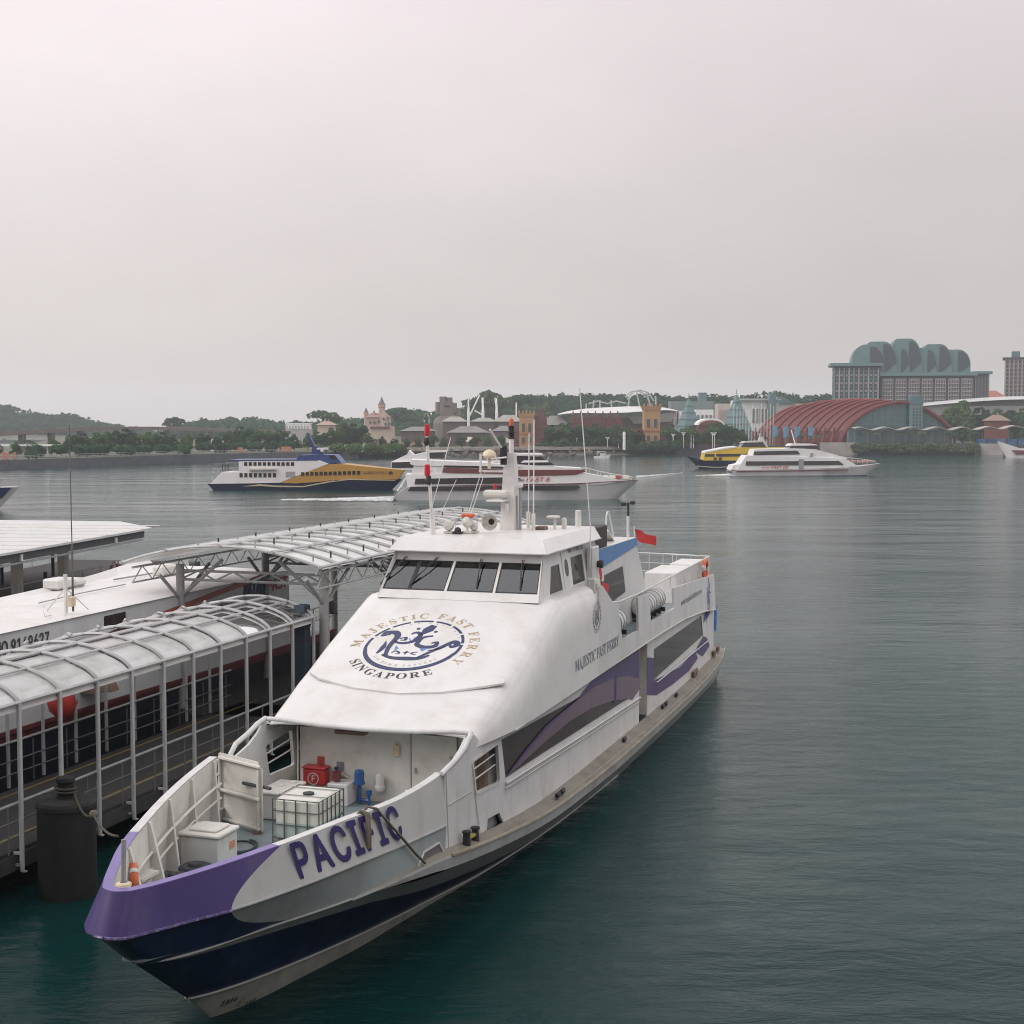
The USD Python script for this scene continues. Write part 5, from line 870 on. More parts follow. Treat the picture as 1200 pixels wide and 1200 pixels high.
def bandf(half, sg, off=.02): return lambda u, v, w: (u, sg * (half(u) + off + w), v)
def body(T, name, poly, half, m, smooth=False):
    """superstructure block: side outline filled across the beam, its width following half(x)"""
    g = G().prism(poly, lambda u, v, w: (u, (w / 1.0 - 1) * half(u), v), 2.0, seg=1.5); return T.obj(name, g, m, smooth)
def white_ferry(T, sc, ox, oy, spec, hb):
    P = lambda q: [((x - ox) * sc, (oy - y) * sc) for x, y in q]
    xmax = max((x - ox) * sc for x, _ in spec['sheer'])
    half = lambda u: hb * np.clip((xmax * 1.02 - np.asarray(u, float)) / (xmax * .36), .08, 1) ** .6
    T.obj('hull', hullmesh(P(spec['sheer']), hb, P(spec['sheer'])[0][0], xmax, spec['rake'] * sc, 1, -.4, spec.get('stern', 0) * sc), fargrey, 40)
    dk = [(x, z - .04) for x, z in P(spec['sheer'])]; g = G(); xs = np.linspace(dk[0][0], xmax - .5, 30); zz = np.interp(xs, A(dk)[:, 0], A(dk)[:, 1]); hd = hb * np.where((xs - dk[0][0]) / (xmax - dk[0][0]) > .66, np.clip((xmax - xs) / (xmax - dk[0][0]) / .34, 0, 1) ** .62, 1)
    T.obj('deck', g.grid([[(x, -h, z), (x, h, z)] for x, h, z in zip(xs, hd, zz)]), farwhite)
    for nm, q, m, ins in spec['bodies']: body(T, nm, Polygon(P(q)), (lambda u, k=ins: half(u) * k), m)
    for nm, q, m, ins in spec['bands']:
        for sg in (-1, 1): T.obj(nm, G().prism(Polygon(P(q)), bandf(lambda u, k=ins: half(u) * k, sg), .05, seg=1.5), m)
    for a, b, r in spec['masts']: a, b = P([a])[0], P([b])[0]; T.obj('mast', G().tube([(a[0], 0, a[1]), (b[0], 0, b[1])], r, 6), farwhite)
    for text, x, y, h, m, ins in spec['names']:
        q = P([(x, y)])[0]
        t = affinity.skew(letters(text, h * sc, stroke=2), 15); T.obj('name_lettering', G().prism(t, lambda u, v, w: (q[0] + u * 1.25, -half(q[0] + u) * ins - .09 - w, q[1] + v), .03), m)
    for pts, r in spec['rails']:
        for sg in (-1, 1):
            pp = P(pts); T.obj('deck_rail', G().tube([(x, sg * float(half(x)) * .93, z) for x, z in pp], r, 5), offwhite)
            for (x, z) in pp[1:-1]: T.obj('rail_post', G().tube([(x, sg * float(half(x)) * .93, z - .9), (x, sg * float(half(x)) * .93, z)], r, 4), offwhite)
    return P, half
F8 = dict(sheer=[(90, 292), (150, 250), (600, 243), (900, 238), (1168, 224)], rake=110, stern=20,
    bodies=[('main_cabin', [(150, 250), (140, 198), (890, 188), (1000, 208), (1090, 230), (1000, 243)], farwhite, .96), ('upper_cabin', [(165, 198), (180, 150), (560, 152), (700, 160), (905, 172), (920, 190)], farwhite, .90), ('roof_slab', [(160, 152), (165, 134), (470, 146), (640, 160), (640, 166), (180, 160)], farwhite, .93),
            ('wheelhouse', [(560, 160), (590, 118), (725, 122), (790, 158)], bandm, .55), ('wheelhouse_roof', [(560, 118), (560, 108), (735, 108), (740, 116)], farwhite, .6), ('wheelhouse_brow', [(640, 148), (655, 138), (755, 138), (765, 146)], farwhite, .57)],
    bands=[('lower_window_band', [(150, 268), (165, 250), (890, 246), (900, 254), (880, 264)], bandm, 1.0), ('window_band', [(180, 240), (185, 216), (600, 210), (640, 214), (620, 230), (560, 238)], bandm, .965), ('upper_window_band', [(300, 190), (305, 168), (600, 178), (910, 178), (925, 186), (880, 200), (640, 206), (600, 196)], wred, .965),
           ('red_sheer_line', [(150, 247), (600, 240), (900, 236), (1150, 224), (1150, 227), (900, 240), (600, 245)], wred, 1.0), ('aft_window', [(305, 166), (308, 158), (560, 164), (580, 172)], bandm, .94)],
    masts=[((545, 150), (520, 95), .07), ((760, 150), (765, 125), .05)], names=[('FAST 8', 665, 228, 17, redprint, .975), ('BATAM', 605, 226, 8, navyprint, .975)],
    rails=[([(905, 172), (940, 175), (990, 188), (1040, 198), (1090, 206), (1130, 212), (1150, 218)], .035)])
B = far(463, 585, 204)
T = lthing('passenger_ferry', 'white ferry marked FAST 8 crossing the harbour with a foaming wake behind it', 'ferry', (B[0], B[1], 0), 1.5)
P, half8 = white_ferry(T, .03296, 90, 310, F8, 3.6)
for a, b in (((120, 255), (150, 200)), ((105, 270), (140, 215))):
    a, b = P([a])[0], P([b])[0]; T.obj('stern_strut', G().tube([(a[0], -3.2, a[1]), (b[0], -3.2, b[1])], .09, 5), farwhite)
T.obj('stern_davit', G().prism(Polygon(P([(220, 195), (245, 165), (275, 170), (285, 196), (262, 196), (255, 180), (240, 196)])), lambda u, v, w: (u, -3.3 + w, v), .4), farwhite)
for x in (1020, 1050, 1075, 1110): q = P([(x, 214)])[0]; T.obj('deck_gear', G().box((q[0], .2, q[1]), (.8, 1.0, .5), bevel=.1), redline if x % 2 else offwhite)
F3 = dict(sheer=[(320, 268), (345, 262), (900, 250), (1000, 240), (1080, 230)], rake=75, stern=12,
    bodies=[('main_cabin', [(345, 262), (395, 190), (880, 205), (940, 236), (900, 252)], farwhite, .97), ('upper_cabin', [(425, 192), (435, 160), (640, 155), (740, 160), (900, 205), (880, 210)], farwhite, .9), ('wheelhouse', [(610, 158), (620, 142), (745, 142), (765, 162)], bandm, .62), ('wheelhouse_roof', [(610, 143), (625, 132), (735, 134), (752, 140)], farwhite, .66), ('stern_house', [(320, 262), (330, 240), (380, 230), (392, 258)], farwhite, .9)],
    bands=[('window_band', [(390, 240), (392, 219), (850, 217), (876, 236)], bandm, .98), ('upper_window_band', [(430, 189), (432, 170), (645, 166), (660, 184)], bandm, .91), ('red_sheer_line', [(345, 267), (900, 259), (900, 264), (345, 272)], wred, 1.0), ('dark_waterline', [(350, 292), (1000, 288), (1000, 296), (350, 300)], navy, .92), ('side_door', [(652, 262), (652, 208), (676, 208), (676, 262)], greymetal, .985), ('round_window', [(705, 206), (712, 178), (724, 178), (720, 204)], greymetal, .93)],
    masts=[((650, 132), (630, 65), .12)], names=[('FAST III', 515, 254, 12, redprint, .985), ('BATAM', 470, 252, 6, redprint, .985)], rails=[([(900, 200), (950, 206), (1000, 212), (1050, 222)], .04)])
B = far(854, 557, 304)
T = lthing('passenger_ferry', 'white ferry marked FAST III passing in front of the red ribbed hall', 'ferry', (B[0], B[1], 0), -1)
P, _ = white_ferry(T, .04299, 320, 292, F3, 4.2)
for x in (915, 945, 975, 1005, 1035): q = P([(x, 222)])[0]; T.obj('deck_gear', G().box((q[0], .2, q[1]), (.9, 1.6, .5), bevel=.1), mat('red_deck_gear_%d' % x, (.35, .2, .17), .6, .2))
# white ferry partly hidden behind the FAST 8
FB = dict(sheer=[(72, 186), (500, 184), (760, 182), (860, 180)], rake=40,
    bodies=[('main_cabin', [(70, 200), (72, 152), (700, 150), (760, 195)], farwhite, .97), ('stern_house', [(72, 152), (140, 120), (150, 102), (170, 122), (220, 110), (235, 130), (250, 152)], farwhite, .8), ('rear_cabin', [(235, 136), (238, 112), (300, 110), (305, 136)], bandm, .6), ('rear_roof', [(232, 112), (232, 106), (310, 104), (312, 110)], farwhite, .65)],
    bands=[('window_band', [(75, 178), (75, 154), (220, 150), (640, 152), (640, 172)], bandm, .98)], masts=[((235, 100), (218, 65), .08)], names=[], rails=[])
B = far(459, 557.7, 300)
T = lthing('passenger_ferry', 'white ferry half hidden behind the one marked FAST 8, only its stern showing', 'ferry', (B[0], B[1], 0), 1.5)
white_ferry(T, .0485, 70, 216, FB, 3.8)
# blue, white and yellow catamaran
sc = .03112; ox, oy = 45, 345
Pq = lambda q: [((x - ox) * sc, (oy - y) * sc) for x, y in q]
B = far(250, 573.5, 237)
T = lthing('catamaran_ferry', 'white ferry with dark blue wheelhouse and yellow bow half crossing on the left', 'ferry', (B[0], B[1], 0), -2)
bluem, yel = mat('royal_blue_paint', (.018, .04, .14), .35, .12, .5), mat('ochre_yellow_paint', (.40, .22, .04), .38, .07, .4, dirt=(.35, .2, .05), dfac=.4)
hb = 4.0; Lx = (1090 - ox) * sc; half = lambda u: hb * np.clip((Lx * 1.01 - np.asarray(u, float)) / (Lx * .4), .1, 1) ** .55
T.obj('hull', hullmesh(Pq([(45, 312), (420, 306), (700, 292), (1060, 290)]), hb * .98, 0.0, Lx - .6, 2.0, 1, -.4, 1.2), mat('dark_navy_hull', (.012, .018, .04), .35, .2, .5), 40)
body(T, 'white_cabin', Polygon(Pq([(60, 312), (120, 250), (215, 250), (215, 190), (640, 186), (690, 205), (560, 255), (430, 305)])), half, farwhite)
body(T, 'yellow_cabin', Polygon(Pq([(430, 306), (560, 256), (690, 206), (760, 206), (1085, 240), (1050, 290), (800, 284), (640, 300), (520, 308)])), half, yel)
body(T, 'roof_edge', Polygon(Pq([(160, 190), (160, 184), (620, 180), (640, 187)])), lambda u: half(u) * 1.01, bluem)
body(T, 'blue_wheelhouse', Polygon(Pq([(515, 184), (530, 160), (640, 156), (720, 158), (755, 200), (670, 205), (600, 186)])), lambda u: half(u) * .7, bluem)
for sg in (-1, 1): T.obj('wheelhouse_window', G().prism(Polygon(Pq([(700, 178), (690, 162), (722, 162), (738, 180)])), bandf(lambda u: half(u) * .7, sg), .04), darkglass)
T.obj('funnel', G().prism(Polygon(Pq([(585, 156), (588, 120), (560, 60), (572, 52), (600, 110), (640, 128), (650, 156)])), lambda u, v, w: (u, -.5 + w, v), 1.0), bluem)
T.obj('radar_arch', G().prism(Polygon(Pq([(615, 130), (615, 122), (668, 122), (668, 130), (650, 130), (648, 142), (636, 142), (634, 130)])), lambda u, v, w: (u, -.9 + w, v), 1.8), farwhite)
for sg in (-1, 1):
    for k in range(11): q = Pq([(252 + 25 * k, 205)])[0]; T.obj('window', G().prism(sbox(q[0] - .26, q[1] - .3, q[0] + .26, q[1] + .3).buffer(-.04).buffer(.04), bandf(half, sg), .03), darkglass)
    for k in range(8): q = Pq([(227 + 25.5 * k, 265)])[0]; T.obj('window', G().prism(sbox(q[0] - .26, q[1] - .35, q[0] + .26, q[1] + .35), bandf(half, sg), .03), darkglass)
    for k in range(13): q = Pq([(556 + 24.5 * k, 258 - .5 * k)])[0]; T.obj('window', G().prism(sbox(q[0] - .26, q[1] - .3, q[0] + .26, q[1] + .3), bandf(half, sg), .03), darkglass)
    T.obj('side_door', G().prism(sbox(*[c for q in Pq([(466, 275), (515, 246)]) for c in q]), bandf(half, sg), .03), mat('door_grey_%d' % (sg > 0), (.3, .29, .27), .5, .2)); T.obj('life_raft_rack', G().prism(Polygon(Pq([(270, 240), (275, 230), (415, 228), (418, 236)])), bandf(half, sg, .0), .5), mat('rack_beige_%d' % (sg > 0), (.5, .46, .38), .5, .2))
    T.obj('white_wave_stripe', G().prism(Polygon(Pq([(230, 325), (330, 312), (420, 320), (560, 322), (700, 295), (800, 284), (1040, 292), (1040, 296), (800, 290), (700, 302), (560, 328), (420, 328), (330, 322)])), bandf(half, sg, .03), .04, seg=2), mat('wave_stripe_%d' % (sg > 0), (.45, .38, .25), .5, .2))
    T.obj('anchor_pocket', G().prism(Point(*Pq([(1016, 257)])[0]).buffer(.35).intersection(sbox(-99, Pq([(0, 262)])[0][1], 99, 99)), bandf(half, sg, .02), .05), black)
t = affinity.scale(letters('QUEEN STAR 1', .42), .95, 1, origin=(0, 0)); q = Pq([(872, 258)])[0]; T.obj('name_lettering', G().prism(t, lambda u, v, w: (q[0] + u, -half(q[0] + u) - .04 - w, q[1] + v), .03), mat('brown_lettering', (.12, .06, .02), .5, .1))
for x0_, x1_, z_ in ((75, 212, 232), (85, 215, 206)):
    for sg in (-1, 1): a, b = Pq([(x0_, z_), (x1_, z_)]); T.obj('stern_rail', G().tube([(a[0], sg * 3.6, a[1]), (b[0], sg * 3.6, b[1])], .04, 5), greymetal)
for x in (120, 135, 150): a, b = Pq([(x, 240), (x, 205)]); T.obj('stern_post', G().tube([(a[0], -3.0, a[1]), (b[0], -3.0, b[1])], .1, 6), black)
a, b = Pq([(160, 186), (158, 160)]); T.obj('mast', G().tube([(a[0], 0, a[1]), (b[0], 0, b[1])], .06, 5), bluem); a, b = Pq([(80, 300), (88, 235)]); T.obj('stern_crane', G().tube([(a[0], -2, a[1]), (b[0], -2, b[1])], .1, 5), greymetal)
# navy and yellow ferry at the right, bow to the left
sc = .0499; ox, oy = 105, 256
B = far(804.5, 549, 353); T = lthing('passenger_ferry', 'navy and bright yellow ferry with its bow to the left behind the FAST III', 'ferry', (B[0], B[1], 0), 2)
by = mat('bright_yellow_paint', (.58, .40, .03), .38, .08, .4)
half = lambda u: 3.6 * np.clip((np.asarray(u, float) + .4) / 7.5, .1, 1) ** .6
hm = hullmesh(Pq([(105, 193), (185, 212), (420, 214), (640, 214)]), 3.6, 0.0, 26.0, 3.6, -1); T.obj('hull', hm, navy, 40)
T.obj('deck', G().grid([[(x, -float(half(x)), 2.1), (x, float(half(x)), 2.1)] for x in np.linspace(1.5, 26, 20)]), deckgrey)
body(T, 'main_cabin', Polygon(Pq([(180, 214), (190, 172), (285, 156), (340, 148), (640, 150), (640, 214)])), half, by); body(T, 'roof_front', Polygon(Pq([(186, 176), (192, 168), (285, 150), (345, 143), (345, 149), (285, 157)])), lambda u: half(u) * 1.02, farwhite)
for sg in (-1, 1):
    T.obj('window_band', G().prism(Polygon(Pq([(186, 195), (190, 182), (410, 180), (410, 193)])), bandf(half, sg), .04, seg=2), bandm); T.obj('stripe', G().prism(Polygon(Pq([(150, 240), (240, 246), (420, 238), (420, 241), (240, 250), (150, 244)])), bandf(half, sg, .04), .04, seg=2), mat('stripe_cream_%d' % (sg > 0), (.45, .4, .25), .5, .1))
    for x in (236, 262): q = Pq([(x, 205)])[0]; T.obj('cabin_opening', G().prism(sbox(q[0] - .35, q[1] - .35, q[0] + .35, q[1] + .35), bandf(half, sg), .05), black)
body(T, 'wheelhouse', Polygon(Pq([(370, 150), (385, 126), (480, 124), (500, 150)])), lambda u: half(u) * .6, bandm); body(T, 'wheelhouse_roof', Polygon(Pq([(380, 126), (395, 119), (480, 116), (486, 122)])), lambda u: half(u) * .65, fargrey); body(T, 'mast_base', Polygon(Pq([(465, 122), (472, 96), (488, 96), (515, 148), (500, 150)])), lambda u: half(u) * .2, fargrey)
a, b = Pq([(475, 100), (470, 78)]); T.obj('mast', G().tube([(a[0], 0, a[1]), (b[0], 0, b[1])], .07, 5), farwhite)
# bow of another ferry at the left edge of the picture
B = far(13.5, 597, 178)
T = lthing('passenger_ferry', 'bow of a dark blue and white ferry at the left edge', 'ferry', (B[0], B[1], 0), 8)
T.obj('hull', hullmesh([(-24, 2.7), (-6, 2.7), (1.2, 3.0)], 3.4, -24, 1.2, 3.2, 1, -.4), farwhite, 40)
hf = lambda u: 3.4 * np.clip((1.3 - np.asarray(u, float)) / 8.2, .05, 1) ** .62
for sg in (-1, 1): T.obj('navy_band', G().prism(Polygon([(-24, 1.3), (-.9, 1.5), (.3, 2.85), (-24, 2.6)]), lambda u, v, w: (u, sg * (hf(u + .35 * (2.8 - v)) * (.87 + .05 * v) + .03 + w), v), .04, seg=1), navy)
T.obj('deck', G().grid([[(x, -float(hf(x)), 2.75), (x, float(hf(x)), 2.75)] for x in np.linspace(-24, .6, 20)]), farwhite)
for sg in (-1, 1): T.obj('deck_rail', G().tube([(x, sg * float(hf(x)) * .95, 3.85) for x in (-10, -6, -3, -1.2, 0.2, .6)], .045, 5), greymetal); [T.obj('rail_post', G().tube([(x, sg * float(hf(x)) * .95, 2.8), (x, sg * float(hf(x)) * .95, 3.85)], .035, 4), greymetal) for x in (-6, -4.2, -2.4, -1, .4)]
T.obj('raised_bow_deck', G().prism(Polygon([(-24, 2.75), (-24, 5), (-3.2, 4.6), (-1.6, 2.9)]), lambda u, v, w: (u, (w - 1) * 2.0, v), 2.0), farwhite)
# small motor boat below the far bank
def small_boat(px, py, D, Lm, label, m):
    B = far(px, py, D); T = lthing('motor_boat', label, 'boat', (B[0], B[1], 0)); T.obj('hull', hullmesh([(0, .7), (Lm * .6, .8), (Lm, 1.2)], 1.1, 0, Lm, .9), m, 40); T.obj('canopy', G().box((Lm * .42, 0, 2.3), (Lm * .5, 2, .12)), farwhite)
    for x in (.2, .64): T.obj('canopy_post', G().tube([(Lm * x, -.8, .7), (Lm * x, -.8, 2.3)], .06, 4), farwhite)
    T.obj('cabin', G().box((Lm * .5, 0, 1.2), (Lm * .3, 1.5, .8), bevel=.1), farwhite)
small_boat(696, 534, 470, 3.6 * 1.6, 'small white motor boat below the stony bank', farwhite)
B = far(1178, 536, 480); T = lthing('tour_boat', 'white and red boat cut off by the right edge of the picture', 'boat', (B[0], B[1], 0), 0)
T.obj('hull', hullmesh([(-3, 5.6), (0, 4.6), (4, 3.2), (14, 2.9)], 2.4, -3, 14, 3.5, -1), farwhite, 40); T.obj('stripe', G().prism(Polygon([(2.8, 1.0), (14, 1.4), (14, 2.2), (1.2, 2.6)]), lambda u, v, w: (u, -2.5 * np.clip((u + 3.4) / 6, .1, 1) ** .6 - .05 - w, v), .06, seg=1), maroon)
# wakes
def wake(name, label, D, x0, x1, y0, y1, sp):
    g = G(); n = 60; u = np.linspace(0, 1, n); rr = np.random.default_rng(int(D)); rows = []
    for k in u:
        w = sp * (1 - .72 * k) * (.75 + .5 * rr.random()); h = .32 * (1 - k) ** 1.5 + .03; x = x0 + (x1 - x0) * k; y = y0 + (y1 - y0) * k
        rows.append([(x, y - w, .05), (x, y - w * .3, .05 + h), (x, y + w * .3, .05 + h), (x, y + w, .05)])
    one(name, label, 'wake', g.grid(rows), foam, ((x0 + x1) / 2, (y0 + y1) / 2, 0), kind='stuff')
a, b = far(464, 585, 204), far(330, 586.5, 202); wake('wake_foam', 'white foaming wake trailing behind the FAST 8', 204, a[0], b[0], a[1], b[1], 6.0)
a, b = far(858, 557, 304), far(815, 557, 303); wake('wake_foam', 'short white wake behind the FAST III', 304, a[0], b[0], a[1], b[1], 4.5)
a, b = far(745, 556, 290), far(800, 553, 320); wake('wake_foam', 'thin streak of foam ahead of the FAST 8', 300, a[0], b[0], a[1], b[1], 1.2)
# ================================================================== far shore
leafmats = [usdkit.material(stage, '/World/Looks/foliage_%d' % k, {'oi': ('object_info', {}), 'tc': ('texture_coordinate', {}), 'n': ('noise_texture', {'scale': .35, 'detail': 3.0}), 'ad': ('math', {'math_type': 'multiply_add', 'value2': .5, 'value3': .0}), 'sm': ('math', {'math_type': 'add'}),
    'cr': ('rgb_ramp', {'ramp': [(.35, tuple(A(c) * .5)), (.85, tuple(A(c) * 1.6))]}), 'd': ('diffuse_bsdf', {}), 't': ('translucent_bsdf', {}), 'x': ('mix_closure', {'fac': .25})},
    [('tc.object', 'n.vector'), ('oi.random', 'ad.value1'), ('n.fac', 'sm.value1'), ('ad.value', 'sm.value2'), ('sm.value', 'cr.fac'), ('cr.color', 'd.color'), ('cr.color', 't.color'), ('d.BSDF', 'x.closure1'), ('t.BSDF', 'x.closure2')], surface='x.closure') for k, c in enumerate(((.038, .070, .026), (.055, .090, .032), (.030, .062, .030), (.070, .080, .032), (.045, .080, .044)))]
bark = mat('bark', (.07, .055, .042), .9, .3, 4)
def leaves(rng, blobs, n, size):
    """small leaf clump faces scattered through the shells of several ellipsoids"""
    g = G(); V, F = [], []
    wts = A([b[3] * b[4] for b in blobs]); pick = rng.choice(len(blobs), n, p=wts / wts.sum())
    d = rng.normal(size=(n, 3)); d /= np.linalg.norm(d, axis=1, keepdims=True); d[:, 2] = np.where(d[:, 2] < -.55, -d[:, 2], d[:, 2])
    r = rng.uniform(.55, 1.05, n) ** .6; B_ = A(blobs)
    c = B_[pick, :3] + d * r[:, None] * np.stack([B_[pick, 3], B_[pick, 3], B_[pick, 4]], -1)
    nrm = d + rng.normal(size=(n, 3)) * .6; nrm /= np.linalg.norm(nrm, axis=1, keepdims=True)
    a = np.cross(nrm, rng.normal(size=(n, 3))); a /= np.linalg.norm(a, axis=1, keepdims=True); b = np.cross(nrm, a); s = rng.uniform(.6, 1.3, n)[:, None] * size
    v = np.stack([c - a * s - b * s * .5, c + a * s * .2 - b * s, c + a * s + b * s * .4, c - a * s * .3 + b * s], 1)
    return g.add(v.reshape(-1, 3), np.arange(4 * n).reshape(n, 4))
UsdGeom.Scope.Define(stage, '/World/Looks')
def make_tree(kind, seed, mt):
    rng = np.random.default_rng(seed); g = G()
    if kind == 'round':
        blobs = [(rng.uniform(-2.7, 2.7), rng.uniform(-1.6, 1.6), rng.uniform(1.6, 6.0), rng.uniform(1.1, 1.9), rng.uniform(.9, 1.5)) for _ in range(13)] + [(0, 0, 4.2, 2.4, 2.1), (rng.uniform(-1, 1), 0, 7.0, 1.2, 1.0)]; H, rt = 5, .22; n = 1300
    elif kind == 'spreading':
        blobs = [(2.9 * math.cos(a) * q, 2.9 * math.sin(a) * q, 6.4 + rng.uniform(-.5, .8) - q, rng.uniform(1.1, 1.6), rng.uniform(.55, .9)) for a, q in zip(np.linspace(0, 6.3, 11), rng.uniform(.35, 1.1, 11))]; H, rt = 6, .28; n = 700
    elif kind == 'low':
        blobs = [(rng.uniform(-2.6, 2.6), rng.uniform(-1.2, 1.2), rng.uniform(1.0, 2.3), rng.uniform(.9, 1.5), rng.uniform(.8, 1.2)) for _ in range(9)]; H, rt = 1.5, .12; n = 600
    else: blobs, H, rt, n = [], 5, .14, 0
    tr = G()
    if kind == 'palm':
        tr.tube([(0, 0, 0), (.1, 0, 2.5), (.05, 0, 5)], [.2, .15, .12], 6); V = G()
        for a in np.linspace(0, 6.28, 14)[:-1]:
            u = np.linspace(0, 1, 6); L = rng.uniform(1.6, 2.2); q = np.stack([.05 + L * u * math.cos(a), L * u * math.sin(a), 5 + .9 * u - 1.7 * u ** 2 * rng.uniform(.8, 1.3)], -1); w = .28 * np.sin(u * 2.8 + .3)[:, None] * A([-math.sin(a), math.cos(a), 0]) + A([0, 0, -.06]); V.grid(np.stack([q - w, q, q + A([1, 1, -1]) * w], 1)); 
        return tr, V
    tr.tube([(0, 0, 0), (rng.uniform(-.15, .15), 0, H * .5), (rng.uniform(-.3, .3), .1, H)], [rt * 1.25, rt, rt * .5], 7)
    for b in blobs[:5]: tr.tube([(0, 0, H * .45), (b[0] * .5, b[1] * .5, (b[2] + H * .45) / 2), (b[0], b[1], b[2])], [rt * .5, rt * .35, rt * .12], 5)
    return tr, leaves(rng, blobs, n, .34 if kind != 'spreading' else .28)
first_tree = {}
def tree(kind, var, pos, sc, label, name, group, yaw=None, sz=None):
    key = (kind, var); yaw = RNG.uniform(0, 360) if yaw is None else yaw
    s3 = (sc, sc, sc * (sz or RNG.uniform(.9, 1.12)))
    if key not in first_tree:
        p = f'/World/Looks/tree_{kind}_{var}'; cl = stage.CreateClassPrim(f'/World/_tree_{kind}_{var}'); cl.SetTypeName('Xform')
        tr, lf = make_tree(kind, 40 + var + 17 * len(kind), None); usdkit.mesh(stage, f'{cl.GetPath()}/trunk', tr.mesh(), bark, smooth=40); usdkit.mesh(stage, f'{cl.GetPath()}/crown', lf.mesh(), leafmats[(var + len(kind)) % 5])
        first_tree[key] = str(cl.GetPath())
    return copy_thing(first_tree[key], name, pos, yaw, s3, label, 'tree', group)

# ---- land: one sheet of ground behind a stepped sea wall, rising to wooded hills
shore = [(-60, 551), (0, 550), (100, 546.5), (200, 542.5), (330, 538.5), (420, 537), (500, 535.5), (620, 534), (735, 532.8), (800, 532.5), (960, 532.5), (1180, 533), (1290, 533)]
def shore_pt(px):
    py = float(np.interp(px, A(shore)[:, 0], A(shore)[:, 1])); D = HC * FPX / (py - YH); return far(px, py, D)
sp_ = [shore_pt(x) for x in np.linspace(-60, 1290, 60)]
ground = mat('park_ground', (.085, .095, .05), .9, .3, .08, dirt=(.16, .13, .09), dfac=.7, dscale=.05, dstretch=(1, 1, 1))
one('far_ground', None, None, G().grid([[(p[0], p[1] + .6, 2.0), (p[0] * 1.3, p[1] + 130, 2.6), (p[0] * 2.4, p[1] + 700, 3.0), (p[0] * 6.5, p[1] + 2600, 3.0)] for p in sp_]), ground, kind='structure')
seawallm = mat('sea_wall_stone', (.055, .06, .066), .85, .25, .5, dirt=(.04, .045, .045), dfac=.8, dscale=.7, dstretch=(1, 1, 1), bump=.05)
rockm = mat('bank_stone', (.15, .135, .115), .9, .3, .4, dirt=(.07, .06, .05), dfac=.7, dscale=.5, dstretch=(1, 1, 1))
def wall_run(name, label, x0, x1, h, m, off=0.0, n=24, top=1.0, cat='sea wall'):
    pts = [shore_pt(x) for x in np.linspace(x0, x1, n)]
    g = G().grid([[(p[0], p[1] - off - .6, -1.0), (p[0], p[1] - off, h), (p[0], p[1] - off + top, h), (p[0], p[1] - off + top, 0)] for p in pts])
    return one(name, label, cat, g, m, tuple(pts[n // 2][:2]) + (0,))
wall_run('sea_wall', 'long dark sea wall with a promenade on the left far shore', -60, 420, 2.3, seawallm)
T = Thing('promenade_rail', 'thin pale railing along the promenade above the left sea wall', 'railing', tuple(shore_pt(180)[:2]) + (2.3,), 'w')
pr = [shore_pt(x) for x in np.linspace(-40, 410, 91)]
for z in (3.3, 2.85): T.obj('rail', G().tube([(p[0], p[1] + .5, z) for p in pr], .05, 4), mat('rail_grey_%d' % (z > 3), (.32, .33, .33), .6, .1))
for p in pr: T.obj('rail_post', G().box((p[0], p[1] + .5, 2.85), (.1, .1, 1.1)), greymetal)
wall_run('sea_wall', 'grey stone sea wall below the yellow tower and the palm promenade', 792, 960, 3.4, seawallm)
wall_run('sea_wall', 'pale concrete wall block left of the hedge below the red ribbed hall', 960, 1004, 4.6, mat('pale_wall', (.30, .28, .25), .85, .15, .3, dirt=(.15, .14, .12), dfac=.5, dscale=.4), off=1.2, n=4)
wall_run('sea_wall', 'pale concrete wall block right of the hedge near the right edge', 1141, 1174, 4.2, mat('pale_wall2', (.32, .30, .27), .85, .15, .3, dirt=(.15, .14, .12), dfac=.5, dscale=.4), off=1.2, n=4)
wall_run('sea_wall', 'dark sea wall at the right edge under the blue stalls', 1174, 1290, 3.8, seawallm, n=6)
# stony bank in the middle, single boulders
T = Thing('stony_bank', 'sloping stony bank below the trees in the middle of the far shore', 'bank', tuple(shore_pt(600)[:2]) + (0,), 'w')
bp = [shore_pt(x) for x in np.linspace(470, 742, 40)]
T.obj('slope', G().grid([[(p[0], p[1] - 1.5, -.6), (p[0], p[1] + 2, 1.2 + .4 * math.sin(k * 1.7)), (p[0], p[1] + 6, 3.0), (p[0], p[1] + 9, 3.2)] for k, p in enumerate(bp)]), rockm)
rg = np.random.default_rng(5)
ico = trimesh.creation.icosphere(1, 1.0)
for k in range(90):
    p = shore_pt(rg.uniform(474, 738)); f = rg.random(); s = rg.uniform(.5, 1.1); v = A(ico.vertices) * s * rg.uniform(.7, 1.25, 3) * (1 + .2 * rg.normal(size=(len(ico.vertices), 1))); T.obj('boulder', G().add(v + A([p[0], p[1] - 1 + 5 * f, .15 + 2.3 * f]), ico.faces), rockm if k % 3 else mat('brown_boulder_%d' % k, (.19, .14, .10), .9, .2, 1))

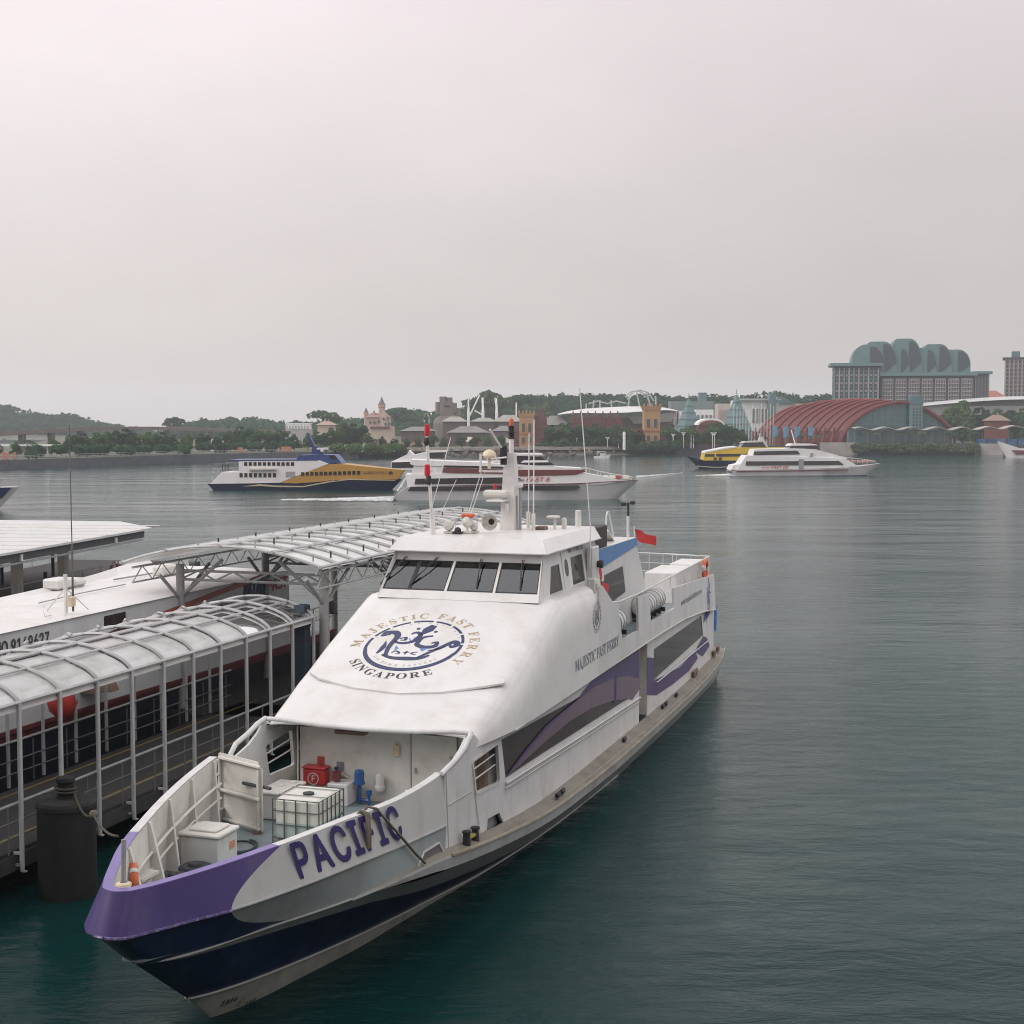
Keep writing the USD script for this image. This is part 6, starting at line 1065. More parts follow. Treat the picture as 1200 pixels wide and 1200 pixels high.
# ---- hedges and mangrove that read as one mass
def thicket(name, label, x0, x1, z0, z1, depth, n, size, mt, off=0.0, seed=1, base=None, cat='thicket'):
    rng = np.random.default_rng(seed); a, b = shore_pt(x0), shore_pt(x1); k = max(4, int(abs(b[0] - a[0]) / 3.5)); blobs = []
    for u in np.linspace(0, 1, k):
        p = a * (1 - u) + b * u
        for _ in range(3): blobs.append((p[0] + rng.uniform(-1.2, 1.2), p[1] + off + rng.uniform(0, depth), z0 + (z1 - z0) * rng.uniform(.25, .72), rng.uniform(1.5, 2.4), (z1 - z0) * rng.uniform(.25, .36)))
    return one(name, label, cat, leaves(rng, blobs, n, size), mt, tuple((a + b) / 2)[:2] + (z0,), kind='stuff')
thicket('mangrove', 'dense dark mangrove thicket at the waterline under the right yellow tower', 738, 792, .2, 5.6, 4, 3000, .5, leafmats[2], -3.5, 1)
thicket('mangrove', 'low green mangrove belt along the water behind the blue and yellow ferry', 376, 470, .3, 5.0, 5, 4200, .55, leafmats[1], -3.0, 2)
thicket('hedge', 'clipped climbing green hedge covering the sea wall below the red ribbed hall', 1005, 1141, -.2, 4.9, 1.5, 7500, .38, mat('hedge_leaf', (.055, .085, .035), .8, .35, 1.2), -2.6, 3)
wall_run('sea_wall', 'sea wall hidden behind the green hedge', 1003, 1142, 4.4, seawallm, n=6)
thicket('shrubs', 'dark shrubs at the foot of the promenade trees on the left', 20, 330, 2.2, 5.5, 5, 5000, .6, leafmats[2], 9, 4)
thicket('shrubs', 'shrub row along the bank below the middle trees', 640, 740, 2.6, 5.2, 3, 2200, .5, leafmats[0], 9, 6)

# ---- wooded hills, each reading as one mass of forest
def hill(name, label, prof, D, depth, seed, mt, n):
    """ridge outline (picture column, row) at distance D; a terrain mound and its forest of bumpy crowns"""
    pr_ = A([far(x, y, D) for x, y in prof]); xs = np.linspace(pr_[0, 0], pr_[-1, 0], 70); zz = np.interp(xs, pr_[:, 0], pr_[:, 2]); rows = []
    for x, z in zip(xs, zz): rows.append([(x, D - depth, 2.0), (x, D - depth * .5, 2 + (z - 7) * .55), (x, D - depth * .15, 2 + (z - 7) * .88), (x, D, max(z - 4.5, 2)), (x, D + depth * .6, 2.0)])
    one('hill', None, None, G().grid(rows), ground, kind='structure', smooth=True)
    rng = np.random.default_rng(seed); blobs = []; n = int(n * 1.5); k = int(n / 16)
    for _ in range(k):
        x = rng.uniform(xs[0], xs[-1]); f = rng.random() ** .7; z = np.interp(x, xs, zz); top = 2 + (z - 7) * (.1 + .9 * f) ; r = rng.uniform(3, 5.5) * (D / 800)
        blobs.append((x, D - depth * (1 - f) * .8, top + 1.5 + rng.uniform(-1.0, 2.2), r, r * .75))
    one(name, label, 'forest', leaves(rng, blobs, n, 1.3 * D / 800), mt, ((xs[0] + xs[-1]) / 2, D - depth / 2, 2), kind='stuff')
hill('hillside_forest', 'hazy forest on the hill at the far left', [(-90, 470), (0, 477), (30, 484), (60, 490), (85, 489), (120, 497), (150, 503), (185, 507)], 1150, 160, 1, leafmats[2], 9000)
hill('hillside_forest', 'flat topped hazy woodland behind the viaduct and the white building', [(222, 503), (236, 494), (262, 493), (290, 492), (330, 497), (370, 497), (420, 492), (445, 492)], 880, 120, 2, leafmats[2], 8000)
hill('hillside_forest', 'forest ridge behind the castle and the low roofs', [(440, 494), (470, 480), (490, 483), (520, 484), (555, 476), (570, 468), (590, 466), (620, 464), (640, 464)], 820, 110, 3, leafmats[0], 9000)
hill('hillside_forest', 'forest ridge behind the long white roof', [(610, 468), (632, 467), (660, 463), (685, 462), (720, 465), (760, 462), (775, 465), (800, 468), (835, 470)], 850, 110, 4, leafmats[2], 9000)
hill('hillside_forest', 'dark forest ridge between the teal pyramids and the large hotel', [(800, 470), (835, 466), (870, 466), (905, 461), (925, 461), (945, 468), (962, 464), (985, 465), (1010, 470)], 830, 100, 5, leafmats[2], 7000)

# ---- single trees
WORDS = 'first second third fourth fifth sixth seventh eighth ninth tenth eleventh twelfth thirteenth fourteenth fifteenth sixteenth'.split()
def ORD(k, n): return 'leftmost' if k == 0 else 'rightmost' if k == n - 1 else (WORDS[k] + ' from the left' if k < n / 2 else WORDS[n - 1 - k] + ' from the right')
def trees(spec, kind, name, label, group, jit=2.0):
    for k, (px, ytop, D) in enumerate(spec):
        b = far(px, 500, D); top = far(px, ytop, D)[2]; base = 2.6; Ht = {'round': 7.6, 'spreading': 7.6, 'palm': 6.0, 'low': 3.2}[kind]
        tree(kind, k % 3, (b[0], b[1] + RNG.uniform(-jit, jit), base - .1), (top - base) / Ht, label if isinstance(label, str) and '%' not in label else label % ORD(k, len(spec)) if isinstance(label, str) else label[k], name, group, sz=1.0)
row1 = [(-8, 512, 385), (18, 518, 382), (40, 517, 388), (62, 514, 392), (78, 511, 400), (95, 508, 398), (112, 507, 405), (128, 507, 408), (143, 503, 420), (157, 508, 412), (172, 507, 420), (188, 507, 424), (204, 510, 430), (220, 508, 436), (236, 509, 445), (253, 512, 448), (271, 506, 452), (284, 500, 470), (299, 503, 466), (314, 505, 470), (329, 504, 476), (345, 509, 482), (360, 508, 486), (374, 506, 492)]
trees(row1, 'round', 'promenade_tree', 'leafy green tree, %s in the row behind the left sea wall', 'trees along the left promenade')
trees([(388, 502, 505), (402, 495, 515), (418, 497, 512), (432, 508, 505), (448, 512, 503), (462, 514, 503), (477, 514, 506), (490, 513, 510)], 'round', 'shore_tree', 'dark green tree, %s of those on the shore before the castle', 'trees before the castle')
trees([(505, 509, 512), (520, 512, 514), (540, 510, 518), (556, 510, 520), (572, 511, 520), (588, 510, 522), (645, 499, 528), (658, 497, 530), (671, 496, 532), (684, 499, 530), (697, 497, 534), (710, 499, 532), (723, 498, 534), (735, 501, 532), (748, 505, 532), (787, 498, 534), (800, 503, 532)], 'round', 'bank_tree', 'bushy green tree, %s of those above the middle stony bank', 'trees on the middle bank')
trees([(812, 499, 534), (832, 497, 536), (845, 496, 536), (858, 500, 534), (870, 504, 534)], 'round', 'plaza_tree', 'dark round tree, %s of those before the teal pyramids', 'trees before the teal pyramids')
trees([(28, 512, 380), (120, 507, 402), (166, 505, 415), (262, 503, 450), (322, 503, 470)], 'palm', 'palm', 'palm, %s of those standing among the promenade trees on the left', 'palms among the promenade trees')
trees([(203, 487, 760), (380, 479, 700), (572, 456, 760), (467, 475, 780), (618, 461, 800)], 'spreading', 'umbrella_tree', ['spreading tree alone on the skyline right of the viaduct', 'wide spreading tree above the terracotta roofed house', 'tall domed tree behind the white ride masts', 'spreading tree on the ridge right of the castle', 'spreading tree on the ridge above the left yellow tower'], 'tall trees on the skyline')
trees([(1118, 478, 590), (1130, 472, 600), (1142, 479, 605), (1156, 482, 610), (1170, 481, 615), (1186, 482, 620), (1200, 480, 620)], 'round', 'garden_tree', 'green tree, %s of those right of the red ribbed hall', 'trees right of the red ribbed hall')
trees([(1027, 504, 528), (1055, 505, 528), (1081, 502, 528), (1111, 502, 528), (1141, 503, 528)], 'palm', 'palm', 'small palm, %s of those before the wavy canopy', 'palms before the wavy canopy', .2)
trees([(888, 508, 530), (897, 510, 530), (911, 508, 529), (925, 509, 529), (938, 508, 529), (950, 508, 529), (960, 508, 528)], 'palm', 'palm', 'small palm, %s of those beside the flagpoles', 'palms beside the flagpoles', .2)

# ---- buildings
bmat = lambda n, c, r=.7, **k: mat(n, c, r, k.pop('var', .07), .2, dirt=tuple(A(c) * .55), dfac=.35, dscale=.25, **k)
cream, brick, stonegrey, rooft = bmat('cream_render', (.46, .38, .30)), bmat('brick_red_wall', (.15, .045, .034)), bmat('taupe_stone', (.15, .125, .105)), bmat('weathered_roof', (.19, .185, .168))
teal, tealglass = bmat('verdigris_copper', (.105, .185, .183), .5), mat('teal_glass', (.05, .115, .125), .12, .15, .2, spec=.7)
ochre, whitew, redsteel = bmat('ochre_tower', (.40, .235, .10)), bmat('white_render', (.76, .755, .73)), bmat('red_roof_steel', (.13, .010, .008), .5)
hotelw, hoteld = bmat('hotel_stone', (.30, .265, .26)), bmat('hotel_recess', (.055, .07, .078))
def X(px, D): return far(px, 500, D)[0]
def Z(py, D): return far(600, py, D)[2]
def bthing(name, label, cat, px, D, yaw=0.0): p = far(px, 500, D); return lthing(name, label, cat, (p[0], p[1], 2.4), yaw)
def gable(T, nm, x0, x1, y0, y1, z0, z1, m, over=.8):   # hipped roof with ridge along x
    c = (y0 + y1) / 2; q = min((y1 - y0) / 2, (x1 - x0) * .3); v = A([(x0 - over, y0 - over, z0), (x1 + over, y0 - over, z0), (x1 + over, y1 + over, z0), (x0 - over, y1 + over, z0), (x0 + q, c, z1), (x1 - q, c, z1)])
    return T.obj(nm, G().add(v, [[0, 1, 5], [0, 5, 4], [2, 3, 4], [2, 4, 5], [1, 2, 5], [3, 0, 4], [0, 3, 2], [0, 2, 1]]), m)
# large hotel with barrel roofs
D = 660; k_ = D / FPX; T = bthing('hotel', 'large stone hotel with nine storeys under teal barrel vaulted roofs', 'hotel', 1066, D, -9)
Lx = lambda px: (px - 1066) * k_; Lz = lambda py: Z(py, D) - 2.4
z_e = Lz(438)
T.obj('main_block', G().box(((Lx(1032) + Lx(1138)) / 2, 9, Lz(441) / 2), (Lx(1138) - Lx(1032), 17, Lz(441))), hoteld)
T.obj('cornice', G().box(((Lx(1032) + Lx(1140)) / 2, 8.5, Lz(438.5)), (Lx(1140) - Lx(1030), 20, 1.6)), teal)
T.obj('left_wing', G().box(((Lx(979) + Lx(1030)) / 2, 6, Lz(428) / 2), (Lx(1030) - Lx(979), 15, Lz(428))), hoteld); T.obj('left_wing_roof', G().box(((Lx(974) + Lx(1034)) / 2, 6, Lz(427)), (Lx(1034) - Lx(974), 19, 1.4)), teal)
T.obj('right_wing', G().box(((Lx(1140) + Lx(1154)) / 2, 8, Lz(438) / 2), (Lx(1154) - Lx(1138), 14, Lz(438))), hotelw); T.obj('right_wing_roof', G().box(((Lx(1136) + Lx(1158)) / 2, 8, Lz(437)), (Lx(1158) - Lx(1136), 17, 1.2)), teal)
for k in range(4): T.obj('pilaster', G().box((Lx(1141.5 + 3.6 * k), .6, Lz(438) / 2), (.6, 1, Lz(438))), hoteld)
bays = np.linspace(1033, 1137, 8)
for b0, b1 in zip(bays[:-1], bays[1:]):
    x0, x1 = Lx(b0 + 1.4), Lx(b1 - 1.2); T.obj('bay', G().box(((x0 + x1) / 2, .3, Lz(443.5) / 2), (x1 - x0, .8, Lz(443.5))), hotelw)
    for r in range(7):
        zc = Lz(447.5 + 4.6 * r)
        for c in range(4): xc = x0 + (x1 - x0) * (.14 + .24 * c); T.obj('window', G().box((xc, -.14, zc), (.62, .12, 1.15)), hoteld)
        T.obj('balcony', G().box(((x0 + x1) / 2, -.2, zc - .95), ((x1 - x0) * .94, .5, .28)), bmat('balcony_%d_%d' % (int(b0), r), (.37, .33, .32)) if r == 0 and b0 == bays[0] else hotelw)
cols_ = np.linspace(979, 1029, 10)
for k, c in enumerate(cols_): T.obj('pilaster', G().box((Lx(c), -1.8, Lz(431) / 2), (.7, .8, Lz(431))), hotelw if k % 2 else teal)
for c0_, c1_ in zip(cols_[:-1], cols_[1:]):
    for r in range(8): zc = Lz(435 + 4.6 * r); T.obj('window_panel', G().box(((Lx(c0_) + Lx(c1_)) / 2, -1.6, zc), ((Lx(c1_) - Lx(c0_)) * .45, .3, 1.0)), hotelw if r % 2 else tealglass)
def vault(x0, x1, z0, z1, y0, y1, face=True):   # quarter-round hood: vertical right edge curving down to the left, seen end on from the harbour
    n = 12; a = np.linspace(0, math.pi / 2, n); w = x1 - x0
    h = z1 - z0; prof = [(x1, z0)] + [(x1 - w * .42 * (1 - math.cos(t)), z0 + h * (.35 + .65 * math.sin(t))) for t in a] + [(x0 + w * LR_ * (1 - math.sin(t)), z0 + h * (1 - 1.4 * LR_ + 1.4 * LR_ * math.cos(t))) for t in a] + [(x0, z0)]
    return Polygon(prof)
for (a, b, zt, y0, y1) in ((999, 1037, 403, 2, 16), (1016, 1051, 399.5, 3, 17), (1044, 1066, 406, 4, 18), (1047, 1080, 396, 5, 19), (1074, 1097, 407, 6, 20), (1083, 1115, 402.5, 7, 21), (1104, 1136.5, 409, 8, 22)):
    LR_ = .42 if a == 999 else .16; m_ = (Lx(a) + Lx(b)) / 2; q = vault(Lx(a), Lx(b), z_e, Lz(zt), y0, y1)
    T.obj('barrel_roof', G().prism(q, lambda u, v, w: (u, y0 + w, v), y1 - y0), teal, 40)
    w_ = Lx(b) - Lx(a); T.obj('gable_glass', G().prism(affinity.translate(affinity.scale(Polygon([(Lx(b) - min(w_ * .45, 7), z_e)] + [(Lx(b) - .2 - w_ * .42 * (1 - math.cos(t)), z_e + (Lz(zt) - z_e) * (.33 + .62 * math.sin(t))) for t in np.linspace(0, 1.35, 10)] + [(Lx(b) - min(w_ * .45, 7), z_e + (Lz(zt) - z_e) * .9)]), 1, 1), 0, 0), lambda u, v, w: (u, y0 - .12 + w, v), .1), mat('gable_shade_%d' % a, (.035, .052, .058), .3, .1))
# second hotel at the right edge
T = bthing('hotel', 'brown stone hotel block cut off by the right edge of the picture', 'hotel', 1195, 700, -19.3); k2 = 700 / FPX; Lx = lambda px: (px - 1195) * k2; Lz = lambda py: Z(py, 700) - 2.4
T.obj('block', G().box((Lx(1215), 8, Lz(420) / 2), (Lx(1253) - Lx(1177), 16, Lz(420))), bmat('hotel_brown', (.30, .24, .20))); T.obj('tower', G().box((Lx(1212), 8, Lz(412) / 2), (Lx(1225) - Lx(1198), 14, Lz(405))), hotelw); T.obj('parapet', G().box((Lx(1215), 8, Lz(419.5)), (Lx(1256) - Lx(1175), 18, .8)), hoteld); T.obj('roof_hut', G().box((Lx(1189), 7, Lz(417)), (4, 6, 5)), tealglass)
for r in range(9):
    for c in range(7): T.obj('window', G().box((Lx(1180 + 4.6 * c), -.1, Lz(424 + 4.8 * r)), (1.0, .3, 1.3)), hoteld)
for c in range(6): T.obj('pilaster', G().box((Lx(1178 + 4.6 * c + .1), -.25, Lz(420) / 2), (.5, .5, Lz(420))), hotelw)
# red ribbed hall
D = 552; k_ = D / FPX; T = bthing('ribbed_hall', 'large exhibition hall with dark red arched ribs and a teal glass end', 'hall', 1005, D); Lx = lambda px: (px - 1005) * k_; Lz = lambda py: Z(py, D) - 2.4
# the shell: arches spring at the left and lean over to the glazed front on the right
def rib_curve(f):   # f 0 = far left rib .. 1 = front rib
    xa, xt, xr = np.interp(f, [0, 1], [903, 985]), np.interp(f, [0, .4, 1], [965, 1012, 1052]), 1110
    zt = np.interp(f, [0, .25, .5, .8, 1], [473, 468, 467, 468.5, 472]); y = np.interp(f, [0, 1], [34, 0])
    a = np.linspace(0, math.pi / 2, 14); pts = [(Lx(xa + (xt - xa) * (1 - math.cos(t)) ** .86), y, Lz(519) + (Lz(zt) - Lz(519)) * math.sin(t) ** 1.08) for t in a]
    return A(pts)
nr = 11; ribs = [rib_curve(f) for f in np.linspace(0, 1, nr)]
for k in range(nr):
    T.obj('arch_rib', G().tube(ribs[k] + A([0, -.3, .25]), .3, 6), bmat('rib_pink', (.36, .13, .11), .5) if k == 0 else stage_rib, 40) if k else None
    if k == 0: stage_rib = bmat('rib_light_red', (.25, .045, .036), .5); T.obj('arch_rib', G().tube(ribs[0], .42, 6), stage_rib, 40)
    if k < nr - 1:
        a, b = ribs[k], ribs[k + 1]; mid = (a + b) / 2 - A([-.6, 0, 1.5]); T.obj('roof_bay', G().grid(np.stack([a, mid, b], 1)), redsteel, 40)
        T.obj('ridge_hood', G().tube([a[-1], a[-1] + A([1.2, 0, -.9]), b[-1] + A([0.3, 0, -.2])], .5, 5), redsteel, 40)
fr_ = ribs[-1]; rt_ = A([(Lx(x), 0, Lz(y)) for x, y in ((1052, 471), (1068, 473), (1085, 480), (1100, 490), (1112, 501), (1113, 519))])
T.obj('front_arch', G().tube(np.vstack([fr_[:-1], rt_]) + A([0, -.5, 0]), .75, 6), redsteel, 40)
T.obj('back_arch', G().grid(np.stack([rt_ + A([0, 0, 0]), rt_ + A([2, 30, -2.0])], 1)), redsteel)
T.obj('glass_end', G().prism(Polygon([(p[0], p[2]) for p in np.vstack([fr_[3:], rt_])]), lambda u, v, w: (u, .8 + w, v), .2), tealglass)
for x in np.linspace(1000, 1108, 15): zz_ = np.interp(x, [985, 1000, 1020, 1052, 1085, 1112], [512, 492, 478, 471.5, 481, 503]); T.obj('glazing_bar', G().box((Lx(x), .6, (Lz(519) + Lz(zz_)) / 2), (.18, .2, Lz(zz_) - Lz(519))), teal)
for y in (484, 491, 498, 506): w0, w1 = {484: (1012, 1090), 491: (1004, 1101), 498: (996, 1108), 506: (990, 1112)}[y]; T.obj('transom', G().box((Lx((w0 + w1) / 2), .55, Lz(y)), (Lx(w1) - Lx(w0), .2, .22)), teal)
T.obj('lattice_tower', G().box((Lx(1071), -2.2, (Lz(520) + Lz(466)) / 2), (Lx(1077.5) - Lx(1064.5), 3.2, Lz(466) - Lz(520))), bmat('tower_teal', (.12, .21, .205), .5)); T.obj('tower_head', G().box((Lx(1071), -2.2, Lz(469)), (Lx(1078) - Lx(1064), 3.8, Lz(464.5) - Lz(475))), tealglass)
for r in range(9):
    for c in range(3): T.obj('tower_opening', G().box((Lx(1067.2 + 3.8 * c), -3.8, Lz(479 + 3.8 * r)), (.8, .12, .95)), hoteld)
for k in range(10): x = 902 + 8.6 * k; T.obj('wall_column', G().box((Lx(x), 2 + 30 * (1 - k / 9.0), Lz(513)), (.7, .7, Lz(500) - Lz(524))), redsteel)
T.obj('lower_wall', G().hexa(A([(Lx(898), 34, 0), (Lx(992), .5, 0), (Lx(992), 1.5, 0), (Lx(898), 35, 0), (Lx(898), 34, Lz(506)), (Lx(992), .5, Lz(505)), (Lx(992), 1.5, Lz(505)), (Lx(898), 35, Lz(506))])), brick)
# wavy promenade canopy
T = lthing('wavy_canopy', 'pale wavy promenade canopy on slim posts in front of the hall', 'canopy', (X(1100, 536), 536, 2.4)); k_ = 536 / FPX; Lx = lambda px: (px - 1100) * k_; Lz = lambda py: Z(py, 536) - 2.4
xs_ = np.linspace(1000, 1250, 120); zw = [Lz(502 - 1.6 * math.sin((x - 1000) / 30.0 * 2 * math.pi) - max(0, (x - 1140)) * .035) for x in xs_]
T.obj('wave_roof', G().grid([[(Lx(x), -1.5, z), (Lx(x), 2.5, z + .2), (Lx(x), 6.5, z)] for x, z in zip(xs_, zw)]).grid([[(Lx(x), -1.5, z - .25), (Lx(x), -1.5, z)] for x, z in zip(xs_, zw)]), bmat('canopy_membrane', (.33, .30, .26)))
for k in range(17): x = 1002 + 15 * k; T.obj('canopy_post', G().tube([(Lx(x), .2, 0), (Lx(x), .2, Lz(503))], .11, 5), rooft)
T.obj('back_glazing', G().box((Lx(1060), 6.0, Lz(512) - .2), (Lx(1122) - Lx(1000), .3, Lz(503) - Lz(521))), tealglass)
for k, x in enumerate((1150, 1160, 1172, 1186, 1197)):
    one('market_stall', ('blue covered stall under the wavy canopy, %s' % ('leftmost', 'second from the left', 'middle one', 'second from the right', 'rightmost at the picture edge')[k]), 'stall', G().box((X(x, 538), 538, 4.2), (3.0, 3, 3.4), bevel=.2), mat('stall_blue_%d' % k, ((.05, .14, .30), (.03, .09, .22), (.09, .18, .30), (.04, .12, .28), (.05, .15, .32))[k], .6, .3, 1), (X(x, 538), 538, 2.4))
# long white roof behind, kiosk and red roof on the right
def plain(name, label, cat, x0, x1, ytop, D, depth, m, roof=None, rtop=None, rm=None, yb=None):
    T = bthing(name, label, cat, (x0 + x1) / 2, D); w = (x1 - x0) * D / FPX; h = Z(ytop, D) - 2.4; T.obj('walls', G().box((0, depth / 2, h / 2), (w, depth, h)), m)
    if rtop is not None: gable(T, 'roof', -w / 2, w / 2, 0, depth, h, Z(rtop, D) - 2.4, rm or rooft)
    return T, w, h
T, w, h = plain('station_building', 'low building with a long pale curved roof right of the hotel', 'building', 1083, 1240, 476, 625, 14, bmat('station_wall', (.30, .30, .29))); T.obj('roof', G().grid([[(x, -2, h + .2 + 3.2 * math.sin((x / w + .5) * 1.9) * .9), (x, 7, h + 1.4 + 3.2 * math.sin((x / w + .5) * 1.9)), (x, 16, h + .2)] for x in np.linspace(-w / 2 - 2, w / 2, 30)]), bmat('pale_sheet_roof', (.52, .52, .51), .5), 40)
T, w, h = plain('kiosk', 'small kiosk with a brown hipped roof among the trees at the right', 'kiosk', 1160, 1182, 493, 575, 7, brick, rtop=486, rm=bmat('brown_tiles', (.25, .17, .13)))
T, w, h = plain('red_roof_house', 'house with a red hipped roof between the two hotels', 'house', 1156, 1177, 466, 690, 10, cream, rtop=457.5, rm=bmat('terracotta_roof', (.36, .13, .085)))
# teal pyramids
def pyramid(label, px, w, ytop, D, ybase=508, tip=True):
    T = bthing('teal_pyramid', label, 'pavilion', px, D, 20); h = Z(ytop, D) - 2.4; q = w * D / FPX / 2; n = 7
    for k in range(n):
        f0, f1 = k / n, (k + 1) / n; a, b = q * (1 - f0) ** 1.0 + .35, q * (1 - f1) + .35
        T.obj('roof_tier', G().hexa(A([(-a, -a, h * f0), (a, -a, h * f0), (a, a, h * f0), (-a, a, h * f0), (-b, -b, h * f1), (b, -b, h * f1), (b, b, h * f1), (-b, b, h * f1)])), teal)
        T.obj('tier_lip', G().box((0, 0, h * f0 + .15), (2 * a + .5, 2 * a + .5, .28)), bmat('tier_lip_%d_%d' % (px, k), (.17, .26, .25), .5) if k == 0 else teal)
    if tip: T.obj('finial', G().tube([(0, 0, h), (0, 0, h + 2.5)], .15, 5), teal)
pyramid('left of the two teal pyramids, in front of the white sails', 807, 33, 468, 580); pyramid('right of the two teal pyramids, by the flagpoles and white facade', 863, 36, 463, 590)
# white buildings round the pyramids
T, w, h = plain('white_block', 'white flat roofed block left of the teal pyramid', 'building', 770, 800, 482, 610, 10, whitew); T.obj('red_post', G().box((w * .3, -.3, h / 2), (.6, .4, h)), redsteel)
T, w, h = plain('white_block', 'white block with grey panels right of the left teal pyramid', 'building', 815, 836, 480, 605, 10, whitew)
for k in range(4): T.obj('panel', G().box((-w / 2 + w * (.15 + .23 * k), -.2, h * .6), (.9, .3, h * .5)), rooft)
T, w, h = plain('teal_block', 'grey green block with a square stair tower behind the left teal pyramid', 'building', 786, 836, 470, 680, 12, bmat('grey_green', (.17, .215, .205))); T.obj('stair_tower', G().box(((824 - 811) * 680 / FPX, 4, (Z(460, 680) - 2.4) / 2), (3.6, 6, Z(460, 680) - 2.4)), teal)
T, w, h = plain('beige_block', 'beige flat topped building between the pyramids', 'building', 841, 860, 473, 640, 10, bmat('beige_wall', (.45, .40, .36)))
for k in range(3): T.obj('recess', G().box((-w * .3 + w * .3 * k, -.2, h * .7), (w * .2, .3, h * .3)), bmat('beige_recess_%d' % k, (.32, .27, .24)))
T = bthing('arched_hall', 'low hall with a pale arched roof between the pyramids', 'hall', 833, 565); h = Z(498, 565) - 2.4; a_ = np.linspace(0, math.pi, 16); k_ = 565 / FPX
T.obj('walls', G().box((0, 5, h / 2), (30 * k_, 10, h)), brick); T.obj('roof', G().prism(Polygon([(15.5 * k_ * math.cos(t), h + 2.6 * math.sin(t)) for t in a_]).buffer(.05), lambda u, v, w: (u, -1 + w, v), 12), whitew, 40); T.obj('roof_shade', G().prism(Polygon([(14 * k_ * math.cos(t), h + 1.9 * math.sin(t)) for t in a_]), lambda u, v, w: (u, -1.15 + w, v), .1), brick)
T, w, h = plain('white_facade', 'broad white facade with a glass centre and stepped sails behind the flagpoles', 'building', 862, 912, 469, 600, 14, whitew); k_ = 600 / FPX
for k in range(5): T.obj('glass_bay', G().box(((872 + 5 * k - 887) * k_ + 4, -.2, h * .66), (1.1, .3, h * .3)), rooft)
T.obj('canopy_band', G().box((0, -.6, h + .3), (w + 1.5, 3, .7)), bmat('facade_band', (.42, .46, .45)))
for k in range(6):
    x0 = (864 + 7 * k - 887) * k_; z0 = 1.5 + 1.25 * k
    T.obj('sail', G().prism(Polygon([(x0, 0), (x0 + 3.6, 0), (x0 + 4.4, z0 + 2.6), (x0 + 3.6, z0 + 2.8), (x0 + .3, z0)]), lambda u, v, w: (u, -5 + .25 * k + w + .12 * v, v), .3), whitew)
T, w, h = plain('teal_tower', 'slim teal slab tower beside the white facade', 'tower', 901.5, 909, 460, 595, 5, teal)
T, w, h = plain('grey_link', 'long grey flat building behind the left end of the red ribbed hall', 'building', 908, 975, 473, 640, 12, bmat('link_grey', (.40, .395, .38)))
for k in range(8): T.obj('strip_window', G().box((-w / 2 + w * (.08 + .12 * k), -.2, h * .55), (w * .07, .3, h * .25)), hoteld)
T.obj('gable_frame', G().prism(Polygon([(-w / 2, h), (-w / 2 + 1, h + 3.2), (-w / 2 + 3, h + 3.4), (-w / 2 + 9, h)]), lambda u, v, w_: (u, -1 + w_, v), 3), tealglass)
# flagpoles, blue banners, lamp posts
for k, x in enumerate(np.linspace(860, 906, 14)):
    p = far(x, 500, 548); one('flagpole', 'tall thin pale flagpole, %s in the row before the white facade' % ORD(k, 14), 'flagpole', G().tube([(p[0], p[1], 2.4), (p[0], p[1], Z(473 + 3 * (k % 3), 548))], .09, 5), whitew, (p[0], p[1], 2.4), group='flagpoles before the white facade')
for k, x in enumerate((908, 921, 934, 950)):
    p = far(x, 500, 534); T = lthing('banner', ('leftmost', 'second from the left', 'third from the left', 'rightmost')[k] + ' of the blue banners on posts before the red ribbed hall', 'banner', (p[0], p[1], 2.4)); z0 = Z(512, 534) - 2.4
    T.obj('pole', G().tube([(0, 0, 0), (0, 0, Z(499, 534) - 2.4)], .1, 5), greymetal); T.obj('cloth', G().grid(flagmesh((-1.0, -.15, Z(500, 534) - 2.4), (2.0, 0, 0), (0, 0, Z(513, 534) - Z(500, 534)), 6, 8, .12, k)), mat('banner_cloth_%d' % k, (.10, .25, .36), .7, .3, .8))
for k, x in enumerate((667, 676, 690, 712, 725, 789, 801, 810, 813, 835, 837.5)):
    p = far(x, 500, 530); zt = Z((514, 512, 516, 513, 514, 509, 507, 507, 507, 507, 507)[k], 530) - 2.4
    T = lthing('lamp_post', 'white two armed lamp post, %s of those on the far promenade' % ORD(k, 11), 'lamp post', (p[0], p[1], 2.4), group='white lamp posts on the far promenade')
    T.obj('pole', G().tube([(0, 0, 0), (0, 0, zt)], .13, 5), whitew); T.obj('arm', G().tube([(0, 0, zt * .8), (-.7, 0, zt + .2)], .12, 4), whitew); T.obj('arm', G().tube([(0, 0, zt * .8), (.7, 0, zt + .2)], .12, 4), whitew); T.obj('lamp_head', G().box((0, 0, zt), (1.5, .4, .2)), whitew)
p = far(731.5, 500, 520); one('white_pillar', 'tall white pillar standing on the bank left of the right yellow tower', 'pillar', G().lathe([(.5, 2.0), (.5, Z(508, 520)), (.35, Z(506, 520)), (0, Z(506, 520))], (p[0], p[1], 0), 8), whitew, (p[0], p[1], 2))
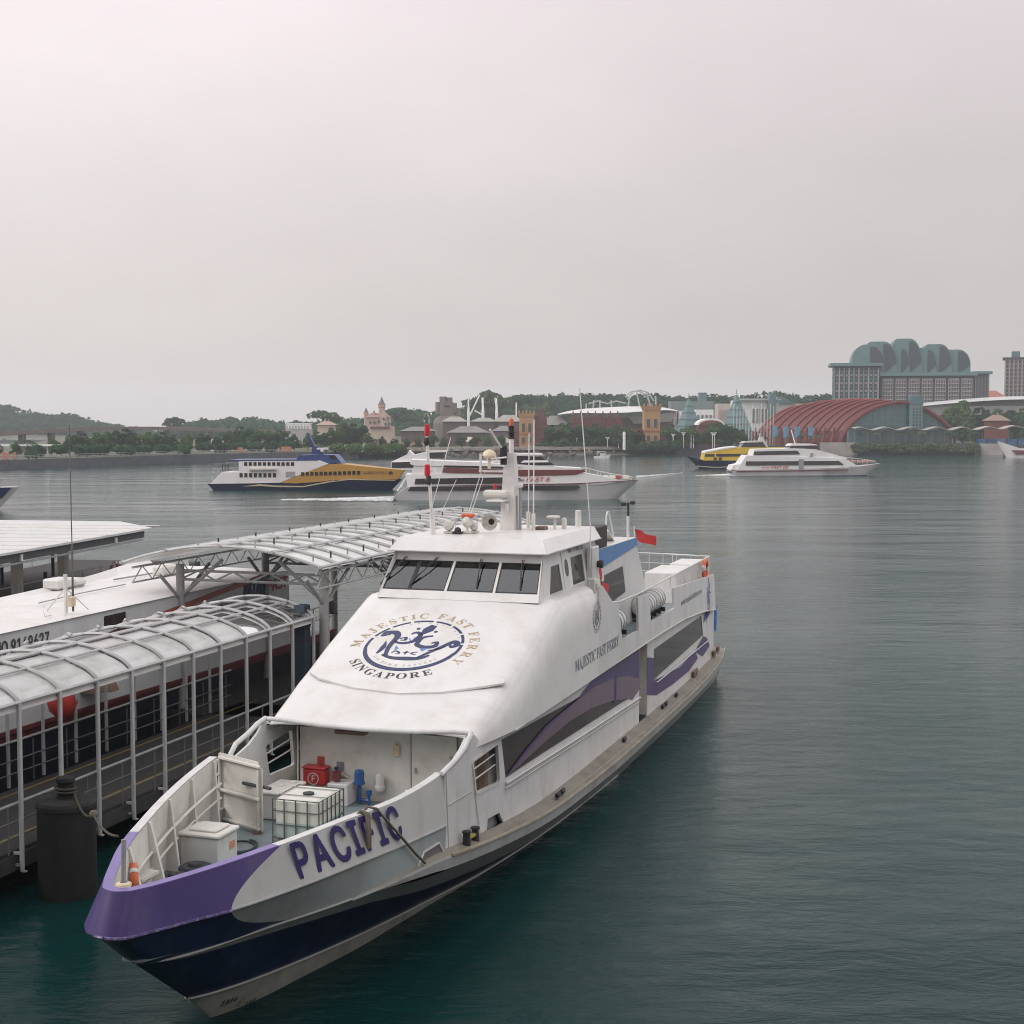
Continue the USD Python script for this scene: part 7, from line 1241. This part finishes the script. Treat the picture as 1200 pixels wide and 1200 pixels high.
# yellow gate towers with red brick flanks
def yellow_tower(label, xc, w, ytop, D, flank):
    T = bthing('gate_tower', label, 'tower', xc, D); k_ = D / FPX; h = Z(ytop, D) - 2.4; q = w * k_
    T.obj('shaft', G().box((0, q / 2, h / 2), (q, q, h), bevel=.1), ochre)
    T.obj('crown', G().hexa(A([(-q * .5, -.1, h), (q * .5, -.1, h), (q * .5, q + .1, h), (-q * .5, q + .1, h), (-q * .62, -.6, h + 1.6), (q * .62, -.6, h + 1.6), (q * .62, q + .6, h + 1.6), (-q * .62, q + .6, h + 1.6)])), ochre)
    for k in range(5): T.obj('battlement', G().box((-q * .5 + q * .25 * k, -.4, h + 2.0), (.65, .5, 1.1), bevel=.08), ochre)
    for zf, s in ((.66, 1.0), (.25, .7)):
        for x in (-.22, .22): T.obj('window', G().box((q * x, -.1, h * zf), (q * .2, .3, 3.2 * s)), hoteld); T.obj('window_frame', G().box((q * x, -.02, h * zf), (q * .28, .2, 3.7 * s)), bmat('frame_%d_%d_%d' % (xc, zf * 100, x > 0), (.42, .26, .14)))
    T.obj('string_course', G().box((0, q / 2, h * .45), (q + .5, q + .5, .5)), bmat('red_string_%d' % xc, (.36, .12, .07)))
    for x0, x1, yt, step in flank:
        a, b = (x0 - xc) * k_, (x1 - xc) * k_; hh = Z(yt, D) - 2.4
        T.obj('brick_flank', G().box(((a + b) / 2, q * .6, hh / 2), (b - a, q * .8, hh)), brick)
        if step: T.obj('stepped_gable', G().prism(Polygon([(a, hh), (a + (b - a) * .25, hh + 2.4), (a + (b - a) * .5, hh + 4.6), (a + (b - a) * .75, hh + 2.4), (b, hh)]), lambda u, v, w_: (u, q * .25 + w_, v), q * .6), brick)
        for r in range(5): T.obj('brick_course', G().box(((a + b) / 2, q * .18, hh * (.15 + .18 * r)), (b - a + .1, .25, .22)), bmat('course_%d_%d_%d' % (xc, int(x0), r), (.34, .15, .12)) if r == 0 else brick)
yellow_tower('left yellow tower with battlements beside a stepped red brick gable', 617, 17, 489, 545, [(627, 641, 492, True), (602, 609, 502, False)])
yellow_tower('right yellow tower with battlements standing above the dark mangrove', 764, 19, 481, 545, [(741, 754, 503, False), (774, 788, 505, False)])
# long white swooping roof with a red zigzag front
D = 600; k_ = D / FPX; T = bthing('swoop_roof_hall', 'long hall under a pale swooping roof with a red zigzag front', 'hall', 725, D); Lx = lambda px: (px - 725) * k_; Lz = lambda py: Z(py, D) - 2.4
prf = [(654, 485), (670, 481), (690, 478.5), (715, 477), (745, 476), (775, 477), (795, 481)]; xs_ = np.linspace(654, 795, 40); zt = PchipInterpolator(A(prf)[:, 0], A(prf)[:, 1])(xs_)
T.obj('roof', G().grid([[(Lx(x), -6 * math.sin((x - 654) / 141 * math.pi), Lz(y + 8 * math.sin((x - 654) / 141 * math.pi) * .8 + 1)), (Lx(x), 4, Lz(y)), (Lx(x), 18, Lz(y + 4))] for x, y in zip(xs_, zt)]), bmat('swoop_white', (.62, .61, .59), .5), 40)
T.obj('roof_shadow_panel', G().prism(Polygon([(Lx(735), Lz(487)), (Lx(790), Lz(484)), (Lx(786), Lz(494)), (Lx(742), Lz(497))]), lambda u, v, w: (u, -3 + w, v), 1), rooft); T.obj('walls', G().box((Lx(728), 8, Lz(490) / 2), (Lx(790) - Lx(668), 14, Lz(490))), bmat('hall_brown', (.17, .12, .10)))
for k in range(7): x = 671 + 8.6 * k; T.obj('zigzag_gable', G().prism(Polygon([(Lx(x - 4.6), Lz(496)), (Lx(x), Lz(481)), (Lx(x + 4.6), Lz(496))]), lambda u, v, w: (u, -6.5 + w, v), .8), brick)
T.obj('zigzag_wall', G().box((Lx(698), -6, (Lz(495) + Lz(502)) / 2), (Lx(727) - Lx(668), .8, Lz(495) - Lz(502))), brick)
for k in range(16): x = 670 + 3.7 * k; T.obj('zigzag_strut', G().tube([(Lx(x), -6.7, Lz(500)), (Lx(x + 1.8), -6.7, Lz(487))], .15, 4), redsteel)
# roller coasters and ride masts
def coaster(name, label, D, loops, posts, m):
    T = Thing(name, label, 'ride', (X(loops[0][0][0], D) if loops else X(posts[0][0], D), D, 2.4), 'w')
    for L_ in loops: T.obj('track', G().tube(A([far(x, y, D) for x, y in L_]), .38, 6), m, 50)
    for x0, y0, x1, y1 in posts: T.obj('support', G().tube([far(x0, y0, D), far(x1, y1, D)], .42, 6), m, 50)
arc_ = [(745 + 11 * math.cos(t), 466 - 8 * math.sin(t)) for t in np.linspace(math.pi, 0, 14)]
coaster('roller_coaster', 'pale roller coaster loop rising behind the swooping roof', 690, [arc_, [(735, 468), (742, 459), (750, 457), (760, 460), (766, 470)], [(690, 473), (700, 470), (712, 473), (722, 470), (734, 473)]], [(746, 460, 750, 478), (757, 459, 763, 478), (738, 462, 736, 478), (768, 464, 769, 478), (687, 473, 687, 480), (703, 469, 703, 480), (716, 469, 717, 480), (696, 469, 695, 480)], mat('coaster_grey', (.42, .42, .42), .5, .1))
coaster('ride_mast', 'group of white slanted ride masts on the wooded ridge', 720, [], [(549, 466, 549, 487), (562, 463, 550, 488), (565, 466, 566, 487), (580, 466, 583, 487), (556, 481, 565, 486), (536, 480, 538, 487), (605, 472, 605, 488)], whitew)
for k, (x, y0) in enumerate(((549, 470), (566, 466), (582, 467))): p = far(x, 487, 715); one('ride_tower', 'white ride tower post, %s of the three on the ridge' % ('leftmost', 'middle one', 'rightmost')[k], 'tower', G().lathe([(.55, 2.4), (.75, Z(484, 715)), (.4, Z(y0 + 6, 715)), (.3, Z(y0, 715)), (0, Z(y0 - .5, 715))], (p[0], p[1], 0), 8), whitew, (p[0], p[1], 2.4))
# rock fort
D = 690; p = far(523, 500, D); T = bthing('rock_fort', 'brown rocky fort shaped building with a notched top', 'building', 523, D); h = Z(478, D) - 2.4; rr = np.random.default_rng(9)
def rock(w, z0, z1, dx, s): 
    m = trimesh.creation.icosphere(3, 1.0); v = A(m.vertices); v = v * (1 + .22 * (meshkit.fbm(v * 2.2 + s, 4, s) - .5)[:, None]); v = np.sign(v) * np.abs(v) ** .7; return G().add(v * A([w, w * .8, (z1 - z0) / 2]) + A([dx, 4, (z0 + z1) / 2]), m.faces)
T.obj('rock_base', rock(7.2, -2, h * .82, .5, 1), stonegrey, 50); T.obj('rock_tower', rock(4.4, h * .4, Z(468, D) - 2.4, 0, 2), stonegrey, 50)
for x, y0_, y1_, w_ in ((-1.6, 476, 464.5, 3.0), (1.5, 478, 465.5, 2.4), (3.6, 484, 472, 2.2), (-3.9, 486, 471, 2.0), (5.4, 488, 478, 2.0)): T.obj('rock_block', G().box((x, 2.5, (Z(y0_, D) + Z(y1_, D)) / 2 - 2.4), (w_, 3, Z(y1_, D) - Z(y0_, D)), yaw=.2 * x, bevel=.3), stonegrey)
T.obj('dark_opening', G().box((.4, .1, Z(475, D) - 2.4), (3.2, 1.2, .9), bevel=.3), hoteld)
# low roofs of the theme park
def roofed(label, x0, x1, ye, yr, D, wallm, rm, yaw=0): T, w, h = plain('park_hall', label, 'building', x0, x1, ye, D, 12, wallm, rtop=yr, rm=rm); return T, w, h
brownwall = bmat('brown_wall', (.10, .068, .056))
roofed('low hall with a grey gabled roof left of the signal pole', 470, 508, 505, 500, 590, brownwall, rooft); T, w, h = roofed('low hall with a wide grey roof in the middle of the park', 525, 572, 507, 499.5, 585, brownwall, rooft); T, w, h = roofed('pale pavilion roof left of the ride masts', 519, 546, 494, 488, 640, brownwall, bmat('pale_canopy_roof', (.30, .285, .255))); roofed('pale pavilion roof behind the mast lights', 552, 582, 494, 489.5, 640, brownwall, bmat('pale_canopy_roof2', (.29, .275, .245))); roofed('pale pavilion roof beside the left yellow tower', 580, 612, 494, 486, 640, brownwall, bmat('pale_canopy_roof3', (.30, .28, .25)))
roofed('small grey roofed house left of the yellow tower', 578, 606, 505, 499, 600, stonegrey, rooft); roofed('grey slanted roof building right of the left yellow tower', 636, 666, 498, 487, 600, stonegrey, rooft)
for lb, x, y, D in (('larger cream tent roof on the far bank', 550, 513, 548), ('smaller cream tent roof behind the mast', 592, 514, 548)):
    p = far(x, 500, D); T = lthing('tent', lb, 'tent', (p[0], p[1], 2.4)); h = Z(y + 5, D) - 2.4; T.obj('roof', G().lathe([(3.0, h), (2.7, h + .6), (1.6, h + 1.5), (.3, h + 2.0), (0, h + 2.0)], (0, 0, 0), 12), bmat('tent_cream_%d' % x, (.52, .45, .35)), 40); T.obj('pole', G().tube([(-2.4, 0, 0), (-2.4, 0, h)], .1, 4), whitew); T.obj('pole', G().tube([(2.4, 0, 0), (2.4, 0, h)], .1, 4), whitew)
T = Thing('waterfront_walkway', 'dull red roofed walkway on posts behind the mangrove belt', 'walkway', tuple(far(450, 500, 520)[:2]) + (2.4,), 'w'); a, b = far(432, 521, 520), far(498, 522, 520); T.obj('roof', G().hexa(A([(a[0], 518, a[2] - .2), (b[0], 518, b[2] - .2), (b[0], 523, b[2] - .2), (a[0], 523, a[2] - .2), (a[0], 519.5, a[2] + 1), (b[0], 519.5, b[2] + 1), (b[0], 521.5, b[2] + 1), (a[0], 521.5, a[2] + 1)])), bmat('dull_red_roof', (.24, .11, .09)))
for k in range(14): x = a[0] + (b[0] - a[0]) * k / 13; T.obj('post', G().box((x, 519, 3.0), (.3, .3, 3.0)), brownwall)
# small castle: plain generic stand-in of the same size
D = 620; T = bthing('little_castle', 'small pink and cream castle with one tall and one short turret', 'castle', 444, D); k_ = D / FPX; Lx = lambda px: (px - 444) * k_; Lz = lambda py: Z(py, D) - 2.4
pink = bmat('pink_stone', (.40, .29, .245)); spire = bmat('spire_roof', (.17, .12, .13))
T.obj('keep', G().box((Lx(443), 4, Lz(489) / 2), (Lx(456) - Lx(429), 8, Lz(489)), bevel=.1), pink); T.obj('keep_roof', G().hexa(A([(Lx(428), -.5, Lz(489)), (Lx(457), -.5, Lz(489)), (Lx(457), 8.5, Lz(489)), (Lx(428), 8.5, Lz(489)), (Lx(434), 3, Lz(484)), (Lx(452), 3, Lz(484)), (Lx(452), 5, Lz(484)), (Lx(434), 5, Lz(484))])), bmat('rose_roof', (.33, .20, .18)))
T.obj('front_wall', G().box((Lx(448), -1.5, Lz(500) / 2), (Lx(462) - Lx(433), 3, Lz(500)), bevel=.1), cream); T.obj('front_roof', G().box((Lx(446), -2.2, Lz(501)), (Lx(458) - Lx(435), 3, .8)), brick)
for x, r, zb, zs in ((447, 1.35, 478, 464), (428.5, .9, 487, 477), (438, .5, 486, 481)):
    T.obj('turret', G().lathe([(r, 0), (r, Lz(zb)), (r * 1.25, Lz(zb) + .4), (r * 1.25, Lz(zb) + 1.4), (0, Lz(zb) + 1.4)], (Lx(x), 2, 0), 10), pink, 30); s = T.obj('spire', G().lathe([(r * 1.3, Lz(zb) + 1.35), (r * .5, (Lz(zb) + 1.4 + Lz(zs)) / 2), (0, Lz(zs))], (Lx(x), 2, 0), 10), spire, 30)
T.obj('gable', G().prism(Polygon([(Lx(446), Lz(500)), (Lx(446), Lz(486)), (Lx(449.5), Lz(480)), (Lx(453), Lz(486)), (Lx(453), Lz(500))]), lambda u, v, w: (u, -1 + w, v), 2), cream)
for x, y in ((434, 495), (439, 495), (444, 494), (450, 491), (452, 497), (457, 497)): T.obj('window', G().box((Lx(x), -.2 if x < 446 else -1.2, Lz(y)), (.7, .4, 1.1)), hoteld)
# white building on the hill and houses
T, w, h = plain('white_building', 'long white arcaded building among the trees left of the castle', 'building', 334, 363, 503, 660, 9, bmat('grey_base', (.34, .34, .33)));
T.obj('upper_floor', G().box((0, 4, h + 1.2), (w * .95, 8, 2.6)), whitew)
for k in range(8): T.obj('arch_opening', G().box((-w * .42 + w * .12 * k, -.15, h + 1.0), (w * .05, .3, 1.4)), bmat('opening_%d' % k, (.35, .36, .36)))
T.obj('white_parapet', G().box((0, 4, h + 2.7), (w, 8.4, .4)), whitew)
plain('hill_house', 'pale house with terracotta roof below the big spreading tree', 'house', 372, 391, 498, 650, 8, cream, rtop=493.5, rm=bmat('hill_house_roof', (.36, .25, .19)))
for k, (x0, x1, yt, D) in enumerate(((247, 256, 515, 470), (266, 276, 517, 474))): plain('park_hut', ('larger' if k == 0 else 'smaller') + ' white hut among the promenade trees', 'hut', x0, x1, yt, D, 5, whitew)
T = Thing('shelter_roof', 'long pale flat shelter roof behind the promenade at the far left', 'shelter', tuple(far(20, 500, 384)[:2]) + (2.4,), 'w'); a, b = far(-40, 522, 384), far(66, 523, 384); T.obj('roof', G().box(((a[0] + b[0]) / 2, 386, a[2]), (b[0] - a[0], 5, .4)), whitew)
for k in range(9): x = a[0] + (b[0] - a[0]) * k / 8; T.obj('column', G().box((x, 386, 4), (.4, .4, a[2] - 2)), whitew)
for k, (x0, x1, y0_) in enumerate(((-6, 9, 537.5), (9, 16, 538.5), (274, 285, 529), (325, 342, 527.5))): a, b = shore_pt(x0), shore_pt(x1); one('orange_barrier', ('leftmost long orange barrier on the promenade', 'short orange barrier next to the leftmost one', 'orange barrier below the white hut', 'orange barrier left of the catamaran wheelhouse')[k], 'barrier', G().box(((a[0] + b[0]) / 2, (a[1] + b[1]) / 2 + 3, 3.2), (b[0] - a[0], .5, 1.7), yaw=math.atan2(b[1] - a[1], b[0] - a[0]), bevel=.1), mat('barrier_orange_%d' % k, (.45, .17, .09), .6, .2, 1), ((a[0] + b[0]) / 2, (a[1] + b[1]) / 2 + 3, 2.4))
# viaduct
T = Thing('viaduct', 'long low monorail viaduct on square piers across the left trees', 'viaduct', tuple(far(150, 500, 480)[:2]) + (2.4,), 'w')
vp = A([far(x, y, D) for x, y, D in ((-60, 510, 430), (0, 507.5, 440), (60, 504, 452), (120, 501.3, 470), (180, 501, 490), (240, 502.5, 515), (290, 504, 540), (340, 506, 570))]); vq = PchipInterpolator(np.arange(8), vp)(np.linspace(0, 7, 50))
T.obj('deck', G().grid([[q + A([0, -2, -.9]), q + A([0, -2.2, .3]), q + A([0, 2.2, .3]), q + A([0, 2, -.9]), q + A([0, -2, -.9])] for q in vq]), bmat('viaduct_brown', (.16, .13, .12)))
for k, x in enumerate((24, 60, 94, 155, 200, 250)): q = vq[np.argmin(np.abs(vq[:, 0] / vq[:, 1] * FPX + 600 - x))]; T.obj('pier', G().box((q[0], q[1], (q[2] + 2) / 2), (1.8, 2.2, q[2] - 2.6), bevel=.1), bmat('pier_dark_%d' % k, (.10, .095, .10)))

# ================================================================== haze in the air
hz = trimesh.creation.box((5600, 3600, 103)); hz.apply_translation((0, 1680, 49.3))
hm = usdkit.material(stage, '/World/Looks/haze_air', {'v': ('principled_volume', {'color': (.87, .92, .97), 'density': HAZE, 'anisotropy': .35})}, [], volume='v.volume')
usdkit.mesh(stage, '/World/haze', hz, hm); tag(stage.GetPrimAtPath('/World/haze'), None, None, None, 'stuff')
